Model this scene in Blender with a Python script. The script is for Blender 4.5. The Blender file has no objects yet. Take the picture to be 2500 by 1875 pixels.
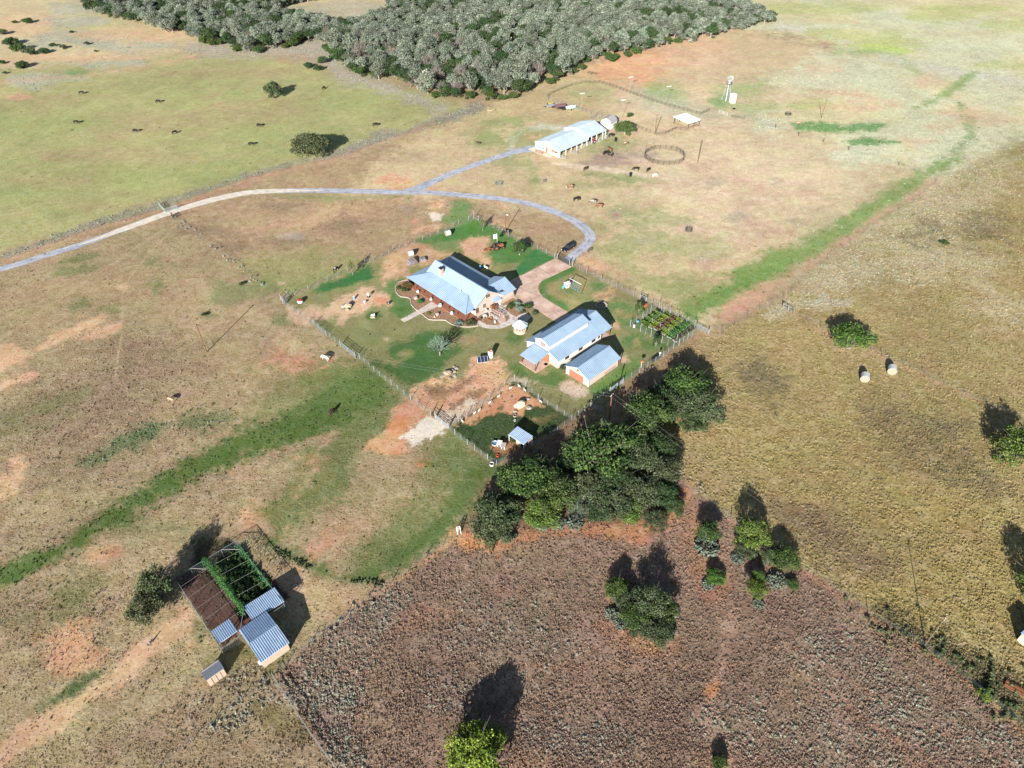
import bpy, math, random
import numpy as np
from mathutils import Vector, Matrix

# ------------------------------------------------------------------ camera
CAMH = 112.0
F_PX, TH, RO = 1708.0, 0.71837, -0.016587          # focal length in photo pixels, pitch below horizon, roll
SUN_AZ, SUN_EL = 0.29537, math.radians(22.0)       # direction the shadows fall (from +Y to +X), sun elevation
EXPOSURE = 1.58
sc = bpy.context.scene
cF = np.array([0, math.cos(TH), -math.sin(TH)]); cR0 = np.array([1.0, 0, 0]); cU0 = np.cross(cR0, cF)
cR = math.cos(RO)*cR0 + math.sin(RO)*cU0; cU = -math.sin(RO)*cR0 + math.cos(RO)*cU0
cam = bpy.data.cameras.new("camera"); cam.sensor_width = 36; cam.lens = F_PX*36/2500
cam.clip_start = 1; cam.clip_end = 9000
camo = bpy.data.objects.new("camera", cam); sc.collection.objects.link(camo)
M4 = Matrix(((cR[0], cU[0], -cF[0], 0), (cR[1], cU[1], -cF[1], 0), (cR[2], cU[2], -cF[2], CAMH), (0, 0, 0, 1)))
camo.matrix_world = M4; sc.camera = camo

# ------------------------------------------------------------------ world, sun, exposure
w = bpy.data.worlds.new("World"); sc.world = w; w.use_nodes = True
wn = w.node_tree.nodes; wl = w.node_tree.links
sky = wn.new('ShaderNodeTexSky'); sky.sky_type = 'NISHITA'; sky.sun_disc = False
sky.sun_elevation = SUN_EL; sky.sun_rotation = math.pi + SUN_AZ
sky.air_density = 1.0; sky.dust_density = 0.6; sky.ozone_density = 1.2
bg = wn['Background']; bg.inputs['Strength'].default_value = 0.05
wl.new(sky.outputs[0], bg.inputs[0])
sun = bpy.data.lights.new("sun", 'SUN'); sun.energy = 5.0; sun.angle = math.radians(0.5); sun.color = (1.0, 0.96, 0.905)
suno = bpy.data.objects.new("sun", sun); sc.collection.objects.link(suno)
sd = Vector((math.sin(SUN_AZ)*math.cos(SUN_EL), math.cos(SUN_AZ)*math.cos(SUN_EL), -math.sin(SUN_EL)))
suno.rotation_euler = sd.to_track_quat('-Z', 'Y').to_euler()
vs = sc.view_settings; vs.view_transform = 'Standard'; vs.look = 'None'; vs.exposure = EXPOSURE; vs.gamma = 1; vs.use_curve_mapping = False
sc.cycles.max_bounces = 4; sc.cycles.transparent_max_bounces = 4
sc.cycles.volume_bounces = 0

# ------------------------------------------------------------------ photo-pixel <-> ground helpers (survey of the place)
ZS = dict(A=(900,550,.27125),B=(1150,650,.29385),C=(1150,150,.29385),D=(300,1250,.2712),H=(960,610,.14467),W=(1240,730,.14467),
 G=(1500,680,.12658),N=(1280,270,.11754),P=(980,900,.18987),M=(960,480,.14467),Q=(1280,560,.18083),T=(1040,1150,.31646),
 K=(1140,840,.50433),R=(1320,150,.40977),L=(660,540,.31521),Y=(700,780,.4252),I=(1160,730,.11024),J=(1260,590,.17323),g=(360,460,.10508),
 a=(0,0,.37703),b=(833,0,.37703),c=(1667,0,.37675),d=(0,600,.39173),e=(1667,600,.39182),f=(1667,1230,.38871),h=(833,1230,.38881),i=(0,1230,.38881),n=(0,0,1))
def px(k, x, y):
    z = ZS[k]; return (z[0]+x*z[2], z[1]+y*z[2])
def gp(k, x, y, z=0.0):
    X, Y = px(k, x, y)
    r = cF + cR*(X-1250)/F_PX - cU*(Y-937.5)/F_PX
    t = (z-CAMH)/r[2]
    return Vector((r[0]*t, r[1]*t, z))
def project(wx, wy):
    d = wx*cF[0] + wy*cF[1] - CAMH*cF[2]
    d = np.maximum(d, 1.0)
    a = wx*cR[0] + wy*cR[1] - CAMH*cR[2]; b = wx*cU[0] + wy*cU[1] - CAMH*cU[2]
    return 1250 + F_PX*a/d, 937.5 - F_PX*b/d

# ------------------------------------------------------------------ object helpers
COL = sc.collection
def link(o): COL.objects.link(o); return o
def tag(o, label=None, cat=None, group=None, kind=None):
    if label: o['label'] = label
    if cat: o['category'] = cat
    if group: o['group'] = group
    if kind: o['kind'] = kind
    return o
def thing(name, label, cat, loc=(0,0,0), rz=0.0, group=None):
    o = bpy.data.objects.new(name, None); o.empty_display_size = .3; link(o)
    o.location = loc; o.rotation_euler = (0, 0, rz)
    return tag(o, label, cat, group)
def copy_tree(o, parent=None):
    c = o.copy(); COL.objects.link(c); c.parent = parent
    for k in list(o.children): copy_tree(k, c)
    return c

class MB:
    def __init__(s): s.v = []; s.f = []
    def add(s, vs, fs):
        b = len(s.v); s.v += [tuple(p) for p in vs]; s.f += [tuple(b+i for i in f) for f in fs]; return s
    def box(s, c, d, rz=0.0, rot=None):
        m = rot if rot else Matrix.Rotation(rz, 3, 'Z')
        vs = [Vector(c) + m @ Vector((x*d[0]/2, y*d[1]/2, z*d[2]/2)) for x in (-1,1) for y in (-1,1) for z in (-1,1)]
        return s.add(vs, [(0,1,3,2),(4,6,7,5),(0,4,5,1),(2,3,7,6),(0,2,6,4),(1,5,7,3)])
    def bar(s, a, b, w, h=None):
        a = Vector(a); b = Vector(b); d = b-a
        if d.length < 1e-6: return s
        q = d.to_track_quat('X', 'Z').to_matrix()
        return s.box((a+b)/2, (d.length, w, h or w), rot=q)
    def tube(s, a, b, r, r2=None, n=6, cap=True):
        a = Vector(a); b = Vector(b); r2 = r if r2 is None else r2
        q = (b-a).to_track_quat('Z', 'Y').to_matrix()
        vs = []
        for P, R_ in ((a, r), (b, r2)):
            for i in range(n):
                t = 2*math.pi*i/n; vs.append(P + q @ Vector((R_*math.cos(t), R_*math.sin(t), 0)))
        fs = [(i, (i+1) % n, n+(i+1) % n, n+i) for i in range(n)]
        if cap: fs += [tuple(range(n-1, -1, -1)), tuple(range(n, 2*n))]
        return s.add(vs, fs)
    def path(s, pts, rs, n=6):
        for i in range(len(pts)-1): s.tube(pts[i], pts[i+1], rs[i], rs[i+1], n)
        return s
    def lathe(s, c, prof, n=16):
        c = Vector(c); vs = []
        for r, z in prof:
            for i in range(n):
                t = 2*math.pi*i/n; vs.append(c + Vector((r*math.cos(t), r*math.sin(t), z)))
        fs = []
        for j in range(len(prof)-1):
            for i in range(n): fs.append((j*n+i, j*n+(i+1) % n, (j+1)*n+(i+1) % n, (j+1)*n+i))
        fs.append(tuple(range(n-1, -1, -1))); fs.append(tuple(range((len(prof)-1)*n, len(prof)*n)))
        return s.add(vs, fs)
    def blob(s, c, d, seed=0, rough=.18, n=2):
        bpyrng = random.Random(seed)
        rings, seg = 6, 9; vs = []; c = Vector(c)
        for j in range(rings+1):
            ph = math.pi*j/rings
            for i in range(seg):
                t = 2*math.pi*i/seg; k = 1 + rough*(bpyrng.random()-.5)*2 if 0 < j < rings else 1
                vs.append(c + Vector((d[0]/2*math.sin(ph)*math.cos(t)*k, d[1]/2*math.sin(ph)*math.sin(t)*k, d[2]/2*math.cos(ph)*k)))
        fs = [(j*seg+i, j*seg+(i+1) % seg, (j+1)*seg+(i+1) % seg, (j+1)*seg+i) for j in range(rings) for i in range(seg)]
        return s.add(vs, fs)
    def prism(s, poly, z0, z1):
        n = len(poly); vs = [(p[0], p[1], z0) for p in poly]+[(p[0], p[1], z1) for p in poly]
        return s.add(vs, [tuple(range(n-1, -1, -1)), tuple(range(n, 2*n))]+[(i, (i+1) % n, n+(i+1) % n, n+i) for i in range(n)])
    def slab(s, pts, th=.1):
        """convex 3-D polygon with thickness downwards"""
        n = len(pts); P = [Vector(p) for p in pts]
        nn = (P[1]-P[0]).cross(P[2]-P[0])
        if nn.z < 0: P.reverse()
        lo = [p-Vector((0, 0, th)) for p in P]
        return s.add(P+lo, [tuple(range(n)), tuple(range(2*n-1, n-1, -1))]+[(i, n+i, n+(i+1) % n, (i+1) % n) for i in range(n)])
    def mesh(s, name):
        m = bpy.data.meshes.new(name); m.from_pydata(s.v, [], s.f); m.update(); return m
    def build(s, name, mat, parent=None, label=None, smooth=False):
        m = s.mesh(name); o = bpy.data.objects.new(name, m); link(o); m.materials.append(mat)
        if parent: o.parent = parent
        if label: o['label'] = label
        if smooth: m.polygons.foreach_set('use_smooth', [True]*len(m.polygons))
        return o

def seam_roof(slab, ribs, pts, e0, e1, step=.5, w=.05, h=.04, th=.1):
    """slab for a roof plane plus standing seams running up the slope; eave runs e0->e1"""
    P = [Vector(p) for p in pts]; slab.slab(P, th)
    n = (P[1]-P[0]).cross(P[2]-P[0]).normalized()
    if n.z < 0: n = -n
    E = (Vector(e1)-Vector(e0)).normalized(); S = n.cross(E).normalized()
    if S.z < 0: S = -S
    o = P[0]; q = [((p-o).dot(E), (p-o).dot(S)) for p in P]
    a, b = min(u for u, v in q), max(u for u, v in q); k = a+step*.3
    while k < b:
        hits = []
        for i in range(len(q)):
            (u0, v0), (u1, v1) = q[i], q[(i+1) % len(q)]
            if (u0-k)*(u1-k) < 0: hits.append(v0+(v1-v0)*(k-u0)/(u1-u0))
        if len(hits) >= 2:
            lo, hi = min(hits), max(hits)
            if hi-lo > .15:
                A = o+E*k+S*(lo+.01)+n*(h/2+.003); B = o+E*k+S*(hi-.01)+n*(h/2+.003)
                m = Matrix((S, E, n)).transposed() if S.cross(E).dot(n) > 0 else Matrix((S, -E, n)).transposed()
                ribs.box((A+B)/2, ((B-A).length, w, h), rot=m)
        k += step

# ------------------------------------------------------------------ materials
def mat(name, col, rough=.8, metal=0.0, var=.15, scale=3.0, bump=0.0, col2=None, spec=.3, obj_rand=0.0, detail=4):
    m = bpy.data.materials.new(name); m.use_nodes = True; nt = m.node_tree; N = nt.nodes; L = nt.links
    b = N['Principled BSDF']; b.inputs['Roughness'].default_value = rough; b.inputs['Metallic'].default_value = metal
    b.inputs['Specular IOR Level'].default_value = spec
    tc = N.new('ShaderNodeTexCoord'); nz = N.new('ShaderNodeTexNoise'); nz.inputs['Scale'].default_value = scale; nz.inputs['Detail'].default_value = detail
    L.new(tc.outputs['Object'], nz.inputs['Vector'])
    rp = N.new('ShaderNodeValToRGB'); rp.color_ramp.elements[0].position = .3; rp.color_ramp.elements[1].position = .7
    c = col; d = col2 or tuple(min(1, x*(1+var)) for x in col)
    rp.color_ramp.elements[0].color = (*[x*(1-var) for x in c], 1); rp.color_ramp.elements[1].color = (*d, 1)
    L.new(nz.outputs['Fac'], rp.inputs[0]); out = rp.outputs[0]
    if obj_rand > 0:
        oi = N.new('ShaderNodeObjectInfo'); hs = N.new('ShaderNodeHueSaturation')
        mr = N.new('ShaderNodeMapRange'); mr.inputs['To Min'].default_value = 1-obj_rand; mr.inputs['To Max'].default_value = 1+obj_rand
        L.new(oi.outputs['Random'], mr.inputs[0]); L.new(mr.outputs[0], hs.inputs['Value']); L.new(out, hs.inputs['Color'])
        m2 = N.new('ShaderNodeMapRange'); m2.inputs['To Min'].default_value = .5-obj_rand*.06; m2.inputs['To Max'].default_value = .5+obj_rand*.06
        ml = N.new('ShaderNodeMath'); ml.operation = 'FRACT'; mm = N.new('ShaderNodeMath'); mm.operation = 'MULTIPLY'; mm.inputs[1].default_value = 7.3
        L.new(oi.outputs['Random'], mm.inputs[0]); L.new(mm.outputs[0], ml.inputs[0]); L.new(ml.outputs[0], m2.inputs[0]); L.new(m2.outputs[0], hs.inputs['Hue'])
        out = hs.outputs[0]
    L.new(out, b.inputs['Base Color'])
    if bump:
        bp = N.new('ShaderNodeBump'); bp.inputs['Strength'].default_value = bump; bp.inputs['Distance'].default_value = .05
        L.new(nz.outputs['Fac'], bp.inputs['Height']); L.new(bp.outputs[0], b.inputs['Normal'])
    return m
def planks(name, c1, c2, axis='X', scale=3.0, rough=.8):
    """vertical board siding: narrow dark joints at regular spacing over a slightly varied colour"""
    m = mat(name, c1, rough, var=.08, scale=2.0); N = m.node_tree.nodes; L = m.node_tree.links; b = N['Principled BSDF']
    tc = [n for n in N if n.type == 'TEX_COORD'][0]; rp = [n for n in N if n.type == 'VALTORGB'][0]
    wv = N.new('ShaderNodeTexWave'); wv.bands_direction = axis; wv.inputs['Scale'].default_value = scale
    L.new(tc.outputs['Object'], wv.inputs['Vector'])
    r2 = N.new('ShaderNodeValToRGB'); r2.color_ramp.elements[0].position = .06; r2.color_ramp.elements[1].position = .16
    L.new(wv.outputs['Fac'], r2.inputs[0])
    mx = N.new('ShaderNodeMix'); mx.data_type = 'RGBA'; mx.inputs[6].default_value = (*c2, 1)
    L.new(r2.outputs[0], mx.inputs[0]); L.new(rp.outputs[0], mx.inputs[7]); L.new(mx.outputs[2], b.inputs['Base Color'])
    return m
def stone(name, c1, c2, scale=2.0, joint=(.25,.22,.18), jw=.05, rough=.85):
    m = mat(name, c1, rough, var=.1, scale=scale); N = m.node_tree.nodes; L = m.node_tree.links; b = N['Principled BSDF']
    tc = [n for n in N if n.type == 'TEX_COORD'][0]
    v1 = N.new('ShaderNodeTexVoronoi'); v1.inputs['Scale'].default_value = scale
    v2 = N.new('ShaderNodeTexVoronoi'); v2.inputs['Scale'].default_value = scale; v2.feature = 'DISTANCE_TO_EDGE'
    for v in (v1, v2): L.new(tc.outputs['Object'], v.inputs['Vector'])
    sp = N.new('ShaderNodeSeparateColor'); L.new(v1.outputs['Color'], sp.inputs[0])
    mx = N.new('ShaderNodeMix'); mx.data_type = 'RGBA'; mx.inputs[6].default_value = (*c1, 1); mx.inputs[7].default_value = (*c2, 1)
    L.new(sp.outputs[0], mx.inputs[0])
    rp = N.new('ShaderNodeValToRGB'); rp.color_ramp.elements[0].position = jw*.4; rp.color_ramp.elements[1].position = jw
    L.new(v2.outputs['Distance'], rp.inputs[0])
    m2 = N.new('ShaderNodeMix'); m2.data_type = 'RGBA'; m2.inputs[6].default_value = (*joint, 1)
    L.new(rp.outputs[0], m2.inputs[0]); L.new(mx.outputs[2], m2.inputs[7]); L.new(m2.outputs[2], b.inputs['Base Color'])
    return m

Mroof = mat('galvanised_roof', (.225,.30,.38), .55, .0, .12, .35, spec=.15)
Mrib = mat('roof_seam', (.125,.185,.26), .55, .0, .08, 1.0, spec=.1)  # darker than the sheet: the shading along the ribs is put into the colour
Mroof2 = mat('corrugated_roof', (.33,.40,.48), .5, .0, .2, .8, spec=.15)
Mrib2 = mat('corrugation', (.10,.16,.26), .5, .0, .1, 1.0)
Mroofw = mat('pale_barn_roof', (.30,.36,.40), .6, .0, .10, .3, spec=.15)
Mshingle = mat('grey_shingles', (.10,.115,.14), .9, 0, .2, 6)
Mshingle2 = mat('weathered_shingles', (.25,.24,.24), .9, 0, .12, 6)
Mcream = planks('cream_siding', (.44,.36,.31), (.30,.24,.20), 'X', 3.2)
Mcreamy = planks('cream_siding_side', (.42,.34,.29), (.30,.23,.19), 'Y', 3.2)
Mwhite = mat('white_paint', (.46,.45,.43), .6, 0, .05, 2)
Mwhitewall = planks('white_siding', (.50,.46,.43), (.36,.32,.30), 'X', 2.6)
Mtan = planks('tan_siding', (.40,.31,.24), (.26,.19,.14), 'X', 1.6)
Mreddoor = mat('terracotta_door', (.24,.095,.06), .7, 0, .08, 2)
Mwood = planks('orange_stained_wood', (.24,.10,.045), (.15,.06,.03), 'Y', 3.4)
Mbrown = mat('brown_wood', (.12,.06,.035), .8, 0, .25, 4)
Mdarkwood = mat('weathered_post', (.10,.075,.055), .9, 0, .25, 5)
Mdeck = planks('red_brown_deck', (.22,.09,.055), (.12,.05,.03), 'X', 2.2)
Mpost = mat('grey_fence_post', (.17,.17,.16), .8, 0, .2, 4)
Mwire = mat('galvanised_wire', (.13,.16,.16), .6, .1, .1, 4)
Msteel = mat('galvanised_steel', (.5,.52,.54), .4, .6, .1, 3)
Mdark = mat('dark_steel', (.02,.022,.025), .5, .2, .2, 3)
Mglass = mat('dark_window_glass', (.02,.025,.03), .12, 0, .2, 3, spec=.6)
Mwin = mat('brown_window', (.10,.06,.04), .5, 0, .3, 5)
Mstone = stone('limestone_wall', (.40,.31,.22), (.28,.21,.15), 2.2)
Mflag = stone('flagstone_paving', (.42,.36,.32), (.28,.24,.23), 1.1, (.48,.42,.36), .06)
Mrock = mat('sandstone_rock', (.30,.22,.14), .9, 0, .25, 1.8, .6, (.26,.21,.16))
Mrockg = mat('grey_flat_rock', (.24,.205,.18), .9, 0, .2, 1.6, .6)
Mmulch = stone('bark_mulch', (.34,.20,.10), (.17,.10,.065), 3.5, (.10,.06,.045), .10)
Mborder = mat('limestone_edging', (.34,.29,.25), .8, 0, .15, 2)
Mbrick = None
Mconc = mat('pinkish_concrete', (.36,.24,.19), .85, 0, .12, .8)
Mblack = mat('black_paint', (.008,.009,.012), .35, 0, .2, 3, spec=.5)
Mtire = mat('tyre_rubber', (.015,.015,.015), .9, 0, .2, 3)
Mred = mat('red_paint', (.45,.045,.03), .5, 0, .15, 3)
Mrust = mat('rusty_iron', (.16,.065,.03), .9, .1, .35, 4)
Mblue = mat('blue_plastic', (.08,.25,.42), .5, 0, .1, 3)
Mteal = mat('teal_plastic', (.05,.42,.38), .5, 0, .1, 3)
Mpink = mat('pale_pink_plastic', (.55,.42,.40), .6, 0, .1, 3)
Msolar = mat('solar_cells', (.012,.018,.05), .25, .1, .2, 3, spec=.5)
Mhay = mat('pale_hay', (.28,.24,.18), .95, 0, .2, 8, .5, (.22,.18,.13))
Mwrap = mat('grey_net_wrap', (.30,.31,.32), .8, 0, .12, 3)
Mfire = stone('split_firewood', (.36,.31,.30), (.13,.11,.12), 4.5, (.04,.035,.035), .12)
Mcactus = mat('cactus_pads', (.045,.065,.045), .7, 0, .35, 3, 0, (.13,.16,.12), obj_rand=.15)
Mbark = mat('pale_oak_bark', (.12,.105,.09), .95, 0, .25, 3)
Mbarkw = mat('white_bark', (.20,.18,.16), .95, 0, .2, 3)
def leafmat(name, c1, c2, c3, objr=.12):
    m = bpy.data.materials.new(name); m.use_nodes = True; nt = m.node_tree; N = nt.nodes; L = nt.links
    b = N['Principled BSDF']; b.inputs['Roughness'].default_value = .75; b.inputs['Specular IOR Level'].default_value = .2
    at = N.new('ShaderNodeAttribute'); at.attribute_name = 'tint'
    rp = N.new('ShaderNodeValToRGB'); el = rp.color_ramp.elements; el[0].position = 0; el[1].position = 1
    el[0].color = (*c1, 1); el[1].color = (*c3, 1); e = el.new(.5); e.color = (*c2, 1)
    L.new(at.outputs['Fac'], rp.inputs[0])
    oi = N.new('ShaderNodeObjectInfo'); hs = N.new('ShaderNodeHueSaturation'); mr = N.new('ShaderNodeMapRange')
    mr.inputs['To Min'].default_value = 1-objr; mr.inputs['To Max'].default_value = 1+objr
    L.new(oi.outputs['Random'], mr.inputs[0]); L.new(mr.outputs[0], hs.inputs['Value']); L.new(rp.outputs[0], hs.inputs['Color'])
    mm = N.new('ShaderNodeMath'); mm.operation = 'MULTIPLY'; mm.inputs[1].default_value = 9.1; fr = N.new('ShaderNodeMath'); fr.operation = 'FRACT'
    m2 = N.new('ShaderNodeMapRange'); m2.inputs['To Min'].default_value = .5-.02; m2.inputs['To Max'].default_value = .5+.02
    L.new(oi.outputs['Random'], mm.inputs[0]); L.new(mm.outputs[0], fr.inputs[0]); L.new(fr.outputs[0], m2.inputs[0]); L.new(m2.outputs[0], hs.inputs['Hue'])
    L.new(hs.outputs[0], b.inputs['Base Color'])
    tr = N.new('ShaderNodeBsdfTranslucent'); L.new(hs.outputs[0], tr.inputs[0]); ms = N.new('ShaderNodeMixShader'); ms.inputs[0].default_value = .22
    L.new(b.outputs[0], ms.inputs[1]); L.new(tr.outputs[0], ms.inputs[2]); L.new(ms.outputs[0], N['Material Output'].inputs[0])
    return m
Lgreen = leafmat('live_oak_leaves', (.010,.028,.006), (.042,.075,.018), (.12,.16,.04))
Lbright = leafmat('bright_leaves', (.02,.05,.01), (.07,.12,.02), (.17,.23,.05), .08)
Lolive = leafmat('olive_leaves', (.018,.030,.012), (.055,.075,.032), (.14,.16,.085))
Lgrey = leafmat('lichen_grey_leaves', (.035,.055,.035), (.135,.16,.115), (.30,.32,.26), .25)
Ldark = leafmat('dark_green_leaves', (.008,.024,.008), (.03,.06,.018), (.085,.12,.045), .2)
Lvine = leafmat('vine_leaves', (.01,.05,.02), (.03,.12,.03), (.09,.20,.04))
Lsilver = leafmat('silver_leaves', (.06,.10,.07), (.13,.18,.14), (.26,.30,.25))
Lred = leafmat('reddish_leaves', (.05,.03,.015), (.10,.05,.02), (.16,.13,.04))
Lpine = leafmat('yellow_green_leaves', (.04,.08,.01), (.12,.17,.02), (.24,.28,.05))
Ltwig = leafmat('grey_twigs', (.10,.085,.075), (.17,.15,.13), (.28,.25,.22), .15)

# ------------------------------------------------------------------ the ground: what grows where (colours are those of the grass, soil and sand themselves)
def _hash(ix, iy, s):
    h = (ix.astype(np.int64)*374761393 + iy.astype(np.int64)*668265263 + s*982451653) & 0x7fffffff
    h = ((h ^ (h >> 13))*1274126177) & 0x7fffffff
    return ((h ^ (h >> 16)) & 0xffff)/65535.0
def vnoise(x, y, s=0):
    ix = np.floor(x); iy = np.floor(y); fx = x-ix; fy = y-iy; fx = fx*fx*(3-2*fx); fy = fy*fy*(3-2*fy)
    a = _hash(ix, iy, s); b = _hash(ix+1, iy, s); c = _hash(ix, iy+1, s); d = _hash(ix+1, iy+1, s)
    return (a*(1-fx)+b*fx)*(1-fy)+(c*(1-fx)+d*fx)*fy
def fbm(x, y, s=0, o=4):
    r = 0; a = .5; t = 0
    for i in range(o): r = r+a*vnoise(x, y, s+i*17); t += a; a *= .55; x = x*2.03+3.1; y = y*2.03+1.7
    return r/t*2-1
def lin(c): return tuple(((v/255+.055)/1.055)**2.4 if v/255 > .04045 else v/255/12.92 for v in c)
KG = 1.62
def alb(c): return tuple(x/KG for x in lin(c))
# stroke: (kind, pts, feather px, opacity, colour, {channels}, noise px, noise size m)
#   kind 'p' polygon, 'l' polyline (x,y,halfwidth), 'e' ellipse (cx,cy,rx,ry,deg)
S = []
def st(kind, k, pts, f, op, col, ch=None, na=6, ns=4.0):
    if kind == 'p': P = [px(k, *q) for q in pts]
    elif kind == 'l': P = [(*px(k, q[0], q[1]), q[2]) for q in pts]
    else:
        P = [(*px(k, e[0], e[1]), e[2]*ZS[k][2], e[3]*ZS[k][2], e[4] if len(e) > 4 else 0) for e in pts]
    S.append((kind, P, f, op, alb(col), ch or {}, na, ns))
TAN=(176,152,114); GRN=(74,104,44); LAWN=(80,126,58); DEEP=(58,110,54); SOIL=(204,158,120); ORG=(200,142,98); PALE=(216,198,172); SAGE=(176,172,154)
BRN=(148,121,100)
# --- big areas
st('p','n',[(-400,-300),(2900,-300),(2900,80),(1900,60),(600,110),(330,150),(-400,230)],40,1,(196,178,136),dict(r=.35))
st('p','n',[(-400,200),(330,148),(600,128),(830,180),(1160,262),(990,330),(770,395),(640,425),(390,510),(-400,720)],10,1,(168,163,108),dict(r=.3),6,6)
for e in [(250,60,90,30),(120,300,200,40),(520,230,160,50),(900,240,150,30),(420,420,220,40),(150,470,200,50),(700,330,160,40),(60,400,100,40)]:
    st('e','n',[e],70,.45,(146,160,92),{},60,14)
for e in [(430,290,220,30),(260,380,200,30),(560,180,200,18),(640,260,120,22),(110,440,100,20),(300,500,120,20),(90,240,140,14)]:
    st('e','n',[e],50,.35,(176,146,112),{},50,14)
st('e','n',[(45,238,34,7)],10,.8,(206,160,126),{},10,5)
st('p','n',[(-400,730),(390,512),(640,427),(770,397),(990,332),(1180,262),(1500,470),(1500,720),(700,760),(690,742),(540,620),(425,530),(0,660)],6,1,(170,144,108),dict(r=.5),4,5)
# around the barn and the far right, bleached tan
st('p','n',[(1000,332),(1180,264),(1330,200),(1500,140),(1700,70),(1880,75),(2000,110),(2140,150),(1950,235),(1880,292),(2290,442),(2200,480),(1960,640),(1740,800),(1690,790),(1600,740),(1400,650),(1460,560),(1100,476),(850,470)],25,1,(198,175,134),dict(r=.3),25,8)
st('e','n',[(1830,430,260,130,0)],120,.85,(214,194,156),{},80,10)
st('e','n',[(1750,250,300,80)],90,.6,(206,182,146),{},60,14)
st('p','n',[(1180,264),(1330,200),(1480,180),(1500,330),(1300,300),(1000,332)],25,.6,(178,158,110),{},30,8)
st('p','n',[(1720,-60),(2900,-60),(2900,320),(2290,442),(1880,292),(1950,235),(2140,150),(1890,75),(1750,40)],20,1,(204,192,146),dict(r=.4),25,10)
st('p','n',[(-400,640),(0,662),(425,532),(540,622),(690,742),(832,844),(1004,976),(1095,1045),(1214,1135),(1260,1250),(1120,1300),(955,1418),(845,1502),(667,1650),(820,1875),(900,2400),(-400,2400)],10,1,(163,143,106),dict(r=.65),6,5)
# right field
st('p','n',[(1640,862),(1770,800),(1912,735),(2030,625),(2230,492),(2300,440),(2520,310),(2900,100),(2900,2300),(2500,1785),(2328,1634),(2120,1494),(1940,1375),(1780,1262),(1700,1200),(1640,1150),(1560,1060),(1400,1030)],12,1,(160,141,92),dict(r=1),12,6)
# brown weed field
st('p','n',[(666,1650),(845,1502),(955,1420),(1040,1362),(1125,1300),(1250,1240),(1450,1250),(1640,1150),(1700,1200),(1780,1263),(1940,1375),(2120,1494),(2328,1634),(2500,1785),(2900,2300),(1000,2400),(820,1875)],10,1,BRN,dict(r=1,d=.5),10,4)
# --- left: brown weeds, tan, green
for e in [(330,950,260,90,-25),(140,1010,200,90,-20),(300,1080,260,60,-20),(420,1190,200,50,-30),(120,1480,140,60,-20),(200,1600,140,70,-30),(420,1760,170,60,-30),(600,1720,120,90,-20),(80,1330,130,30,-25),(280,900,160,60,-20)]:
    st('e','n',[e],60,.4,(140,116,94),dict(r=.9,d=.2),70,7)
for e in [(200,690,200,40,-10),(330,720,120,30),(520,760,120,60),(620,900,120,60),(520,1000,120,50),(100,760,120,40),(560,1280,130,40),(450,1320,90,30)]:
    st('e','n',[e],50,.5,(172,146,108),dict(r=.5),50,8)
st('l','n',[(0,1850,34),(110,1770,30),(230,1690,26),(330,1610,24),(400,1555,20),(460,1500,14)],14,.95,(196,160,122),dict(r=.15,d=-.4),16,4)
st('l','n',[(452,1490,8),(470,1520,10),(466,1560,8),(455,1600,6)],10,.8,(188,150,116),dict(r=.2),8,3)
st('l','n',[(380,1580,8),(460,1540,8)],10,.7,(192,152,116),dict(r=.2),8,3)
for e in [(10,880,60,20,-15),(40,930,60,14,-20),(190,800,70,10,-20),(250,810,50,10,-20),(140,830,60,8,-25),(20,1190,40,20,-50),(40,1140,20,30),(300,700,14,6),(20,850,26,10)]:
    st('e','n',[e],16,.85,(206,166,126),dict(r=.2),16,5)
for e in [(235,1362,46,28,-20),(190,1600,60,40,-20),(160,1560,60,50,0),(650,1258,60,26,-20),(735,1222,12,24,20),(800,1330,60,26,-30),(860,1290,30,16,-30),(590,1140,22,10),(760,1120,24,12),(1035,1135,20,9),(180,1520,40,20),(640,1420,40,30),(790,1155,20,40,20)]:
    st('e','n',[e],22,.7,(196,146,108),dict(r=.3),30,3)
st('e','n',[(1035,1135,14,7)],8,.8,(206,120,72),{},6,2)
# tracks
for pl in [[(421,545),(250,660),(60,790),(0,830)],[(430,548),(345,640),(300,700),(297,820),(280,920)]]:
    st('l','n',[(*q,1.6) for q in pl],3,.55,(196,168,128),dict(r=.2),2,3)
st('l','n',[(500,710,18),(640,770,16),(760,890,16),(830,960,14)],20,.55,(188,160,124),dict(r=.2),16,4)
for e in [(760,905,44,20,25),(800,880,30,16),(700,880,60,24)]: st('e','n',[e],30,.7,(196,140,108),{},26,4)
st('p','n',[(550,1134),(690,1045),(857,976),(975,966),(945,1045),(886,1085),(866,1163),(847,1222),(788,1262),(690,1291),(640,1250),(740,1180),(790,1110),(700,1120)],26,.75,(96,116,60),{},26,4)
st('p','n',[(1035,1075),(1113,1055),(1182,1124),(1162,1193),(1133,1262),(1044,1321),(945,1410),(886,1410),(900,1330),(985,1240),(1080,1190),(1040,1120)],24,.7,(104,120,64),{},24,4)
st('l','n',[(590,1150,14),(700,1088,16),(815,1062,12)],12,.85,(172,142,112),{},12,3)
st('l','n',[(830,1310,26),(950,1250,36),(1070,1180,26)],24,.85,(172,144,110),{},22,3)
for e in [(70,1010,160,30,-20),(300,1240,120,20,-30),(380,1290,90,24)]: st('e','n',[e],40,.6,(112,116,72),{},36,4)
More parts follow.
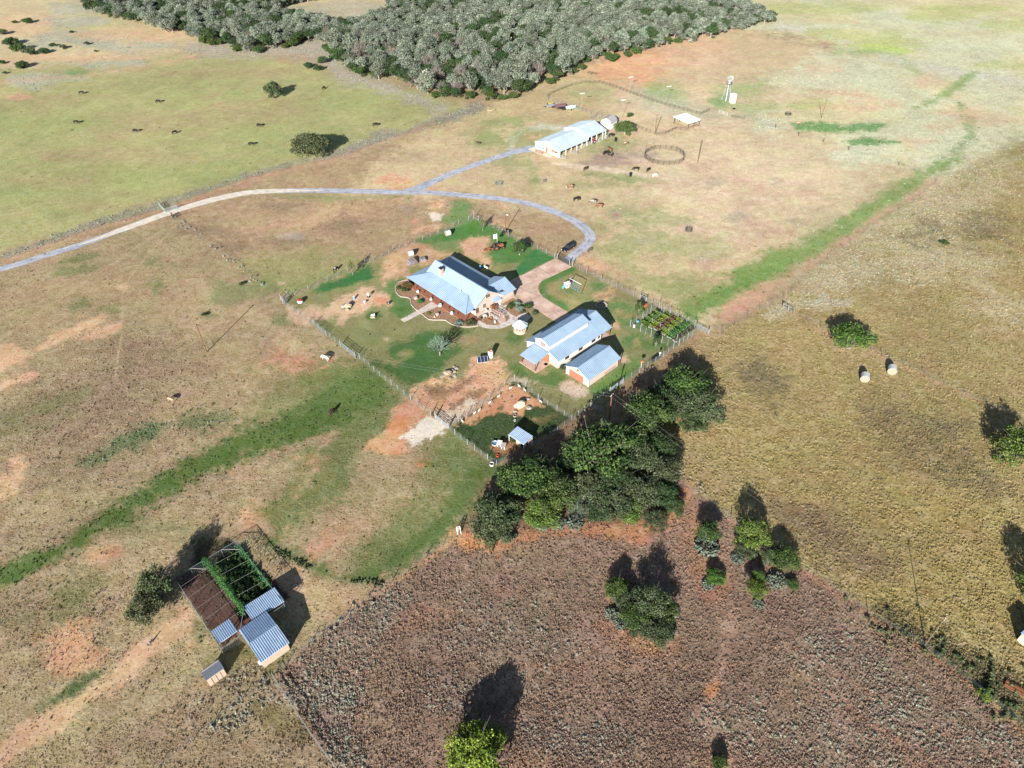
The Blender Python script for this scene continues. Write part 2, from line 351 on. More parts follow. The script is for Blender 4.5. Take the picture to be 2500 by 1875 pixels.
# lush bands
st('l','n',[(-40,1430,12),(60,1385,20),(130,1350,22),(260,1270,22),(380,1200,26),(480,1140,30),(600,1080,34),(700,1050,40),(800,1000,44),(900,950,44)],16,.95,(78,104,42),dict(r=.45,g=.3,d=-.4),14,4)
st('e','n',[(860,930,110,60,-10)],40,.8,(96,116,56),{},30,5)
st('e','n',[(700,960,120,50,-30)],50,.6,(112,122,66),{},40,5)
st('l','n',[(860,1080,20),(760,1130,26),(700,1200,16),(640,1290,10)],30,.6,(104,112,62),{},26,5)
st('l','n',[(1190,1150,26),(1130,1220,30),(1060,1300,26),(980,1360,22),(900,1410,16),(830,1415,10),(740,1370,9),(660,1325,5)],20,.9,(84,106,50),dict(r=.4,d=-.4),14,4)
st('l','n',[(1120,1120,40),(1000,1240,30),(880,1370,24)],30,.6,(108,122,66),{},24,5)
st('p','n',[(660,1360),(760,1410),(920,1440),(830,1500),(720,1520),(650,1480)],16,.9,(176,146,110),dict(r=.5),14,4)
for e in [(150,1480,70,30,-20),(30,1510,60,30),(200,1440,60,24,-20),(600,1600,110,40,-30)]: st('e','n',[e],40,.6,(110,112,66),{},36,4)
st('l','n',[(100,1730,6),(180,1680,14),(250,1640,10)],12,.85,(66,92,48),dict(r=.4),10,3)
for e in [(195,740,26,14,-20),(270,755,14,8),(370,640,24,12),(385,700,14,10),(185,660,60,12,-10),(560,720,50,30),(640,700,50,20),(505,770,16,8),(200,630,60,10,-12),(690,780,24,14)]: st('e','n',[e],14,.7,(116,126,78),{},14,4)
for e in [(510,1025,60,24,-10),(300,1090,120,20,-25),(340,1060,60,14,-20)]: st('e','n',[e],24,.7,(92,112,70),dict(g=.5,s=.2),20,4)
st('p','n',[(570,640),(760,600),(905,640),(720,715),(660,715)],24,.6,(140,146,86),{},24,5)
st('l','n',[(560,462,8),(700,478,6),(830,482,4),(1000,480,4)],10,.6,(126,142,84),{},8,4)
for e in [(860,520,90,16),(950,500,60,10),(740,545,70,14),(620,560,50,12)]: st('e','n',[e],24,.5,(196,156,120),{},24,5)
for e in [(830,545,44,18),(700,590,60,14),(500,560,60,16),(560,600,50,16),(700,500,60,8)]: st('e','n',[e],24,.55,(136,114,92),dict(r=.9),24,4)
for e in [(1000,460,60,8),(960,440,50,10)]: st('e','n',[e],14,.7,(206,150,110),{},12,4)
st('e','n',[(720,575,22,6)],8,.8,(160,146,132),{},6,2)
# sage along the fence line and below the wood
st('l','n',[(11,625,7),(130,585,8),(240,545,9),(340,517,9),(392,500,9),(500,463,7),(600,430,7),(700,402,4),(770,390,4),(833,373,12),(930,335,15),(995,322,6),(1070,295,12),(1172,262,14)],6,.95,(150,142,122),dict(s=.9,r=.8),7,3)
st('l','n',[(11,637,3),(240,556,4),(400,512,4),(600,440,4),(770,397,3),(850,378,3),(990,327,2),(1060,300,2)],5,.8,(190,148,116),dict(r=.2),4,3)
st('l','n',[(420,512,6),(600,450,5)],10,.6,(172,128,100),{},8,4)
st('l','n',[(470,118,14),(600,122,18),(700,112,20),(790,120,26),(830,180,16),(930,212,12),(1010,240,12),(1080,262,12)],14,.95,(172,162,142),dict(s=1,r=.6),12,4)
for e in [(160,52,110,14),(200,18,80,16),(190,92,120,16),(310,110,110,12),(80,110,60,12),(270,155,100,10),(110,190,90,12),(60,200,60,10)]: st('e','n',[e],16,.8,(172,170,146),dict(s=.9),18,6)
for e in [(60,60,70,30),(40,150,40,8),(330,85,160,16),(200,140,160,9)]: st('e','n',[e],20,.7,(206,170,130),{},18,6)
st('l','n',[(0,200,3),(200,186,3),(400,155,4),(480,132,4)],8,.7,(196,160,124),{},5,5)
st('e','n',[(190,176,34,6)],8,.7,(120,152,96),{},8,4)
# clearing in the wood
st('p','n',[(660,34),(720,14),(840,0),(945,8),(940,26),(900,50),(830,54),(760,44)],8,.9,(178,168,140),dict(s=.7),8,5)
# orange ground east of the wood
st('p','n',[(1410,190),(1500,130),(1640,120),(1700,90),(1760,110),(1620,180),(1600,230),(1480,200)],20,.9,(214,162,116),dict(r=.2),20,6)
st('e','n',[(1560,150,90,18,-12)],24,.7,(214,160,118),{},22,3)
st('e','n',[(1700,130,110,40)],60,.7,(210,176,140),{},50,8)
# barn surroundings
st('l','n',[(1380,312,6),(1320,310,7),(1275,322,7),(1250,345,8),(1248,378,9)],5,.95,(204,200,176),{},4,3)
st('e','n',[(1293,332,24,9)],8,.85,(216,160,120),{},8,3)
for e in [(1280,345,40,18),(1320,322,50,10),(1200,345,40,24),(1260,290,30,10),(1220,300,50,14),(1180,330,40,16),(1250,400,60,12)]: st('e','n',[e],20,.6,(142,156,96),{},20,5)
st('p','n',[(1420,338),(1520,325),(1560,350),(1490,372),(1420,370)],16,.55,(140,152,96),{},14,4)
st('l','n',[(1300,420,12),(1305,440,14),(1295,460,6)],14,.7,(136,156,94),{},10,4)
for e in [(1500,430,70,12,8),(1560,440,60,10,8),(1490,450,40,8),(1415,455,22,8),(1500,360,40,10),(1540,520,60,20),(1700,600,90,40),(1560,590,80,30),(1600,540,80,16),(1460,560,40,14)]: st('e','n',[e],22,.5,(140,154,96),{},24,5)
st('l','n',[(1355,400,3),(1400,405,5),(1460,410,5),(1500,416,4),(1560,425,3),(1660,440,2)],6,.85,(222,198,172),{},4,3)
for e in [(1500,385,60,9),(1560,380,60,10),(1480,398,70,7)]: st('e','n',[e],14,.7,(168,144,132),{},14,4)
st('l','n',[(1520,376,3),(1560,392,5),(1600,402,3)],5,.7,(214,188,160),{},4,3)
st('l','n',[(1700,312,3),(1760,300,3),(1790,290,3)],4,.5,(220,200,168),{},4,3)
for e in [(1620,220,44,20),(1600,230,26,12),(1650,240,30,14)]: st('e','n',[e],20,.6,(140,170,96),{},16,4)
st('p','n',[(1540,215),(1640,230),(1760,275),(1870,290),(1700,290),(1560,262)],14,.6,(184,186,156),dict(s=.5),14,4)
st('p','n',[(1370,215),(1420,205),(1500,212),(1500,250),(1400,240)],16,.6,(172,172,118),{},14,5)
st('l','n',[(1765,235,22),(1830,215,14),(1890,198,10)],20,.75,(150,172,104),{},14,5)
st('e','n',[(1850,262,60,18)],20,.6,(152,172,110),{},16,5)
st('e','n',[(1765,246,34,10)],10,.7,(110,150,90),{},8,3)
st('e','n',[(1430,322,14,6)],6,.5,(190,180,160),{},4,2)
st('e','n',[(1582,275,8,3)],3,.8,(206,180,160),{},2,2)
for e in [(1765,430,90,34,20),(1660,460,60,20),(1800,500,60,20),(1930,470,80,20),(1810,590,50,18),(1870,560,60,18),(1700,560,50,14)]: st('e','n',[e],34,.5,(200,164,140),{},34,6)
for e in [(1745,448,22,8),(1795,530,30,10),(1805,520,16,6),(1945,540,24,10),(1680,560,10,5),(1900,445,16,7),(1715,635,24,10),(1570,588,18,8),(1505,522,14,5)]: st('e','n',[e],10,.6,(170,160,136),dict(s=.5),10,3)
st('e','n',[(1505,524,6,3)],2,.9,(180,120,100),{},1,1)
# far right
for e in [(2190,140,40,14),(1950,65,160,10),(2060,165,110,40),(2140,200,120,40),(2230,250,90,30),(2020,210,80,20),(1930,200,60,20),(2350,150,120,50),(2430,220,90,50),(2280,110,140,20),(2180,60,60,50,30),(2100,25,160,14,10),(2350,60,120,20),(2460,100,60,40),(2200,330,160,40),(2120,370,90,26),(2330,350,90,60,-20),(2290,400,60,40,-30),(1900,312,60,14),(1870,300,30,10),(2260,290,60,20),(2440,330,60,60,-30),(2080,385,60,14)]:
    st('e','n',[e],30,.75,(200,200,166),dict(s=.8,r=.5),30,6)
st('l','n',[(1890,62,5),(2000,82,6),(2080,105,7),(2200,150,8),(2350,180,9),(2500,200,10)],6,.7,(200,194,176),dict(s=.8),6,4)
for e in [(2150,118,80,14,5),(2080,90,120,14,6),(2010,20,150,16),(2290,40,90,14),(2350,20,120,10),(2200,95,60,14,20),(2450,60,60,14),(2450,160,80,10),(1990,260,60,12)]: st('e','n',[e],18,.7,(182,186,116),{},18,6)
st('e','n',[(2160,118,64,10,5)],10,.7,(178,196,92),{},10,4)
st('p','n',[(1933,302),(2000,297),(2070,306),(2140,298),(2158,306),(2140,320),(2060,325),(1990,322),(1945,314)],6,.9,(104,150,84),dict(g=.8,r=.7,s=-1),6,3)
st('p','n',[(2057,345),(2100,334),(2160,338),(2200,350),(2150,354),(2080,354)],5,.9,(98,142,76),dict(g=.8,s=-1),5,3)
st('l','n',[(2375,181,9),(2315,226,10),(2270,249,6),(2232,266,4)],8,.8,(134,164,92),dict(g=.4,s=-1),8,4)
st('l','n',[(2345,260,8),(2370,300,12),(2375,335,9),(2330,370,5)],10,.75,(120,156,96),dict(g=.6),9,3)
st('l','n',[(2040,128,8),(2110,122,9),(2200,140,6),(2240,180,8)],10,.5,(140,170,100),{},9,4)
for e in [(2040,225,60,12),(2150,245,60,10,10),(2260,200,40,12),(2340,275,50,14),(2400,290,60,18),(2080,262,90,10),(2300,310,40,10),(2240,345,30,8),(2010,170,40,8)]: st('e','n',[e],20,.6,(206,172,138),{},20,5)
st('e','n',[(2410,420,110,40,-40)],50,.6,(140,132,82),{},40,5)
# green band towards the garden
st('l','n',[(2330,392,5),(2260,428,10),(2180,480,18),(2080,545,24),(1980,610,30),(1880,655,34),(1780,710,34),(1690,760,26)],18,.95,(118,146,72),dict(r=.3,s=-1,g=.15),16,5)
BAND = 1
st('l','n',[(2100,540,6),(1960,630,10),(1850,680,12),(1720,740,12)],12,.6,(98,138,62),{},10,4)
for e in [(1560,680,90,24,20),(1500,620,70,20,20),(1640,700,60,24),(1700,690,60,30)]: st('e','n',[e],30,.5,(136,148,84),{},24,5)
st('l','n',[(2270,442,4),(2140,520,10),(2050,590,14),(1960,650,18),(1860,715,20),(1770,775,14)],12,.9,(186,148,116),dict(r=.3),12,4)
st('e','n',[(1810,740,50,18,-30)],20,.6,(196,150,120),{},16,2.5)
for e in [(1730,650,40,14),(1760,680,30,12),(1450,640,50,14,20),(1500,660,40,12,20)]: st('e','n',[e],18,.6,(200,160,130),{},14,4)
# right field detail
for e in [(2100,560,180,90,-35),(2260,520,120,70,-30),(2380,480,100,60,-30),(2000,700,90,30,-35),(2170,650,130,40,-20),(2330,640,120,50),(2430,760,60,40)]: st('e','n',[e],50,.6,(182,168,132),dict(s=.6),50,5)
for e in [(1900,760,40,12,-25),(2020,740,60,12)]: st('e','n',[e],16,.8,(178,166,140),dict(s=1),14,4)
for e in [(2240,1040,130,44,10),(2290,1110,120,44,15),(2140,1000,60,20,10),(2360,1170,90,30,20),(1860,935,50,40),(1840,900,30,24),(2260,570,40,14),(2400,560,60,30)]: st('e','n',[e],36,.7,(120,108,80),dict(d=.5,g=.35),40,4)
for e in [(2400,1420,180,120,10),(2250,1250,180,60),(2200,1480,110,60,35)]: st('e','n',[e],70,.55,(162,142,80),dict(r=1),60,5)
for e in [(2060,1330,140,50,35),(1960,1280,100,30,35),(2180,1120,60,30)]: st('e','n',[e],40,.7,(126,104,80),dict(d=.3),36,4)
st('l','n',[(2150,1500,20),(2280,1570,26),(2400,1650,30),(2520,1740,36)],26,.8,(92,88,56),dict(d=.7,g=.6),22,3)
st('e','n',[(2050,1110,260,90,0)],120,.4,(158,138,80),{},100,8)
st('e','n',[(1700,1020,50,120)],40,.4,(160,138,94),{},40,5)
st('l','n',[(1912,750,3),(1990,800,3),(2150,868,4),(2204,895,4),(2260,920,5),(2411,990,5)],6,.7,(178,142,104),dict(r=.3),5,3)
st('e','n',[(2080,860,60,16,10)],20,.6,(172,148,110),{},16,4)
st('p','n',[(1640,862),(1700,830),(1760,812),(1600,960),(1500,1000)],14,.5,(186,150,112),{},12,4)
st('l','n',[(2345,380,6),(2290,408,10),(2240,440,14),(2180,480,18),(2080,545,22),(1980,610,26),(1900,645,28)],14,.85,(126,152,80),dict(r=.3,s=-1,g=.1),14,4)
st('l','n',[(2290,442,4),(2230,478,7),(2140,532,9),(2060,590,11),(1980,645,12)],9,.8,(192,156,124),dict(s=-1),9,3)
# brown field detail
for e in [(1300,1470,200,70),(1150,1560,220,90),(1750,1640,150,60,-20)]: st('e','n',[e],80,.5,(128,106,88),{},70,6)
for e in [(1050,1700,120,80),(1900,1500,140,60,35),(1300,1800,220,60),(1600,1750,160,70),(2100,1600,120,40,35),(760,1820,80,60)]: st('e','n',[e],60,.5,(128,100,86),dict(d=.4),60,5)
st('l','n',[(1130,1300,18),(1190,1330,20),(1280,1310,16),(1370,1285,18),(1480,1290,22),(1560,1300,24),(1640,1260,26),(1670,1210,18)],16,.8,(188,128,84),dict(r=.4,d=-.5),14,3)
st('e','n',[(1150,1320,50,18,20)],14,.9,(204,138,88),{},10,3)
st('l','n',[(1690,1230,12),(1700,1300,34),(1720,1370,36),(1760,1430,30)],26,.75,(166,118,84),dict(r=.5),20,3)
st('e','n',[(1565,1555,110,50,15)],20,.75,(164,122,92),{},14,3)
st('e','n',[(1560,1570,60,18,30)],12,.6,(184,134,96),{},10,3)
st('e','n',[(1510,1450,30,80)],24,.5,(158,114,84),{},20,3)
st('l','n',[(1780,1268,2.5),(1940,1380,3),(2120,1500,3),(2328,1640,4),(2500,1790,5)],5,.7,(176,124,92),dict(r=.3),4,3)
st('l','n',[(845,1495,5),(955,1424,7),(1040,1368,7),(1120,1308,8)],7,.8,(186,142,104),dict(r=.3),6,3)
st('l','n',[(1250,1626,4),(1400,1630,5),(1640,1628,5),(1800,1620,6)],8,.55,(166,124,96),{},6,4)
st('l','n',[(1790,1500,20),(1770,1580,16),(1750,1680,14),(1720,1760,20)],18,.75,(172,138,114),dict(d=-.5,r=.5),16,4)
st('e','n',[(1740,1685,12,24,20)],10,.8,(204,142,92),{},8,3)
for pl in [[(1920,1580),(1990,1620),(2060,1655),(2140,1705),(2211,1750),(2330,1800),(2470,1870)],[(1930,1630),(2010,1680),(2080,1730),(2180,1800),(2240,1870)]]:
    st('l','n',[(*q,6) for q in pl],9,.75,(168,124,98),dict(r=.3,d=-.5,s=-.6),7,3)
for e in [(1230,1440,30,10),(1750,1850,60,30),(1300,1860,60,20),(1000,1520,60,16,-30),(1090,1500,30,20),(870,1620,60,30,-60)]: st('e','n',[e],24,.5,(170,124,96),{},22,3)
st('p','n',[(845,1505),(960,1430),(1000,1460),(950,1540),(890,1640),(870,1760),(900,1870),(830,1870),(690,1670),(760,1600)],20,.5,(150,132,116),dict(s=.95,d=.3),20,3)
for e in [(2100,1660,200,70,25),(1950,1800,260,80,15),(2330,1800,200,60,20),(2050,1560,110,40,35),(1260,1560,180,40),(1150,1680,130,50),(1400,1810,160,50),(1210,1470,70,30)]: st('e','n',[e],40,.35,(150,130,114),dict(s=.65),50,2.5)
st('p','n',[(520,1780),(640,1670),(667,1650),(700,1720),(640,1720),(560,1800)],18,.4,(150,130,110),dict(s=.95),14,3)
for e in [(590,1660,60,20,-40),(500,1760,40,60,-30)]: st('e','n',[e],24,.3,(140,120,100),dict(s=.7,d=.3),20,3)
st('e','n',[(660,1850,160,60)],30,.8,(150,128,98),dict(r=.7,s=-1),20,4)
st('e','n',[(680,1760,90,30,30)],30,.6,(112,104,56),dict(s=-.5),20,3)
# --- homestead
st('p','n',[(697,735),(722,722),(912,637),(1107,556),(1157,540),(1216,563),(1355,630),(1398,650),(1505,703),(1609,754),(1700,813),(1644,850),(1396,1023),(1255,928),(1097,1045),(1004,976),(832,844),(729,768)],4,.95,(136,135,86),dict(r=.2),4,3)
st('p','n',[(1097,1043),(1255,930),(1396,1023),(1214,1133)],4,1,(66,84,46),dict(r=.5,g=.2),4,3)
st('p','L',[(310,525),(580,430),(760,340),(800,380),(790,445),(560,520),(430,550),(330,560)],6,1,DEEP,dict(r=.1),6,3)
st('p','L',[(40,500),(300,440),(580,360),(600,400),(400,480),(180,570)],8,.5,(118,140,74),{},8,3)
st('p','M',[(330,740),(600,660),(760,620),(900,560),(1000,520),(1270,400),(1440,400),(1700,520),(2000,690),(2330,830),(2330,1150),(1700,1130),(1620,960),(1700,760),(1640,700),(1300,720),(1080,740),(760,800),(560,790)],6,.95,LAWN,dict(r=.12),5,3)
st('e','M',[(1330,500,200,80)],12,.8,(82,132,52),{},10,2)
st('p','M',[(800,340),(980,260),(1000,120),(1150,70),(1300,100),(1300,300),(1400,420),(1100,520),(850,420)],8,.8,(98,140,74),dict(g=.2),7,3)
st('p','M',[(560,760),(760,740),(1080,760),(1240,900),(1050,940),(760,900)],10,.8,(120,138,82),{},9,3)
st('p','J',[(0,380),(270,80),(560,220),(300,350),(50,480),(0,520)],4,1,(64,122,62),dict(r=.1),3,2)
st('p','M',[(560,275),(700,255),(850,300),(810,340),(790,405),(680,405),(620,330)],3,1,(222,208,186),dict(r=0),3,1.5)
st('e','M',[(360,410,60,30)],4,.8,(214,150,116),{},3,2)
for e in [(960,150,90,30),(200,200,160,60)]: st('e','M',[e],14,.5,(160,140,124),{},12,3)
for e in [(750,130,160,60,-20),(1820,140,160,40,20),(700,540,90,20,-20),(430,560,130,40,-20),(1800,450,100,30,30),(100,60,100,30)]: st('e','M',[e],10,.75,(216,170,130),{},10,3)
# bare soil by the house
st('p','M',[(-100,960),(120,850),(300,790),(480,800),(640,830),(760,900),(1000,960),(1100,1000),(700,1090),(560,1200),(300,1310),(120,1400),(-120,1380),(-160,1150)],9,.9,(206,160,122),dict(r=.15),10,3)
st('p','M',[(120,1170),(400,1130),(620,1200),(500,1300),(0,1420),(-20,1300)],10,.8,(112,128,72),{},8,2)
st('p','M',[(1070,760),(1300,710),(1620,690),(1660,760),(1600,860),(1560,960),(1660,1100),(1640,1200),(1500,1120),(1150,920),(1080,800)],7,.9,(212,166,128),dict(r=.15),8,2.5)
st('p','L',[(370,700),(450,660),(520,590),(640,560),(720,510),(760,520),(930,560),(930,640),(800,640),(700,720),(640,730),(560,800),(500,810),(520,740),(380,740),(300,760),(200,680)],7,.9,(212,172,138),dict(r=.15),8,3)
st('p','L',[(790,590),(900,590),(920,640),(840,655)],3,.9,(212,150,108),{},3,1.5)
st('p','L',[(210,670),(340,650),(520,680),(520,720),(360,740),(300,800),(200,790),(130,740),(120,640),(180,640)],8,.75,(206,172,138),{},8,3)
st('p','L',[(880,380),(1060,330),(1060,430),(960,490),(870,500),(850,440)],7,.7,(206,164,126),{},8,3)
for q,r_ in [((590,660),50),((800,735),70)]: st('e','L',[(*q,r_,r_*.45)],5,.85,(70,104,48),{},4,2)
st('e','L',[(700,80,30,14)],3,.8,(200,170,140),{},2,2); st('e','L',[(85,480,28,14)],3,.8,(200,170,140),{},2,2)
st('e','L',[(120,115,60,14),(250,125,60,14)][0:1],8,.6,(190,166,150),{},6,2)
# lawn by the house and below
st('p','L',[(900,460),(1060,430),(1000,560),(1090,620),(1130,690),(1010,770),(930,700),(960,640),(900,540)],6,.85,(86,122,60),{},5,2)
st('p','Y',[(590,160),(680,110),(800,60),(930,80),(1040,60),(1050,140),(930,220),(880,290),(840,350),(740,370),(640,340),(560,300),(470,260),(520,245),(640,270),(690,230),(600,210)],10,.9,(62,106,48),dict(r=.15),9,3)
st('p','Y',[(170,20),(560,50),(560,120),(420,170),(330,120)],16,.55,(132,138,84),{},12,3)
st('e','Y',[(680,200,44,24)],8,.7,(160,150,98),{},6,2); st('e','Y',[(572,114,14,9)],3,.8,(196,166,134),{},2,2)
st('e','Y',[(1000,120,90,30)],12,.7,(172,146,108),{},10,2)
st('e','B',[(360,590,80,50,-30)],10,.8,(70,110,54),{},8,2)
st('p','Y',[(715,385),(820,345),(960,345),(1030,330),(1040,220),(1100,215),(1230,225),(1270,310),(1270,400),(1150,480),(1040,570),(960,600),(870,560),(790,510),(730,470)],7,.95,(216,166,126),dict(r=.3,w=.8),12,1.6)
st('e','Y',[(870,430,60,36)],12,.6,(136,110,76),{},10,2)
for e in [(1060,450,90,30,-30),(1010,370,90,26,-30),(850,400,80,30),(980,490,60,24,-30)]: st('e','Y',[e],9,.6,(118,90,66),dict(w=1),9,1.2)
st('p','Y',[(700,470),(830,545),(700,640),(690,740),(560,790),(440,760),(540,670),(600,600),(620,520)],7,.95,(204,150,110),dict(r=.1),12,2)
st('e','Y',[(640,600,70,60,-30)],10,.7,(206,128,76),{},8,2)
st('p','Y',[(658,672),(790,565),(830,550),(925,605),(880,660),(800,690),(725,728)],3,1,(220,208,190),dict(r=.1,w=.5),9,1.2)
st('p','Y',[(830,545),(930,605),(1010,560),(1130,470),(1060,460),(950,520)],6,.9,(210,190,166),dict(w=.9),10,1.2)
st('p','P',[(780,690),(950,570),(1240,360),(1450,225),(1520,235),(1620,300),(1740,400),(1840,490),(1700,500),(1600,510),(1560,620),(1450,600),(1250,560),(1050,640),(950,730)],3,1,(200,146,104),dict(r=.05),3,2)
st('p','P',[(1120,980),(1250,1000),(1340,900),(1500,960),(1540,1020),(1400,1130),(1230,1100),(1180,1040)],4,.9,(176,124,84),{},4,1.5)
for e in [(940,690,28,26),(1000,665,30,18),(1280,510,40,40)]: st('e','P',[e],3,.8,(88,96,54),{},3,1)
st('e','P',[(1710,655,30,20)],3,.7,(190,134,96),{},3,1)
st('e','P',[(1700,700,300,50,-20)],10,.5,(130,112,66),{},8,2)
# lawn east of drive
st('p','Q',[(190,740),(240,690),(400,610),(630,508),(700,540),(600,620),(400,700),(300,760),(330,880),(600,1000),(580,1100),(380,990),(240,900),(195,830)],4,.9,LAWN,dict(r=.12),3,2)
for e in [(380,800,80,60),(480,900,90,40),(780,720,90,80),(700,660,120,30),(640,960,80,40)]: st('e','Q',[e],14,.6,(176,154,104),{},12,2)
st('e','Q',[(620,830,90,60)],10,.6,(84,124,60),{},8,2)
for e in [(1130,860,90,50,-20),(980,890,60,30),(1150,960,40,30)]: st('e','Q',[e],9,.85,(216,172,130),{},9,2)
st('e','Q',[(1200,900,160,40)],12,.5,(160,118,90),{},10,3)
for e in [(1250,1060,160,90),(1380,1250,140,90),(1500,1500,150,90),(1150,1330,60,60),(1700,1560,200,60),(1600,1080,90,60),(960,760,80,24)]: st('e','Q',[e],12,.7,(80,124,60),{},12,2.5)
for e in [(1280,1110,60,30),(1240,1350,50,60,60),(1530,1520,40,70,-30),(1400,1180,60,20)]: st('e','Q',[e],9,.75,(170,146,94),{},8,2)
st('e','J',[(1050,300,220,60,25)],12,.8,(214,170,126),dict(w=.25),12,2)
st('p','W',[(0,980),(200,1130),(430,1290),(560,1300),(640,1180),(900,1240),(1000,1320),(800,1500),(560,1400),(100,1270)],8,.8,(84,122,54),{},8,2)
st('p','W',[(900,1440),(1020,1370),(1330,1480),(1420,1560),(1300,1659),(1150,1659),(1000,1600),(880,1520)],5,.9,(206,182,158),dict(w=.6,r=.2),6,1.2)
st('p','W',[(0,1290),(60,1290),(250,1350),(500,1390),(450,1430),(200,1400),(0,1380)],5,.85,(206,178,150),dict(w=.6),6,1.2)
st('p','W',[(1880,980),(1960,960),(2090,1050),(1950,1110),(1880,1060)],4,.9,(210,176,148),dict(w=.4),4,1)
st('p','W',[(1530,1420),(1650,1330),(1900,1150),(2212,1000),(2212,1200),(1900,1480),(1700,1600),(1400,1640),(1330,1540)],7,.8,(92,134,58),{},7,2)
st('e','W',[(620,1240,80,40)],6,.6,(186,156,118),{},5,1.5)
st('e','W',[(100,620,120,60,-20)],8,.6,(96,124,62),{},8,2)
st('e','W',[(1810,440,60,60)],6,.8,(206,164,128),dict(w=.3),6,1.5)
st('p','G',[(360,910),(870,560),(1560,880),(1150,1320)],4,.7,(84,116,50),{},3,1.5)
st('p','G',[(1600,980),(1860,1080),(1150,1659),(900,1659)],8,.5,(172,144,98),{},7,2)
st('p','n',[(1216,1132),(1396,1024),(1640,850),(1700,880),(1560,1000),(1500,1120),(1300,1180)],8,.7,(150,120,92),{},7,3)
st('p','n',[(1250,1110),(1420,1030),(1660,1130),(1680,1240),(1450,1280),(1200,1300),(1120,1290)],20,.7,(108,82,60),dict(d=.3),16,3)
# cattle pen inside the wire enclosure (lower left)
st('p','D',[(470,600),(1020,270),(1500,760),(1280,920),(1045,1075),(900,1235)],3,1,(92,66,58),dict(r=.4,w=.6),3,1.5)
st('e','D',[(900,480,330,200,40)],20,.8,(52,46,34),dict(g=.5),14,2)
for e in [(700,1090,100,60,60),(1400,1350,200,60,-40),(1100,1250,90,60),(800,1400,60,80)]: st('e','D',[e],14,.6,(104,106,60),dict(g=.2),12,2)

def seg_dist(X, Y, P, closed):
    n = len(P); best = np.full(X.shape, 1e9); wd = np.zeros(X.shape)
    for i in range(n if closed else n-1):
        a = P[i]; b = P[(i+1) % n]; dx = b[0]-a[0]; dy = b[1]-a[1]; L2 = dx*dx+dy*dy+1e-9
        t = np.clip(((X-a[0])*dx+(Y-a[1])*dy)/L2, 0, 1); d = np.hypot(X-a[0]-t*dx, Y-a[1]-t*dy)
        if not closed:
            d = d-(a[2]+(b[2]-a[2])*t)
        best = np.minimum(best, d)
    return best
def inside(X, Y, P):
    r = np.zeros(X.shape, bool); n = len(P)
    for i in range(n):
        x0, y0 = P[i][:2]; x1, y1 = P[(i+1) % n][:2]
        if y0 == y1: continue
        c = ((y0 > Y) != (y1 > Y)) & (X < (x1-x0)*(Y-y0)/(y1-y0)+x0); r ^= c
    return r
NCACHE = {}
def fields(wx, wy):
    X, Y = project(wx, wy); n = len(wx)
    rgb = np.tile(np.array(alb((166,144,108))), (n, 1)); ch = {k: np.zeros(n) for k in 'rsdgw'}; ch['r'][:] = .5
    for kind, P, f, op, col, cc, na, ns in S:
        if kind == 'e':
            cx, cy, rx, ry, dg = P[0]; m = max(rx, ry)+f+na
            idx = np.nonzero((abs(X-cx) < m) & (abs(Y-cy) < m))[0]
        else:
            xs = [q[0] for q in P]; ys = [q[1] for q in P]; m = f+na+(max(q[2] for q in P) if kind == 'l' else 0)
            idx = np.nonzero((X > min(xs)-m) & (X < max(xs)+m) & (Y > min(ys)-m) & (Y < max(ys)+m))[0]
        if len(idx) == 0: continue
        x = X[idx]; y = Y[idx]
        if kind == 'e':
            t = math.radians(dg); dx = x-cx; dy = y-cy; u = dx*math.cos(t)+dy*math.sin(t); v = -dx*math.sin(t)+dy*math.cos(t)
            k = np.sqrt((u/rx)**2+(v/ry)**2)+1e-6; d = (k-1)*np.minimum(np.hypot(u, v)/k, 1e9)
        elif kind == 'p':
            d = seg_dist(x, y, P, True); d = np.where(inside(x, y, P), -d, d)
        else: d = seg_dist(x, y, P, False)
        nz = fbm(wx[idx]/ns, wy[idx]/ns, int(P[0][0]) % 97, 4)
        nz2 = fbm(wx[idx]/(ns*.22), wy[idx]/(ns*.22), 7, 3); d = d+nz*na*1.5+nz2*(na*.7+f*.5)
        a = np.clip(.5-d/(2*f), 0, 1); a = a*a*(3-2*a)*op
        rgb[idx] = rgb[idx]*(1-a[:, None])+np.array(col)*a[:, None]
        for c in cc:
            if c in 'r' : ch[c][idx] = ch[c][idx]*(1-a)+cc[c]*a
            else: ch[c][idx] = np.clip(ch[c][idx]+cc[c]*a, 0, 1) if cc[c] > 0 else ch[c][idx]*(1+cc[c]*a)
    return rgb, ch, X, Y

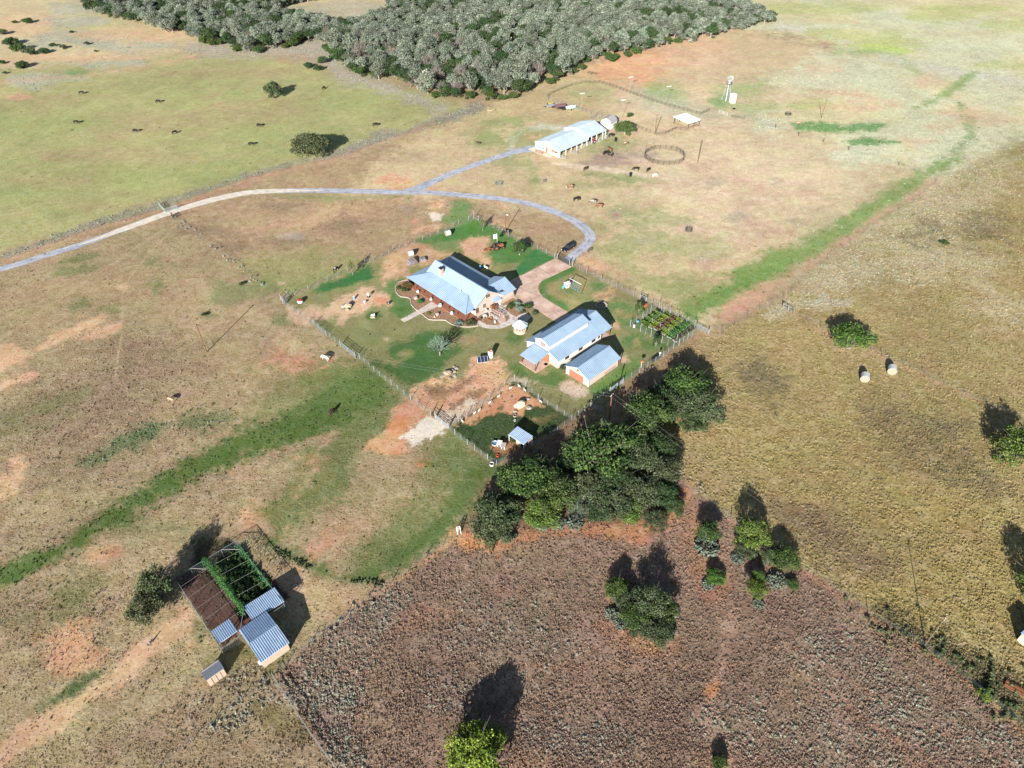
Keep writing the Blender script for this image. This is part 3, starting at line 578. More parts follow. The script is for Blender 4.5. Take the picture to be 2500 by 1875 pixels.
def ground_mesh():
    ys = list(np.linspace(-400, 20, 10))
    y = 30.0
    while y < 620: ys.append(y); y += max(.12, .0030*(y+10))
    while y < 7000: ys.append(y); y *= 1.18
    ys = np.array(ys)
    ss = np.concatenate([-np.array([16, 8, 4, 2.4, 1.6, 1.2]), np.linspace(-.86, .86, 860), np.array([1.2, 1.6, 2.4, 4, 8, 16])])
    Yg, Sg = np.meshgrid(ys, ss, indexing='ij'); Xg = Sg*np.maximum(Yg+56, 50)
    X = Xg.ravel(); Y = Yg.ravel(); nr, nc = Yg.shape
    co = np.zeros((nr*nc, 3), np.float32); co[:, 0] = X; co[:, 1] = Y
    m = bpy.data.meshes.new('ground'); m.vertices.add(nr*nc); m.vertices.foreach_set('co', co.ravel())
    i = np.arange((nr-1)*(nc-1)); r = i//(nc-1); c = i % (nc-1); a = r*nc+c
    q = np.stack([a, a+1, a+nc+1, a+nc], 1).astype(np.int32)
    m.loops.add(q.size); m.loops.foreach_set('vertex_index', q.ravel()); m.polygons.add(len(q))
    m.polygons.foreach_set('loop_start', np.arange(0, q.size, 4, dtype=np.int32)); m.polygons.foreach_set('loop_total', np.full(len(q), 4, np.int32))
    m.update(calc_edges=True)
    rgb, ch, PX, PY = fields(X, Y)
    # broad natural drift of tone
    n1 = fbm(X/22, Y/22, 5, 4)[:, None]; n2 = fbm(X/5, Y/5, 9, 4)[:, None]
    rgb = rgb*(1+.16*n1+.16*n2)
    g = np.clip(fbm(X/13, Y/13, 31, 4)*1.3, 0, 1)[:, None]*ch['r'][:, None]
    rgb = rgb*(1-.30*g)+rgb*np.array([.80, 1.02, .70])*.30*g
    col = np.concatenate([rgb, ch['r'][:, None]], 1).astype(np.float32)
    at = m.attributes.new('soil', 'FLOAT_COLOR', 'POINT'); at.data.foreach_set('color', np.clip(col, 0, 1).ravel())
    c2 = np.stack([ch['s'], ch['d'], ch['w'], ch['g']], 1).astype(np.float32)
    at = m.attributes.new('cover', 'FLOAT_COLOR', 'POINT'); at.data.foreach_set('color', c2.ravel())
    return m

def ground_material():
    m = bpy.data.materials.new('ground_cover'); m.use_nodes = True; nt = m.node_tree; N = nt.nodes; L = nt.links
    b = N['Principled BSDF']; b.inputs['Roughness'].default_value = .95; b.inputs['Specular IOR Level'].default_value = .1
    a = N.new('ShaderNodeAttribute'); a.attribute_name = 'soil'; a2 = N.new('ShaderNodeAttribute'); a2.attribute_name = 'cover'
    s2 = N.new('ShaderNodeSeparateColor'); L.new(a2.outputs['Color'], s2.inputs[0])
    geo = N.new('ShaderNodeNewGeometry')
    def noise(sc_, det, rough=.6, dist=0):
        n = N.new('ShaderNodeTexNoise'); n.inputs['Scale'].default_value = sc_; n.inputs['Detail'].default_value = det; n.inputs['Roughness'].default_value = rough
        n.inputs['Distortion'].default_value = dist; L.new(geo.outputs['Position'], n.inputs['Vector']); return n.outputs['Fac']
    def math_(op, x, y=None, z=None, clamp=False):
        n = N.new('ShaderNodeMath'); n.operation = op; n.use_clamp = clamp
        for i, v in enumerate((x, y, z)):
            if v is None: continue
            if isinstance(v, (int, float)): n.inputs[i].default_value = v
            else: L.new(v, n.inputs[i])
        return n.outputs[0]
    fine = noise(1.7, 3, .75); mid = noise(.45, 5, .7, .5); coarse = noise(.12, 4)
    fs = math_('MULTIPLY', math_('SUBTRACT', fine, .5), 2.1)
    ms = math_('MULTIPLY', math_('SUBTRACT', mid, .5), 1.7)
    tot = math_('ADD', fs, ms)
    amp = math_('MULTIPLY_ADD', a.outputs['Alpha'], .55, .30)
    k = math_('ADD', math_('MULTIPLY', tot, amp), 1.0)
    hs = N.new('ShaderNodeHueSaturation'); L.new(a.outputs['Color'], hs.inputs['Color']); L.new(math_('MAXIMUM', k, .25), hs.inputs['Value'])
    L.new(math_('MULTIPLY_ADD', math_('SUBTRACT', coarse, .5), .10, .5), hs.inputs['Hue'])
    L.new(math_('MULTIPLY_ADD', math_('SUBTRACT', mid, .5), -.7, .92), hs.inputs['Saturation'])
    # scattered dark debris and leaf litter
    vo = N.new('ShaderNodeTexVoronoi'); vo.inputs['Scale'].default_value = 1.1; L.new(geo.outputs['Position'], vo.inputs['Vector'])
    sp = math_('LESS_THAN', vo.outputs['Distance'], math_('MULTIPLY', math_('MULTIPLY', math_('GREATER_THAN', mid, .47), s2.outputs[2]), .33))
    mx = N.new('ShaderNodeMix'); mx.data_type = 'RGBA'; mx.inputs[7].default_value = (.07, .05, .035, 1)
    L.new(math_('MULTIPLY', sp, .75), mx.inputs[0]); L.new(hs.outputs[0], mx.inputs[6])
    L.new(mx.outputs[2], b.inputs['Base Color'])
    bp = N.new('ShaderNodeBump'); bp.inputs['Distance'].default_value = .30
    L.new(math_('MULTIPLY_ADD', a.outputs['Alpha'], .75, .12), bp.inputs['Strength'])
    L.new(math_('ADD', math_('MULTIPLY', fine, .7), mid), bp.inputs['Height']); L.new(bp.outputs[0], b.inputs['Normal'])
    return m
gm = ground_mesh(); gm.materials.append(ground_material())
tag(link(bpy.data.objects.new('ground', gm)), kind='structure')

# ------------------------------------------------------------------ trees and shrubs
def quads_mesh(name, C, Nn, size, tint, rng, aspect=.75):
    """many small leaf-clump faces: centres C, normals Nn, per-face size and tint"""
    n = len(C); ref = rng.normal(size=(n, 3)); U = np.cross(Nn, ref); U /= np.linalg.norm(U, axis=1)[:, None]+1e-9
    V = np.cross(Nn, U); s = size[:, None]*.5; a = U*s; b = V*s*aspect
    co = np.empty((n, 4, 3), np.float32); co[:, 0] = C-a-b*.5; co[:, 1] = C+a*.6-b; co[:, 2] = C+a+b*.6; co[:, 3] = C-a*.5+b
    m = bpy.data.meshes.new(name); m.vertices.add(4*n); m.vertices.foreach_set('co', co.ravel())
    m.loops.add(4*n); m.loops.foreach_set('vertex_index', np.arange(4*n, dtype=np.int32)); m.polygons.add(n)
    m.polygons.foreach_set('loop_start', np.arange(0, 4*n, 4, dtype=np.int32)); m.polygons.foreach_set('loop_total', np.full(n, 4, np.int32))
    m.update(calc_edges=True)
    at = m.attributes.new('tint', 'FLOAT', 'POINT'); at.data.foreach_set('value', np.repeat(tint, 4).astype(np.float32))
    return m
def crown_variant(seed, H=1.2, nl=16, n=4500, leaf=.09, base=.35, spread=1.0, fill=.55, open_=0.0, lobe=.40, deep=.25):
    """unit crown (radius about 1); H total height over radius; returns crown mesh and limb mesh"""
    rng = np.random.default_rng(seed); lob = []
    for i in range(nl):
        t = 2*math.pi*(i*.618+rng.random()*.15); r = spread*math.sqrt((i+.3)/nl)*.74
        z = H*(base+(1-base)*(.66-.36*(r/.8)**2+rng.normal()*.08-deep*(rng.random()**2)*(i%3==0))); s = lobe*(1-.25*r)*rng.uniform(.75, 1.25)
        lob.append((r*math.cos(t), r*math.sin(t), min(z, H-s*.6), s))
    C = []; Nn = []; T = []; w_ = np.array([l[3]**2 for l in lob]); w_ /= w_.sum()
    cnt = (w_*n).astype(int)
    for (x, y, z, s), k in zip(lob, cnt):
        d = rng.normal(size=(k, 3)); d /= np.linalg.norm(d, axis=1)[:, None]
        # uneven outline: the shell bulges and dips with direction, and only some patches carry leaves
        ph = rng.uniform(0, 6.28, 6); bump = 1+.16*np.sin(4*d[:, 0]+ph[0])*np.sin(5*d[:, 1]+ph[1])+.14*np.sin(9*d[:, 2]+7*d[:, 0]+ph[2])+.08*np.sin(15*d[:, 1]+ph[3])
        rr = s*bump*(1-(1-fill)*rng.random(k)**2.2)
        p = np.array([x, y, z])+d*rr[:, None]*np.array([1, 1, .72])
        keep = (d[:, 2] > -.75) & (rng.random(k) > open_)
        if open_ > 0: keep &= (np.sin(7*d[:, 0]+ph[4])*np.sin(6*d[:, 1]+ph[5])+np.sin(8*d[:, 2])*.5) > -.55
        p = p[keep]; dd = d[keep]; C.append(p); nn = dd+rng.normal(size=dd.shape)*.75+np.array([0, 0, .35]); nn /= np.linalg.norm(nn, axis=1)[:, None]; Nn.append(nn)
        T.append(np.clip(rng.normal(.45, .22, len(p))+rng.normal()*.10, 0, 1))
    C = np.concatenate(C); Nn = np.concatenate(Nn); T = np.concatenate(T)
    cm = quads_mesh('crown', C, Nn, leaf*rng.uniform(.55, 1.35, len(C)), T, rng)
    t = MB(); top = Vector((rng.normal()*.04, rng.normal()*.04, H*base*.8))
    t.path([(0, 0, -.03), (top.x*.5, top.y*.5, top.z*.5), top], [.075, .06, .05], 7)
    for (x, y, z, s) in lob:
        a = top+Vector((rng.normal()*.02, rng.normal()*.02, -abs(rng.normal()*.1)*H*base)); b = Vector((x, y, z+s*.15)); mid = a.lerp(b, .5)+Vector((rng.normal()*.06, rng.normal()*.06, .06))
        t.path([a, mid, b], [.034, .02, .008], 4)
        for q in range(3):
            e = b+Vector((rng.normal()*s*.8, rng.normal()*s*.8, abs(rng.normal())*s*.5)); t.tube(mid.lerp(b, rng.uniform(.3, .9)), e, .009, .003, 3, False)
    return cm, t.mesh('trunk')
def twig_variant(seed, H=1.2, n=90, r=.9, th=.010, leafn=0):
    """sparse or leafless crown: a fountain of forking twigs"""
    rng = np.random.default_rng(seed); t = MB(); q = MB()
    t.path([(0, 0, -.03), (.02, 0, H*.3)], [.05, .035], 6)
    tips = []
    for i in range(n):
        a = rng.uniform(0, 6.28); k = rng.random()**.6; d = Vector((math.cos(a)*r*k, math.sin(a)*r*k, H*(1-.45*k*k)*rng.uniform(.75, 1)))
        s = Vector((0, 0, H*rng.uniform(.15, .35))); m = s.lerp(d, .5)+Vector((rng.normal()*.06, rng.normal()*.06, .05))
        q.tube(s, m, th*1.5, th, 3, False); q.tube(m, d, th, th*.4, 3, False); tips.append(d); tips.append(m.lerp(d, .6))
        for j in range(3): e = m.lerp(d, rng.uniform(.2, .9)); q.tube(e, e+Vector((rng.normal()*.12, rng.normal()*.12, abs(rng.normal())*.1)), th*.6, th*.3, 3, False)
    cm = q.mesh('crown'); at = cm.attributes.new('tint', 'FLOAT', 'POINT'); at.data.foreach_set('value', rng.random(len(cm.vertices)).astype(np.float32))
    lm = None
    if leafn:
        T = np.array([list(x) for x in tips]); C = T[rng.integers(0, len(T), leafn)]+rng.normal(size=(leafn, 3))*.07
        nn = rng.normal(size=(leafn, 3)); nn /= np.linalg.norm(nn, axis=1)[:, None]
        lm = quads_mesh('leaves', C, nn, .055*rng.uniform(.6, 1.3, leafn), rng.random(leafn), rng)
    return cm, t.mesh('trunk'), lm
def with_mat(m, mt):
    c = m.copy(); c.materials.clear(); c.materials.append(mt); return c
OAK = [crown_variant(100+i, H=1.15, nl=34, n=13000, leaf=.060, base=.22, lobe=.27, open_=.1, deep=.5) for i in range(3)]
OAKW = [crown_variant(200+i, H=1.5+.18*(i % 3), nl=24, n=4600, leaf=.10, base=.30, open_=.15, lobe=.33, deep=.55) for i in range(6)]
LOOSE = [crown_variant(300+i, H=1.35, nl=26, n=9500, leaf=.058, base=.22, fill=.35, open_=.22, lobe=.29, deep=.6) for i in range(3)]
BUSH = [crown_variant(400+i, H=1.0, nl=15, n=3200, leaf=.11, base=.08, lobe=.34, open_=.12, deep=.5) for i in range(3)]
TWIG = [twig_variant(500+i) for i in range(3)]
SAP = [twig_variant(520+i, H=2.0, n=45, r=.75, th=.012, leafn=1500) for i in range(2)]
MATC = {}
def cm_(var, key, mt, bark):
    k = (id(var), key)
    if k not in MATC: MATC[k] = (with_mat(var[0], mt), with_mat(var[1], bark))
    return MATC[k]
rngT = random.Random(7)
def tree(name, label, cat, loc, R, var, mt, bark=None, hs=1.0, rz=None, group=None, lean=(0, 0)):
    bark = bark or Mbark; c, t = cm_(var, mt.name+bark.name, mt, bark)
    o = thing(name, label, cat, (loc[0], loc[1], 0), rngT.uniform(0, 6.28) if rz is None else rz, group)
    o.scale = (R, R, R*hs); o.rotation_euler[0] = lean[0]; o.rotation_euler[1] = lean[1]
    for n_, m_ in (('trunk', t), ('crown', c)):
        k = bpy.data.objects.new(n_, m_); link(k); k.parent = o
    if len(var) > 2 and var[2] is not None:
        k = bpy.data.objects.new('leaves', with_mat(var[2], Lbright)); link(k); k.parent = o
    return o

# ---- wood along the top
wood_poly = [px(*q) for q in [('n',175,-60),('a',560,70),('a',700,115),('a',920,155),('a',1060,205),('a',1200,225),('a',1330,285),('a',1480,322),('a',1620,350),('a',1700,345),('a',1900,298),('a',2060,262),('a',2110,320),
  ('b',30,455),('b',180,520),('b',330,515),('b',480,590),('b',620,640),('b',790,655),('b',900,632),('b',1030,672),('b',1170,622),('b',1280,552),('b',1340,550),('b',1460,510),('b',1570,455),('b',1600,415),('b',1800,392),('b',1900,352),('b',2040,312),('b',2200,272),
  ('c',10,285),('c',130,258),('c',260,218),('c',400,198),('c',480,165),('c',560,152),('c',590,145),('c',500,118),('c',420,80),('c',330,30),('c',300,-60)]]
clear_poly = [px('n',*q) for q in [(640,36),(720,10),(840,-8),(950,4),(952,34),(905,58),(830,62),(750,50)]]
clear2 = [px('n',*q) for q in [(960,10),(985,-20),(1060,-30),(1140,4),(1070,8)]]
rw = np.random.default_rng(11); pts = []
cand = np.stack([rw.uniform(-330, 240, 26000), rw.uniform(300, 520, 26000)], 1)
cX, cY = project(cand[:, 0], cand[:, 1])
ok = inside(cX, cY, wood_poly) & ~inside(cX, cY, clear_poly) & ~inside(cX, cY, clear2)
cand = cand[ok]; cX = cX[ok]; cY = cY[ok]
edge = seg_dist(cX, cY, wood_poly, True)
grid = {}
for i in range(len(cand)):
    x, y = cand[i]; dmin = 4.9 if edge[i] > 16 else 4.0
    gx, gy = int(x//8), int(y//8); good = True
    for a_ in (-1, 0, 1):
        for b_ in (-1, 0, 1):
            for (u, v) in grid.get((gx+a_, gy+b_), ()):
                if (u-x)**2+(v-y)**2 < dmin*dmin: good = False; break
    if good: grid.setdefault((gx, gy), []).append((x, y)); pts.append((x, y, edge[i], cX[i], cY[i]))
pts.sort(key=lambda p_: -p_[4])
WOODG = 'trees of the wood along the top'
wood_kinds = [
 ('live_oak', 'grey lichen-covered live oak in the dense wood along the top', Lgrey, OAKW, (3.3, 5.3), 1.15),
 ('live_oak', 'dark green live oak among the grey oaks of the wood along the top', Ldark, OAKW, (2.9, 4.6), 1.1),
 ('bare_oak', 'leafless pale grey tree standing in the wood along the top', Ltwig, TWIG, (3.2, 4.6), 1.75),
 ('elm_tree', 'bright green bushy tree at the edge of the grey wood along the top', Lgreen, BUSH, (2.4, 3.8), 1.25)]
rest = []; protos = {}; nw = 0
for (x, y, e, X_, Y_) in pts:
    r = rngT.random(); u = vnoise(np.array([x/30.]), np.array([y/30.]), 77)[0]
    if e < 9 and Y_ > 60: kd = 3 if r < .45 else (1 if r < .75 else 0)
    elif X_ < 620: kd = 1 if r < .45 else (0 if r < .85 else 2)
    else: kd = 0 if r < .72-.35*(u > .62) else (1 if r < .90 else 2)
    nm, lb, mt, vs_, rr, hs = wood_kinds[kd]
    if nw < 300:
        R_ = rngT.uniform(*rr); tree(nm, lb, 'tree', (x, y), R_, vs_[rngT.randrange(len(vs_))], mt, Mbarkw if kd in (0, 2) else Mbark, hs*rngT.uniform(.85, 1.15), group=WOODG+', '+['grey ones', 'dark green ones', 'leafless ones', 'bright green ones'][kd])
    else: rest.append((x, y, rngT.uniform(*rr), kd, rngT.uniform(0, 6.28)))
    nw += 1
print('wood trees', nw, 'rest', len(rest))

# ---- geometry-node scatter (one object per uncountable ground cover)
def scatter(name, P, scale, rot, variants, tilt=None, gc=None):
    P = np.asarray(P, np.float32); n = len(P)
    m = bpy.data.meshes.new(name); m.vertices.add(n); m.vertices.foreach_set('co', P.ravel())
    at = m.attributes.new('sz', 'FLOAT', 'POINT'); at.data.foreach_set('value', np.asarray(scale, np.float32))
    R3 = np.zeros((n, 3), np.float32); R3[:, 2] = rot
    if tilt is not None: R3[:, 0] = tilt
    at = m.attributes.new('rt', 'FLOAT_VECTOR', 'POINT'); at.data.foreach_set('vector', R3.ravel())
    if gc is not None:
        at = m.attributes.new('gc', 'FLOAT_COLOR', 'POINT'); at.data.foreach_set('color', np.concatenate([gc, np.ones((n, 1))], 1).astype(np.float32).ravel())
    o = link(bpy.data.objects.new(name, m)); tag(o, kind='stuff')
    col = bpy.data.collections.new(name+'_kinds')
    for i, v in enumerate(variants):
        q = bpy.data.objects.new(f'{name}_kind', v); col.objects.link(q)
    ng = bpy.data.node_groups.new(name, 'GeometryNodeTree'); ng.interface.new_socket('Geometry', in_out='INPUT', socket_type='NodeSocketGeometry')
    ng.interface.new_socket('Geometry', in_out='OUTPUT', socket_type='NodeSocketGeometry')
    gi = ng.nodes.new('NodeGroupInput'); go = ng.nodes.new('NodeGroupOutput'); ip = ng.nodes.new('GeometryNodeInstanceOnPoints')
    ci = ng.nodes.new('GeometryNodeCollectionInfo'); ci.inputs['Collection'].default_value = col; ci.inputs['Separate Children'].default_value = True; ci.inputs['Reset Children'].default_value = True
    a1 = ng.nodes.new('GeometryNodeInputNamedAttribute'); a1.data_type = 'FLOAT'; a1.inputs[0].default_value = 'sz'
    a2 = ng.nodes.new('GeometryNodeInputNamedAttribute'); a2.data_type = 'FLOAT_VECTOR'; a2.inputs[0].default_value = 'rt'
    rv = ng.nodes.new('FunctionNodeRandomValue'); rv.data_type = 'INT'
    ii = [s for s in rv.inputs if s.name == 'Max' and s.type == 'INT'][0]; ii.default_value = len(variants)-1
    io = [s for s in rv.outputs if s.type == 'INT'][0]
    l = ng.links
    l.new(gi.outputs[0], ip.inputs['Points']); l.new(ci.outputs[0], ip.inputs['Instance']); ip.inputs['Pick Instance'].default_value = True
    l.new(io, ip.inputs['Instance Index']); l.new(a1.outputs[0], ip.inputs['Scale'])
    er = ng.nodes.new('FunctionNodeEulerToRotation'); l.new(a2.outputs[0], er.inputs[0]); l.new(er.outputs[0], ip.inputs['Rotation'])
    l.new(ip.outputs[0], go.inputs[0])
    md = o.modifiers.new('scatter', 'NODES'); md.node_group = ng
    return o
def joined(parts):
    """one mesh out of (mesh, material) pairs, keeping the tint attribute"""
    V = []; Fa = []; T = []; MI = []; b = 0; m = bpy.data.meshes.new('tree_kind')
    for i, (q, mt) in enumerate(parts):
        co = np.empty(len(q.vertices)*3, np.float32); q.vertices.foreach_get('co', co); V += co.reshape(-1, 3).tolist()
        Fa += [tuple(b+v for v in p_.vertices) for p_ in q.polygons]; MI += [i]*len(q.polygons); m.materials.append(mt)
        t = np.full(len(q.vertices), .5, np.float32)
        if 'tint' in q.attributes: q.attributes['tint'].data.foreach_get('value', t)
        T.append(t); b += len(q.vertices)
    m.from_pydata(V, [], Fa); m.polygons.foreach_set('material_index', MI)
    at = m.attributes.new('tint', 'FLOAT', 'POINT'); at.data.foreach_set('value', np.concatenate(T)); return m
if rest:
    for kd, nm in ((0, 'grey'), (1, 'green')):
        rs = [q for q in rest if (q[3] == 1) == (kd == 1)]
        if not rs: continue
        var = [joined([(OAKW[i][0], Lgrey if kd == 0 else Ldark), (OAKW[i][1], Mbarkw)]) for i in ((0, 2, 4) if kd == 0 else (1, 3))]
        scatter('distant_wood', [(q[0], q[1], 0) for q in rs], [q[2] for q in rs], [q[4] for q in rs], var)

# ---- ground cover kinds
def tuft_mesh(seed, n, mt, h=.5, spread=.55, w=.10, droop=.5):
    rng = np.random.default_rng(seed); a = rng.uniform(0, 6.28, n); k = rng.random(n)
    C = np.stack([np.cos(a)*k*spread, np.sin(a)*k*spread, h*(.3+.6*rng.random(n))*(1-droop*k)], 1)
    nn = np.stack([np.cos(a)*.8, np.sin(a)*.8, .4+rng.random(n)], 1)+rng.normal(size=(n, 3))*.6; nn /= np.linalg.norm(nn, axis=1)[:, None]
    m = quads_mesh('tuft', C, nn, w*rng.uniform(.7, 1.6, n)*3, np.clip(rng.normal(.5, .28, n), 0, 1), rng, .6); m.materials.append(mt); return m
def covermat(name, own, mixk, lo, hi, vr=.2):
    """plants tinted by the growth they stand in: ground tone mixed with the plant's own colour, light and dark blades"""
    m = bpy.data.materials.new(name); m.use_nodes = True; nt = m.node_tree; N = nt.nodes; L = nt.links
    b = N['Principled BSDF']; b.inputs['Roughness'].default_value = .9; b.inputs['Specular IOR Level'].default_value = .1
    g = N.new('ShaderNodeAttribute'); g.attribute_type = 'INSTANCER'; g.attribute_name = 'gc'
    t = N.new('ShaderNodeAttribute'); t.attribute_name = 'tint'; oi = N.new('ShaderNodeObjectInfo')
    mx = N.new('ShaderNodeMix'); mx.data_type = 'RGBA'; mx.inputs[0].default_value = mixk; mx.inputs[7].default_value = (*own, 1); L.new(g.outputs['Color'], mx.inputs[6])
    r = N.new('ShaderNodeMapRange'); r.inputs['To Min'].default_value = lo; r.inputs['To Max'].default_value = hi; L.new(t.outputs['Fac'], r.inputs[0])
    r2 = N.new('ShaderNodeMapRange'); r2.inputs['To Min'].default_value = 1-vr; r2.inputs['To Max'].default_value = 1+vr; L.new(oi.outputs['Random'], r2.inputs[0])
    mu = N.new('ShaderNodeMath'); mu.operation = 'MULTIPLY'; L.new(r.outputs[0], mu.inputs[0]); L.new(r2.outputs[0], mu.inputs[1])
    hs = N.new('ShaderNodeHueSaturation'); L.new(mx.outputs[2], hs.inputs['Color']); L.new(mu.outputs[0], hs.inputs['Value']); hs.inputs['Saturation'].default_value = .95
    L.new(hs.outputs[0], b.inputs['Base Color'])
    tr = N.new('ShaderNodeBsdfTranslucent'); L.new(hs.outputs[0], tr.inputs[0]); ms = N.new('ShaderNodeMixShader'); ms.inputs[0].default_value = .3
    L.new(b.outputs[0], ms.inputs[1]); L.new(tr.outputs[0], ms.inputs[2]); L.new(ms.outputs[0], N['Material Output'].inputs[0])
    return m
Gsage = covermat('sage_leaves', (.235,.26,.205), .65, .7, 1.7, .22)
Gdry = covermat('dry_grass', (.26,.21,.13), .25, .75, 1.8, .25)
Gyel = covermat('ripe_grass', (.24,.20,.10), .3, .75, 1.8, .2)
Gbrn = covermat('dead_weeds', (.20,.155,.13), .3, .6, 2.0, .3)
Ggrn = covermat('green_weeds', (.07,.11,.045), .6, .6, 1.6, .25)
def cover(name, seed, N, fn, mt, smin, smax, yr=(36, 420), h=.5, nb=34, w=.10, far=1.0):
    rng = np.random.default_rng(seed)
    y = yr[0]*np.exp(rng.random(N)*math.log(yr[1]/yr[0]))            # sampling thins with distance
    x = rng.uniform(-.86, .86, N)*(y+60)
    rgb, ch, X, Y = fields(x, y)
    pr = fn(ch, X, Y, x, y); k = (rng.random(N) < pr) & (X > -120) & (X < 2620) & (Y < 2050) & (Y > -60)
    x = x[k]; y = y[k]; n = len(x)
    P = np.stack([x, y, np.full(n, -.02)], 1); s = (smin+(smax-smin)*rng.random(n)**2)*(1+far*np.clip(y/400, 0, 1))
    print(name, n)
    return scatter(name, P, s, rng.uniform(0, 6.28, n), [tuft_mesh(seed*10+i, nb, mt, h=h, w=w) for i in range(4)], gc=rgb[k])
FN = lambda s, sc_, x, y: fbm(x/sc_, y/sc_, s, 3)
YF = [px('n', *q) for q in [(1640,862),(1912,735),(2290,440),(2900,100),(2900,2300),(2330,1640),(1700,1200),(1500,1060)]]
cover('sage_shrubs', 3, 620000, lambda c, X, Y, x, y: c['s']**1.3*(.2+.8*(FN(3, 2.2, x, y) > 0)), Gsage, .16, .6, yr=(36, 520), h=.6, nb=30, w=.12, far=.1)
cover('dead_weeds', 4, 620000, lambda c, X, Y, x, y: np.clip(c['d']*.75, 0, 1)*(.3+.7*(FN(4, 2, x, y) > 0)), Gbrn, .12, .42, yr=(36, 170), h=.8, nb=20)
cover('dry_grass', 5, 620000, lambda c, X, Y, x, y: .6*c['r']*(c['d'] < .95)*(.2+.8*(FN(5, 3, x, y) > 0))*~inside(X, Y, YF), Gdry, .11, .33, yr=(36, 330), h=.42, nb=16)
cover('ripe_grass', 6, 520000, lambda c, X, Y, x, y: .8*c['r']*(.2+.8*(FN(6, 1.6, x, y) > -.05))*inside(X, Y, YF), Gyel, .16, .45, yr=(40, 330), h=.6, nb=18)
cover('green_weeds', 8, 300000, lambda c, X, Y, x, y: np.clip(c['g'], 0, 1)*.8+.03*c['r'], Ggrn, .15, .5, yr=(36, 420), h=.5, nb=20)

def brush(name, seed, lines, n, smin, smax, mt, wj):
    rng = np.random.default_rng(seed); P = []
    for pl in lines:
        Q = [gp('n', *q) for q in pl]; Ls = [(b-a).length for a, b in zip(Q, Q[1:])]; tot = sum(Ls); k_ = int(n*tot/100)
        for i in range(k_):
            t = rng.random()*tot; j = 0
            while t > Ls[j]: t -= Ls[j]; j += 1
            p = Q[j].lerp(Q[j+1], t/Ls[j]); P.append((p.x+rng.normal()*wj, p.y+rng.normal()*wj, -.03))
    P = [p for p in P if vnoise(np.array([p[0]/4]), np.array([p[1]/4]), seed)[0] > .35]; m_ = len(P); g_ = fields(np.array([p[0] for p in P]), np.array([p[1] for p in P]))[0]
    return scatter(name, P, rng.uniform(smin, smax, m_), rng.uniform(0, 6.28, m_), [tuft_mesh(seed*10+i, 46, mt, h=.8, w=.13) for i in range(4)], gc=g_)
Gbush = covermat('brush_leaves', (.05,.075,.035), .85, .4, 1.7, .35)
brush('fence_brush', 61, [[(2080,1470),(2231,1570),(2328,1640),(2520,1770)], [(2250,1530),(2350,1600),(2520,1690)]], 300, .3, 1.0, Gbush, 2.0)
brush('fence_brush', 62, [[(420,527),(457,555),(539,618),(576,643),(666,717)], [(955,1424),(845,1504),(760,1570)], [(667,1652),(590,1710),(500,1784)], [(1560,1060),(1680,1160),(1780,1262)], [(1210,1150),(1290,1110),(1396,1030)]], 90, .25, .8, Gsage, .7)
brush('ditch_shade_tufts', 63, [[(650,1330),(700,1360),(760,1390),(830,1412),(930,1425)]], 700, .3, .6, Gbush, .35)  # dark tufts set along the ditch in place of its shadow
# ---- individual trees
def T(name, label, k, x, y, R, var, mt, hs=1.0, bark=None, z=0.0, group=None, cat='tree', **kw):
    g = gp(k, x, y, z); return tree(name, label, cat, g, R, var, mt, bark, hs, group=group, **kw)
T('live_oak','round dark olive oak alone in the pasture with cattle, far from the fence','a',1775,632,4.8,OAK[0],Lolive,1.35)
T('live_oak','large wide grey-green oak beside the pasture fence north of the curved road','a',2025,1000,8.8,OAK[0],Lolive,.85,rz=.3)
T('oak_tree','spreading green tree with white forked trunk behind the long barn','N',2080,490,5.2,OAK[2],Lgreen,.95,bark=Mbarkw)
T('mesquite_tree','bright green spreading tree with white limbs on the right-hand fence line','e',1055,575,6.6,LOOSE[0],Lbright,.75,bark=Mbarkw,z=3.2)
T('mesquite_tree','bright green tree cut off by the right edge below the fence line','e',2120,1250,6.4,LOOSE[1],Lbright,.9,z=4)
T('mesquite_tree','dark tree outside the right edge casting a shadow on the yellow field','f',2215,560,4.5,LOOSE[2],Lgreen,1.1)
T('mesquite_tree','leaning feathery tree left of the wire enclosure','D',260,640,3.9,LOOSE[1],Lolive,1.5,z=4.5)
T('mesquite_tree','smaller feathery crown under the leaning tree left of the wire enclosure','D',205,850,3.8,LOOSE[2],Lolive,1.2,z=3.2)
T('mesquite_tree','yellow-green tree alone at the bottom edge of the brown field','h',860,1610,5.3,OAK[1],Lpine,1.05)
T('yard_tree','thin silver-leaved tree with white trunk on the lawn below the house','Y',880,205,3.6,TWIG[0],Lsilver,1.5,bark=Mbarkw)
T('yard_tree','small round green tree on the lawn beside the entrance drive','n',1268,622,2.9,LOOSE[0],Lgreen,1.25,bark=Mbarkw)
T('sapling','thin grey sapling in the green corner of the north yard','n',1178.5,564,1.5,SAP[0],Ltwig,1.6,bark=Mbarkw)
T('sapling','thin white-stemmed sapling in the deep green strip by the left yard fence','n',861.7,671,1.7,SAP[1],Ltwig,1.5,bark=Mbarkw)
T('sapling','slim young green tree beside the fenced vegetable garden gate bench','n',1560,764,1.5,LOOSE[2],Lgreen,1.8,bark=Mbarkw)
T('sapling','slim dark young tree at the lower side of the vegetable garden','n',1601,845,1.2,LOOSE[1],Ldark,2.2,bark=Mbarkw)
T('shrub','small isolated dark shrub in the upper right field','c',1690,1580,1.6,BUSH[0],Ldark,.8,cat='shrub')
T('shrub','small round dark shrub near the tall pole in the left field','d',1275,435,1.0,BUSH[1],Ldark,.9,cat='shrub')
T('shrub','small round shrub beside the brushy boundary fence','d',1508,242,1.0,BUSH[2],Ldark,.9,cat='shrub')
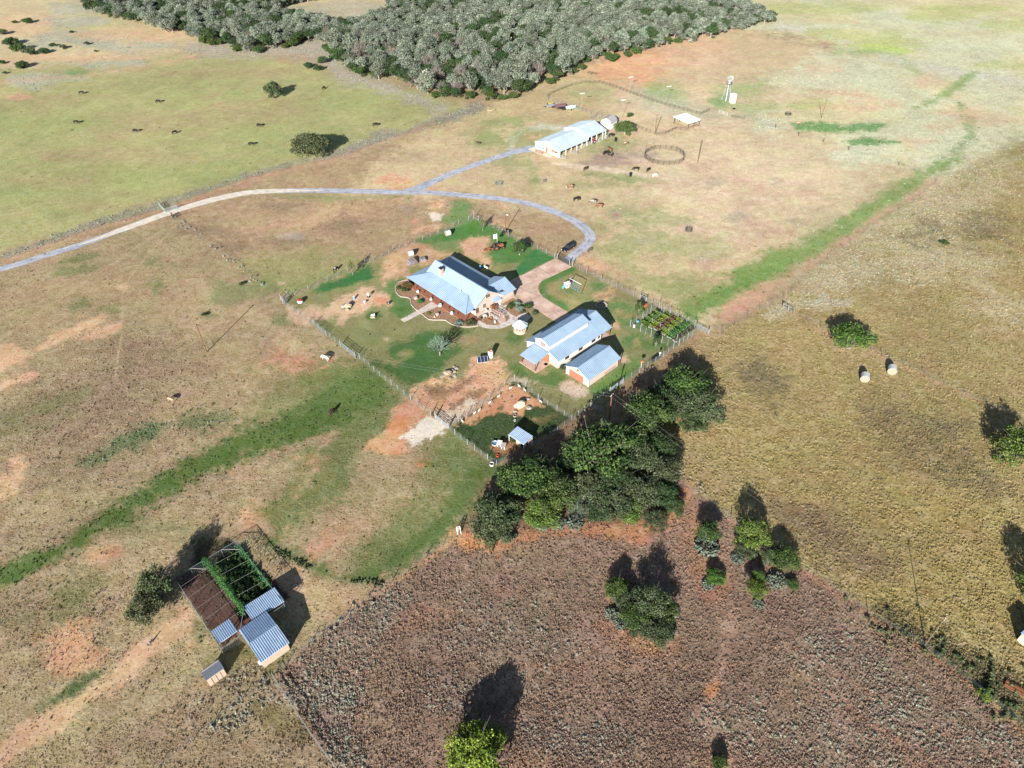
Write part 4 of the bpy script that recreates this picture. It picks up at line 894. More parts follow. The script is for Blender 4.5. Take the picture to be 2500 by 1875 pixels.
T('shrub','yellow-green bush near the bottom right corner','f',1885,1205,1.5,BUSH[0],Lbright,.9,cat='shrub')
T('shrub','small green upright bush at the bottom edge right of centre','f',225,1640,1.3,BUSH[1],Lgreen,1.4,cat='shrub')
T('shrub','round little green tree behind the barn tree','R',530,332,1.5,BUSH[2],Lgreen,1.4,cat='shrub')
fl = [(180,150,3.6,'topmost round'),(100,150,1.8,'small pale'),(20,225,3.5,'dark'),(80,290,4.6,'wide dark'),(130,330,4.4,'bright'),(200,355,4.2,'big front'),(290,345,3.4,'rightmost dark'),(345,300,2.0,'small grey'),(415,315,2.4,'lone green'),(150,440,4.0,'lowest wide'),(10,415,2.2,'half-hidden left'),(565,290,1.9,'lone right-hand'),(465,212,1.5,'tiny upper'),(620,335,1.1,'tiny lower'),(35,478,1.4,'flat dark')]
for i, (x, y, r_, wd) in enumerate(fl):
    T('juniper_bush', f'{wd} bush of the scattered group in the top left corner', 'a', x, y, r_, BUSH[i % 3], [Ldark, Lgreen, Lolive][i % 3], .95, cat='bush', group='bushes scattered in the top left corner')
for i, (x, y, r_, wd) in enumerate([(2000,440,2.6,'left'),(2060,460,2.6,'front'),(2090,410,3.0,'tall')]):
    T('bush', f'{wd} dark bush of the trio before the wood edge', 'a', x, y, r_, BUSH[i], Ldark, 1.2, cat='bush', group='bushes before the wood edge')
T('oak_tree','spreading dark oak at the far right tip of the wood','c',555,140,3.6,OAKW[2],Ldark,.8)
# the grove below the goat pen
gv = [('K',1070,185,6.2,.95,'g','top right, dark green'),('K',1140,300,5.4,.9,'o','right-hand, with bare grey limbs'),('K',1100,380,3.6,.9,'d','small, thin, right of the bare trunk'),('K',880,320,5.6,1.15,'g','slender, left of the top right one'),
 ('K',960,250,4.4,1.1,'d','dark, filling in left of the top right one'),('K',820,430,4.8,1.05,'g','green, between slender and largest trees'),('K',930,480,4.4,1.0,'d','shaded, above the right edge'),('K',1010,300,4.0,1.0,'o','olive, in the upper arm of the grove'),
 ('K',640,500,7.4,1.1,'g','largest, in the middle'),('K',760,470,4.6,1.2,'g','behind the largest'),('K',540,560,4.4,1.1,'d','left shoulder of the largest'),('K',360,620,5.4,1.1,'g','dense, behind the feed shed'),('K',240,650,4.6,1.15,'g','dense, far left'),('K',440,720,4.6,1.0,'g','bright, left centre'),
 ('K',560,700,4.6,.95,'o','low, centre'),('K',700,640,4.6,1.0,'d','dark, centre'),('K',700,760,4.2,.9,'o','front centre'),('K',150,790,4.8,1.05,'o','olive, lower left'),('K',120,880,4.4,.8,'o','olive, lowest left'),('K',370,810,4.2,.9,'b','bright, front left'),
 ('K',840,560,4.4,1.1,'o','thin, right centre'),('K',960,600,4.0,1.05,'o','pale, right edge'),('K',860,700,4.4,.95,'o','grey-limbed, lower right'),('K',780,790,3.2,.8,'b','pale, front right'),('K',940,710,3.6,.9,'d','dark, lower right'),('K',1000,780,2.6,.7,'d','small dark, right tip'),
 ('K',910,850,2.8,.8,'o','small, lowest right'),('K',540,790,3.2,.7,'s','silvery bush, front centre'),('K',630,810,2.6,.7,'d','small, front centre')]
GM = dict(g=Lgreen, o=Lolive, d=Ldark, b=Lbright, s=Lsilver)
for i, (k, x, y, r_, hs, mt, wd) in enumerate(gv):
    T('oak_tree', f'grove oak below the goat pen: {wd}', k, x, y, r_*1.12, (OAK+LOOSE)[(i*5) % 6] if mt != 's' else TWIG[1], GM[mt], hs, group='oaks of the grove below the goat pen', z=r_*.8*hs)
for i, (x, y, r_, hs, mt, wd) in enumerate([(160,180,3.0,1.15,'g','left crown of the three at the field corner'),(440,190,4.0,1.15,'b','tallest bright crown at the field corner'),(400,280,2.4,.9,'o','small crown under the tallest one at the field corner'),(640,350,3.3,.95,'g','right crown beside the fence at the field corner'),(540,330,2.2,.9,'o','thin crown between the others at the field corner'),(205,455,2.2,.9,'b','small yellow-green tree standing lower left of the corner group'),(460,540,2.4,1.1,'b','front yellow-green tree of the corner group'),(470,470,1.8,1.2,'b','narrow tree just behind the front yellow-green one'),(690,500,1.4,.7,'g','low bush at the right end of the corner group')]):
    T('mesquite_tree', wd, 'f', x, y, r_, (LOOSE+OAK)[(i*2) % 6], GM[mt], hs, z=r_*.6*hs)
for i, (x, y, r_, hs, mt, wd) in enumerate([(1480,900,2.6,1.2,'g','narrow left tree of the clump standing alone in the brown field'),(1540,990,2.6,1.0,'o','grey-green tree of the lone clump, left of centre'),(1740,1010,4.0,1.1,'b','largest tree of the lone clump in the brown field'),(1840,1080,3.0,1.0,'g','right-hand tree of the lone clump in the brown field'),(1600,1120,3.2,.9,'g','middle tree of the lone clump in the brown field'),(1780,1220,3.6,.75,'b','front tree of the lone clump in the brown field'),(1650,1210,2.4,.7,'o','low front-left bush of the lone clump in the brown field')]):
    T('mesquite_tree', wd, 'T', x, y, r_, (OAK+LOOSE)[(i*5+1) % 6], Lolive if mt == 'b' else GM[mt], hs, z=r_*.6*hs)
# prickly pears: clusters of flat pads
def cactus_mesh(seed, n=170):
    rng = np.random.default_rng(seed); m = MB()
    for i in range(n):
        a = rng.uniform(0, 6.28); k = math.sqrt(rng.random()); c = Vector((math.cos(a)*k, math.sin(a)*k, (.75-.45*k*k)*rng.uniform(.3, 1))); r_ = rng.uniform(.07, .13)
        q = Matrix.Rotation(rng.uniform(0, 6.28), 3, 'Z') @ Matrix.Rotation(rng.normal()*.5, 3, 'Y'); vs_ = []
        for x_ in (-.016, .016):
            for j in range(7): t = 2*math.pi*j/7; vs_.append(c+q @ Vector((x_, math.cos(t)*r_, math.sin(t)*r_*1.25)))
        m.add(vs_, [tuple(range(6, -1, -1)), tuple(range(7, 14))]+[(j, (j+1) % 7, 7+(j+1) % 7, 7+j) for j in range(7)])
    r = m.mesh('pads'); r.materials.append(Mcactus); return r
CM = [cactus_mesh(i) for i in range(3)]
for i, (k, x, y, r_, wd) in enumerate([('K',360,880,2.0,'left end of the row in front of the grove'),('K',440,870,2.2,'in the row in front of the grove, second from its left end'),('K',520,870,2.2,'centre of the row in front of the grove'),('K',660,815,1.9,'at the foot of the grove, right of the silvery bush'),('K',200,935,2.0,'under the lowest left oak of the grove'),('K',985,745,1.8,'right tip of the grove'),
  ('f',150,280,3.0,'large dark, under the left crown of the corner group'),('f',590,490,2.3,'between front and right trees of the corner group'),('f',160,510,1.6,'left of the small yellow-green tree of the corner group'),('f',475,632,1.3,'lowest of the corner group'),('f',340,350,1.6,'middle of the corner group'),
  ('T',1440,1110,1.7,'left side of the lone clump'),('T',1910,1090,1.5,'right side of the lone clump'),('T',1885,1230,1.4,'lower right of the lone clump'),('T',1500,1190,1.4,'lower left of the lone clump')]):
    g = gp(k, x, y); o = link(bpy.data.objects.new('prickly_pear', CM[i % 3])); o.location = (g.x, g.y, 0); r_ *= .8; o.scale = (r_, r_, r_*.8); o.rotation_euler[2] = i
    tag(o, 'prickly pear clump, '+wd, 'cactus', 'prickly pear clumps round the trees')

# ------------------------------------------------------------------ buildings
SC = dict(group=None)
def wall_gable(m, L_, W_, he, hr, z0=0.0, inset=.15):
    """solid gabled wall body, long axis along x"""
    l, w_ = L_/2-inset, W_/2-inset; slope = (hr-he)/(W_/2); zt = he+slope*inset-.10; zr = hr-.12
    vs_ = [(-l, -w_, z0), (-l, w_, z0), (-l, w_, zt), (-l, 0, zr), (-l, -w_, zt), (l, -w_, z0), (l, w_, z0), (l, w_, zt), (l, 0, zr), (l, -w_, zt)]
    return m.add(vs_, [(0, 4, 3, 2, 1), (5, 6, 7, 8, 9), (0, 5, 9, 4), (1, 2, 7, 6), (4, 9, 8, 3), (2, 3, 8, 7), (0, 1, 6, 5)])
def gable_roof(root, u0, u1, W_, he, hr, step=.5, mt=None, rib=None, name='roof', v0=None, w=.05, h=.04, ridge=True):
    a = MB(); r = MB(); hw = W_/2
    for s in (-1, 1):
        pts = [(u0, s*hw, he), (u1, s*hw, he), (u1, 0, hr), (u0, 0, hr)]
        if s > 0: pts = pts[::-1]; e0, e1 = pts[3], pts[2]
        else: e0, e1 = pts[0], pts[1]
        seam_roof(a, r, pts, e0, e1, step, w, h)
    if ridge:
        r.box(((u0+u1)/2, 0, hr+.02), (u1-u0, .3, .07))
    o = a.build(name, mt or Mroof, root); r.build('seams', rib or Mrib, o); return o
def win(root, c, dims, mt=Mwin, frame=Mwhite, name='window'):
    """window box set proud of a wall; dims = (dx, dy, dz) with the thin axis small"""
    o = MB().box(c, dims).build(name, mt, root)
    f = MB(); x, y, z = c; dx, dy, dz = dims
    t = .07
    if dx < dy:
        for s in (-1, 1): f.box((x, y+s*(dy/2+t/2), z), (dx+.03, t, dz+2*t)); f.box((x, y, z+s*(dz/2+t/2)), (dx+.03, dy, t))
        f.box((x, y, z), (dx+.02, .04, dz))
    else:
        for s in (-1, 1): f.box((x+s*(dx/2+t/2), y, z), (t, dy+.03, dz+2*t)); f.box((x, y, z+s*(dz/2+t/2)), (dx, dy+.03, t))
        f.box((x, y, z), (.04, dy+.02, dz))
    f.build('frame', frame, o); return o

# ---- single garage
g = thing('garage', 'small cream garage with grey metal gable roof and terracotta roller door', 'garage', (20.02, 133.02, 0), .76)
wall_gable(MB(), 11.9, 7.7, 2.51, 4.28, inset=.35).build('wall', Mcream, g)
gable_roof(g, -6.05, 6.05, 7.92, 2.51, 4.28, .5, w=.09, h=.045)
d = MB().box((-5.63, .35, 1.12), (.07, 4.6, 2.2)).build('roller_door', Mreddoor, g)
fr = MB(); fr.box((-5.64, .35, 2.30), (.10, 4.9, .14)); [fr.box((-5.64, .35+s*2.39, 1.15), (.10, .16, 2.3)) for s in (-1, 1)]
fr.build('door_frame', Mwhite, d)
m = MB(); m.box((-5.66, 0, 3.15), (.1, .5, .35)); m.build('gable_vent', Mbrown, g)
m = MB(); m.box((-5.62, -3.55, 1.2), (.1, .3, 2.3)); m.box((-5.62, 3.55, 1.2), (.1, .3, 2.3)); m.build('corner_trim', Mwhite, g)
m = MB()
for k in range(8): m.box((.6+k*.55, -3.55, .35), (.06, .06, .7))
m.box((2.5, -3.56, .66), (4.4, .05, .06)); m.build('side_rack', Mbrown, g)
m = MB(); m.box((5.9, -3.7, 1.3), (.16, .16, 2.3)); m.build('post', Mbrown, g)

# ---- workshop with raised roof
WS = thing('workshop', 'long white workshop with raised clerestory roof of ribbed grey metal and side porch', 'building', (14.98, 144.45, 0), .7463)
def loc_prism(m, prof, y0, y1):
    pass
l0, l1 = -9.85, 6.3
m = MB()
w_ = 5.5; slope = (5.0-2.57)/5.855
vs_ = [(l0, -w_, 0), (l0, w_, 0), (l0, w_, 2.57+slope*.35-.1), (l0, 0, 4.88), (l0, -w_, 2.57+slope*.35-.1)]
vs_ += [(l1, *p[1:]) for p in vs_]
m.add(vs_, [(0, 4, 3, 2, 1), (5, 6, 7, 8, 9), (0, 5, 9, 4), (1, 2, 7, 6), (4, 9, 8, 3), (2, 3, 8, 7), (0, 1, 6, 5)]); m.build('wall', Mwhitewall, WS)
gable_roof(WS, -10.18, 10.18, 11.71, 2.57, 5.0, .5, w=.09, h=.045)
mo = MB(); vs_ = [(-9.9, -2.35, 4.0), (-9.9, 2.35, 4.0), (-9.9, 2.35, 5.38), (-9.9, 0, 6.36), (-9.9, -2.35, 5.38)]; vs_ += [(4.55, *p[1:]) for p in vs_]
mo.add(vs_, [(0, 4, 3, 2, 1), (5, 6, 7, 8, 9), (0, 5, 9, 4), (1, 2, 7, 6), (4, 9, 8, 3), (2, 3, 8, 7), (0, 1, 6, 5)])
mo = mo.build('clerestory', Mwhite, WS)
r_ = gable_roof(WS, -10.14, 4.82, 5.2, 5.385, 6.49, .5, name='upper_roof', w=.09, h=.045)
MB().box((-9.93, -.25, 4.65), (.08, 1.6, 1.15)).build('loft_door', Mreddoor, mo)
MB().box((-9.87, 0, .45), (.10, 11.1, .9)).build('stone_base', Mstone, WS)
MB().box((-9.89, 0, 1.3), (.1, 5.0, 2.6)).build('porch_door_wall', Mwood, WS)
a = MB(); rr_ = MB(); seam_roof(a, rr_, [(-15.06, -2.67, 2.65), (-15.06, 2.67, 2.65), (-10.15, 2.67, 3.58), (-10.15, -2.67, 3.58)], (-15.06, -2.67, 2.65), (-15.06, 2.67, 2.65), .5)
o = a.build('porch_roof', Mroof, WS); rr_.build('seams', Mrib, o)
for s in (-1, 1): MB().box((-14.75, s*2.4, 1.27), (.18, .18, 2.5)).build('porch_post', Mbrown, WS)
m = MB(); m.box((-14.95, 0, 2.5), (.12, 5.2, .14)); [m.box((-12.4, s*2.55, 2.85), (5.0, .1, .14)) for s in ()]; m.build('fascia', Mbrown, WS)
MB().box((-12.4, 0, .07), (5.3, 6.0, .14)).build('porch_slab', Mconc, WS)
for u in (-6.6, -1.6, 3.3): win(WS, (u, -5.52, 1.7), (1.25, .06, .7), Mglass, Mwin)
win(WS, (5.4, -5.52, 1.7), (.5, .06, .6), Mglass, Mwin)
for u, v in ((9.8, -5.4), (9.8, 5.4), (9.8, 0)): MB().box((u, v, 1.25), (.2, .2, 2.5 if v else 4.6)).build('post', Mbrown, WS)
MB().box((8.2, 0, .06), (3.6, 10.9, .12)).build('patio_slab', Mconc, WS)
tag(MB().lathe(gp('W', 640, 1105), [(.55, 0), (.6, .12), (.5, .14)], 14).build('paddling_pool', mat('pale_green', (.30,.42,.33))), 'small pale green tub on the porch slab edge of the workshop', 'tub')

# ---- main house
HS = thing('ranch_house', 'large ranch house with blue-grey metal roof, wraparound porch and stone chimney', 'house', (-14.87, 169.19, 0), -.8194)
a = MB(); r = MB()
seam_roof(a, r, [(-13.1, -8.43, 2.55), (13.1, -8.43, 2.55), (8.2, -3.05, 4.0), (-8.1, -3.05, 4.0)], (-13.1, -8.43, 2.55), (13.1, -8.43, 2.55), .6, .09, .04)
seam_roof(a, r, [(-13.1, 8.43, 2.55), (-13.1, -8.43, 2.55), (-8.1, -3.05, 4.0), (-8.1, 3.05, 4.0)], (-13.1, 8.43, 2.55), (-13.1, -8.43, 2.55), .6, .09, .04)
seam_roof(a, r, [(13.1, 8.43, 2.55), (-13.1, 8.43, 2.55), (-8.1, 3.05, 4.0), (13.1, 3.05, 4.0)], (13.1, 8.43, 2.55), (-13.1, 8.43, 2.55), .6, .09, .04)
seam_roof(a, r, [(13.1, -8.43, 2.55), (13.1, -5.2, 2.62), (8.2, -3.05, 4.0)], (13.1, -8.43, 2.55), (13.1, -5.2, 2.6), .6, .09, .04)
for p, q in (((-13.1, -8.43, 2.6), (-8.1, -3.05, 4.05)), ((13.1, -8.43, 2.6), (8.2, -3.05, 4.05)), ((-13.1, 8.43, 2.6), (-8.1, 3.05, 4.05))): r.bar(p, q, .18, .06)
o = a.build('porch_roof', Mroof, HS); r.build('seams', Mrib, o)
a = MB(); r = MB(); k_ = (6.10-2.66)/5.09
seam_roof(a, r, [(-9.86, -3.6, 6.1-k_*3.6), (9.0, -3.6, 6.1-k_*3.6), (9.0, 0, 6.1), (-9.86, 0, 6.1)], (-9.86, -3.6, 3.7), (9.0, -3.6, 3.7), .6, .09, .04)
seam_roof(a, r, [(9.0, -5.09, 2.66), (13.1, -5.09, 2.66), (13.1, 0, 6.1), (9.0, 0, 6.1)], (9.0, -5.09, 2.66), (13.1, -5.09, 2.66), .6, .09, .04)
seam_roof(a, r, [(13.1, 5.09, 2.66), (-9.86, 5.09, 2.66), (-9.86, 0, 6.1), (13.1, 0, 6.1)], (13.1, 5.09, 2.66), (-9.86, 5.09, 2.66), .6, .09, .04)
r.box((1.62, 0, 6.13), (22.96, .3, .07))
o = a.build('roof', Mroof, HS); r.build('seams', Mrib, o)
ch = MB(); ch.box((-4.5, -2.3, 5.0), (1.15, .95, 3.2)); ch = ch.build('chimney', Mstone, HS)
m = MB(); m.box((-4.5, -2.3, 6.63), (1.3, 1.1, .1)); m.box((-4.7, -2.3, 6.85), (.25, .3, .35)); m.box((-4.2, -2.3, 6.85), (.25, .3, .35)); m.build('chimney_cap', Mdark, ch)
a = MB(); r = MB()
seam_roof(a, r, [(9.3, 2.0, 4.65), (9.3, 9.6, 4.65), (13.95, 9.6, 2.75), (13.95, 4.8, 2.75)], (13.95, 4.8, 2.75), (13.95, 9.6, 2.75), .6, .09, .04)
seam_roof(a, r, [(9.3, 9.6, 4.65), (9.3, 2.0, 4.65), (5.6, 5.0, 3.12), (4.65, 9.6, 2.75)], (4.65, 9.6, 2.75), (4.65, 5.0, 2.75), .6, .09, .04)
r.box((9.3, 5.9, 4.69), (.3, 7.4, .07))
o = a.build('wing_roof', Mroof, HS); r.build('seams', Mrib, o)
m = MB(); l0, l1 = -8.9, 12.65
vs_ = [(l0, -4.75, 0), (l0, 4.75, 0), (l0, 4.75, 2.75), (l0, 0, 5.95), (l0, -4.75, 2.75)]; vs_ += [(l1, *p[1:]) for p in vs_]
m.add(vs_, [(0, 4, 3, 2, 1), (5, 6, 7, 8, 9), (0, 5, 9, 4), (1, 2, 7, 6), (4, 9, 8, 3), (2, 3, 8, 7), (0, 1, 6, 5)])
m.build('wall', Mcreamy, HS)
m = MB(); vs_ = [(5.1, 4.0, 0), (13.5, 4.0, 0), (13.5, 4.0, 2.8), (9.3, 4.0, 4.5), (5.1, 4.0, 2.8)]; vs_ += [(p[0], 9.15, p[2]) for p in vs_]
m.add(vs_, [(0, 1, 2, 3, 4), (5, 9, 8, 7, 6), (0, 5, 6, 1), (1, 6, 7, 2), (4, 3, 8, 9), (2, 7, 8, 3), (0, 4, 9, 5)]); m.build('wing_wall', Mcreamy, HS)
m = MB(); m.box((13.53, 6.6, .5), (.1, 5.2, 1.0)); m.box((12.68, -1.5, .35), (.1, 6.4, .7)); m.build('stone_base', Mstone, HS)
win(HS, (12.68, 0.0, 4.35), (.06, 1.5, 1.1), Mwin, Mcream)
win(HS, (12.68, -1.4, 1.75), (.06, 1.0, 1.25), Mwin, Mcream)
MB().box((12.69, -4.0, 1.1), (.07, 1.0, 2.1)).build('door', Mwin, HS)
win(HS, (12.68, 2.4, 1.75), (.06, 1.0, 1.25), Mwin, Mcream)
a = MB(); a.slab([(12.7, 1.3, 2.75), (14.2, 1.3, 2.3), (14.2, 3.7, 2.3), (12.7, 3.7, 2.75)], .08); a.build('door_awning', Mroof, HS)
m = MB(); m.box((0, -6.9, .14), (25.2, 4.1, .28)); m.box((-11.0, 0, .14), (3.8, 9.7, .28)); m.box((-3, 6.6, .14), (16, 3.6, .28)); m.box((13.9, -6.7, .14), (2.4, 2.6, .26)); m.build('porch_deck', Mdeck, HS)
for u in (-12.7, -9.3, -5.9, -2.4, 1.4, 5.2, 9.0, 12.7): MB().box((u, -8.2, 1.35), (.15, .15, 2.3)).build('porch_post', Mbrown, HS)
for u, v in ((-12.7, -3), (-12.7, 3), (-12.7, 8.1), (-6, 8.1), (0, 8.1)): MB().box((u, v, 1.35), (.15, .15, 2.3)).build('porch_post', Mbrown, HS)
m = MB(); m.box((0, -8.3, 2.42), (26, .06, .16)); m.build('fascia', Mroof, HS)
m = MB(); m.tube((5.5, -3.6, 3.5), (5.5, -3.6, 4.5), .09); m.build('vent_pipe', Msteel, HS)
m = MB(); m.tube((12.8, 4.9, 3.0), (12.8, 4.9, 3.6), .05); m.lathe((12.8, 4.9, 3.5), [(.05, 0), (.4, .18), (.38, .2)], 10); m.build('satellite_dish', Mdark, HS)
m = MB(); m.lathe((12.9, -5.4, 2.2), [(.1, 0), (.35, .15), (.3, .5), (.05, .6)], 10); m.build('porch_lantern', Mdark, HS)
for u in (-7.5, -5.2, 3.0, 7.0): MB().box((u, -4.79, 1.3), (1.1, .06, 1.6)).build('window', Mglass, HS)
MB().box((-.4, -4.8, 1.3), (1.1, .07, 2.1)).build('door', Mwood, HS)

# ---- livestock barn (two gabled halls end to end)
BN = thing('barn', 'long white barn of two stepped gabled halls with pale metal roof', 'barn', (21.10, 270.55, 0), .7446)
gable_roof(BN, -8.21, 8.3, 13.98, 2.46, 4.60, .6, Mroofw, Mroofw)
gable_roof(BN, 8.21, 19.09, 13.92, 3.34, 5.50, .6, Mroofw, Mroofw, name='high_roof')
Mbw = mat('white_barn_wall', (.78,.76,.72), .7, 0, .04, 1)
m = MB(); k_ = (4.6-2.46)/6.99
prof = [(-6.75, 0), (6.65, 0), (6.65, 2.46+k_*.34-.1), (0, 4.48), (-6.75, 2.44)]
vs_ = [(-7.95, *p) for p in prof]+[(-7.8, *p) for p in prof]; m.add(vs_, [(0, 4, 3, 2, 1), (5, 6, 7, 8, 9)]+[(i, (i+1) % 5, 5+(i+1) % 5, 5+i) for i in range(5)])
m.box((0, 1.8, 1.3), (15.4, 9.4, 2.3)); m.box((0, 6.5, 1.25), (15.9, .2, 2.3)); m.build('wall', Mbw, BN)
m = MB(); k_ = (5.5-3.34)/6.96
prof = [(-6.5, 2.5), (6.5, 0.0), (6.5, 3.38), (0, 5.38), (-6.5, 3.38)]
vs_ = [(8.4, *p) for p in prof]+[(8.55, *p) for p in prof]; m.add(vs_, [(0, 4, 3, 2, 1), (5, 6, 7, 8, 9)]+[(i, (i+1) % 5, 5+(i+1) % 5, 5+i) for i in range(5)])
prof = [(2.0, 0), (6.5, 0), (6.5, 3.38), (0, 5.38), (-6.5, 3.38), (-6.5, 2.7), (2.0, 2.7)]
vs_ = [(18.6, *p) for p in prof]+[(18.75, *p) for p in prof]; m.add(vs_, [(0, 6, 5, 4, 3, 2, 1), (7, 8, 9, 10, 11, 12, 13)]+[(i, (i+1) % 7, 7+(i+1) % 7, 7+i) for i in range(7)])
m.box((13.5, 6.45, 1.6), (10.2, .2, 3.2)); m.build('high_wall', Mbw, BN)
for u in (-4.37, -1.4, 1.77, 4.8, 7.6): MB().box((u, -6.6, 1.2), (.2, .2, 2.4)).build('post', Mwhite, BN)
for u in (10.4, 13.4, 17.1, 18.7): MB().box((u, -6.6, 1.65), (.24, .24, 3.3)).build('post', Mwhite, BN)
sh = MB().box((-7.98, -3.9, 1.55), (.07, 3.7, .95)).build('window', Mwood, BN)
MB().box((-8.0, -4.9, 1.55), (.09, .9, .85)).build('pane', Mwin, sh); MB().box((-8.02, -3.9, 1.55), (.08, .12, 1.0)).build('frame', Mwhite, sh)
MB().box((-7.99, .3, 1.05), (.07, 1.3, 2.1)).build('door', Mwood, BN)
MB().lathe((-7.98, 0, 3.7), [(.3, -.3), (.3, .3)], 8).build('gable_vent', Mreddoor, BN)
MB().box((8.36, 0, 4.8), (.07, .5, .5)).build('gable_vent', Mreddoor, BN)
a = MB(); a.slab([(-11.3, .2, 2.2), (-11.3, 4.0, 2.2), (-8.0, 4.0, 2.75), (-8.0, .2, 2.75)], .1); a.build('entry_roof', Mroofw, BN)
for v in (.4, 3.8): MB().box((-10.5, v, 1.1), (.16, .16, 2.2)).build('post', Mwood, BN)
MB().box((-9.5, 2.1, .05), (3.0, 4.2, .1)).build('entry_slab', Mconc, BN)
def panel_fence(name, label, pts, h=1.3, post=1.8, parent=None, rails=4, mt=Msteel, pm=Msteel, group=None, cat='fence', th=.05, pr=.05):
    """rail panels on posts along a polyline of world points"""
    o = thing(name, label, cat, pts[0], 0, group); O = Vector(pts[0]); P = [Vector(p)-O for p in pts]; n = 0
    rl = MB()
    for a_, b_ in zip(P, P[1:]):
        L_ = (b_-a_).length; k = max(1, round(L_/post))
        for i in range(k+1):
            if i == k and b_ is not P[-1]: continue
            p = a_.lerp(b_, i/k)
            if n < 100: q = MB(); q.tube((0, 0, 0), (0, 0, h+.15), pr, n=5); q = q.build('post', pm, o); q.location = p; n += 1
            else: rl.tube(p, p+Vector((0, 0, h+.15)), pr, n=5)
        for j in range(rails):
            z = h*(j+1)/rails; rl.bar(a_+Vector((0, 0, z)), b_+Vector((0, 0, z)), th, th)
    rl.build('rails', mt, o); return o
def bl(u, v, z=0):
    c, s = math.cos(.7446), math.sin(.7446); return (21.1+c*u-s*v, 270.55+s*u+c*v, z)
panel_fence('pen_panel', 'steel cattle panel standing out from the near corner of the barn', [bl(-8.3, -6.9), bl(-7.5, -9.6)], rails=6)
panel_fence('pen_panel', 'steel cattle panel standing out from the middle of the barn front', [bl(-1.7, -6.8), bl(-1.4, -9.6)], rails=6)
panel_fence('stall_rails', 'pale pipe rails along the open side of the barn', [bl(1.7, -6.9), bl(7.7, -6.9), bl(18.7, -7.2)], rails=4, mt=Mwhite, pm=Mwhite, post=2.4)
# tractor under the roof
def tractor(name, label, loc, rz, body, wheelm, s=1.0, mower=False, cat='tractor'):
    t = thing(name, label, cat, loc, rz); t.scale = (s, s, s)
    b = MB(); b.box((.75, 0, 1.05), (1.7, .7, .6)); b.box((1.65, 0, .95), (.15, .62, .7)); b.box((-.45, 0, .85), (.9, .6, .4)); b.box((-.5, .62, 1.35), (.9, .3, .08)); b.box((-.5, -.62, 1.35), (.9, .3, .08)); b.build('body', body, t)
    MB().box((-.55, 0, 1.25), (.5, .5, .12)).box((-.8, 0, 1.5), (.1, .5, .4)).build('seat', Mdark, t)
    m = MB(); m.tube((.2, 0, 1.2), (-.1, 0, 1.6), .03); m.lathe((-.1, 0, 1.6), [(.2, 0), (.2, .03)], 10); m.build('steering_wheel', Mdark, t)
    MB().tube((1.1, .2, 1.3), (1.1, .2, 2.0), .05).build('exhaust', Mdark, t)
    for x, y, r_, w2 in ((-.55, .75, .75, .35), (-.55, -.75, .75, .35), (1.45, .6, .42, .22), (1.45, -.6, .42, .22)):
        w = MB().tube((x, y-w2/2, r_), (x, y+w2/2, r_), r_, n=16).build('wheel', Mtire, t); MB().tube((x, y-w2/2-.02, r_), (x, y+w2/2+.02, r_), r_*.5, n=10).build('rim', wheelm, w)
    if mower:
        m = MB(); m.bar((-.9, 0, .5), (-2.9, 0, .4), .2); m.box((-3.1, 0, .45), (1.6, 1.1, .35)); m.box((-2.4, .1, .7), (.9, .5, .3)); m.build('implement', body, t)
        MB().tube((-3.3, -.6, .35), (-3.3, -.45, .35), .35, n=10).build('implement_wheel', Mrust, t)
    return t
tractor('tractor', 'red tractor parked under the open side of the far barn hall', bl(11.9, -6.4), .9, Mred, Mwhite)
tractor('tractor', 'rusty antique tractor with trailing implement on the dirt behind the house', gp('M', 1760, 885), .35, Mrust, Mrust, 1.15, True)
# gambrel shed
sh = thing('gambrel_shed', 'small white gambrel-roofed shed with grey shingles behind the barn', 'shed', bl(29.6, .9), .7446+.22)
pf = [(-2.4, 0), (2.4, 0), (2.4, 2.0), (1.7, 3.2), (0, 3.9), (-1.7, 3.2), (-2.4, 2.0)]
m = MB(); vs_ = [(-2.6, *p) for p in pf]+[(2.6, *p) for p in pf]; m.add(vs_, [(0, 6, 5, 4, 3, 2, 1), (7, 8, 9, 10, 11, 12, 13)]+[(i, (i+1) % 7, 7+(i+1) % 7, 7+i) for i in range(7)]); m.build('wall', Mbw, sh)
a = MB(); q = [(-2.55, 1.95), (-1.8, 3.27), (0, 4.0), (1.8, 3.27), (2.55, 1.95)]
for p0, p1 in zip(q, q[1:]): a.slab([(-2.8, *p0), (2.8, *p0), (2.8, *p1), (-2.8, *p1)], .07)
a.build('roof', Mshingle2, sh); MB().box((-2.64, 0, 3.0), (.05, .35, .4)).build('vent', Mwin, sh)
tag(MB().prism([(g_.x, g_.y) for g_ in [gp('N', 1745, 385), gp('N', 1905, 365), gp('N', 1880, 420), gp('N', 1735, 460)]], 0, .06).build('concrete_slab', Mconc), 'pale pinkish concrete slab in front of the gambrel shed', 'slab')
# pole shelter with white roof
st_ = thing('pole_shelter', 'open pole shelter with flat white metal roof at the arena corner', 'shelter', (74.65, 290.9, 0), .60)
m = MB(); seam_roof(m, m, [(-3.7, -4.4, 2.7), (3.7, -4.4, 2.7), (3.7, 4.4, 3.0), (-3.7, 4.4, 3.0)], (-3.7, -4.4, 2.7), (3.7, -4.4, 2.7), .8); m.build('roof', mat('white_sheet_roof', (.70,.74,.76), .5, .1, .04), st_)
for u in (-3.3, 0, 3.3):
    for v in (-4.0, 4.0): MB().box((u, v, 1.35), (.2, .2, 2.7)).build('post', Mdarkwood, st_)
m = MB(); [m.bar((-3.3, -4.0, z), (3.3, -4.0, z), .08) for z in (.5, 1.0)]; [m.bar((-3.3, -4.0, z), (-3.3, 4.0, z), .08) for z in (.5, 1.0)]; m.build('rails', Mdarkwood, st_)

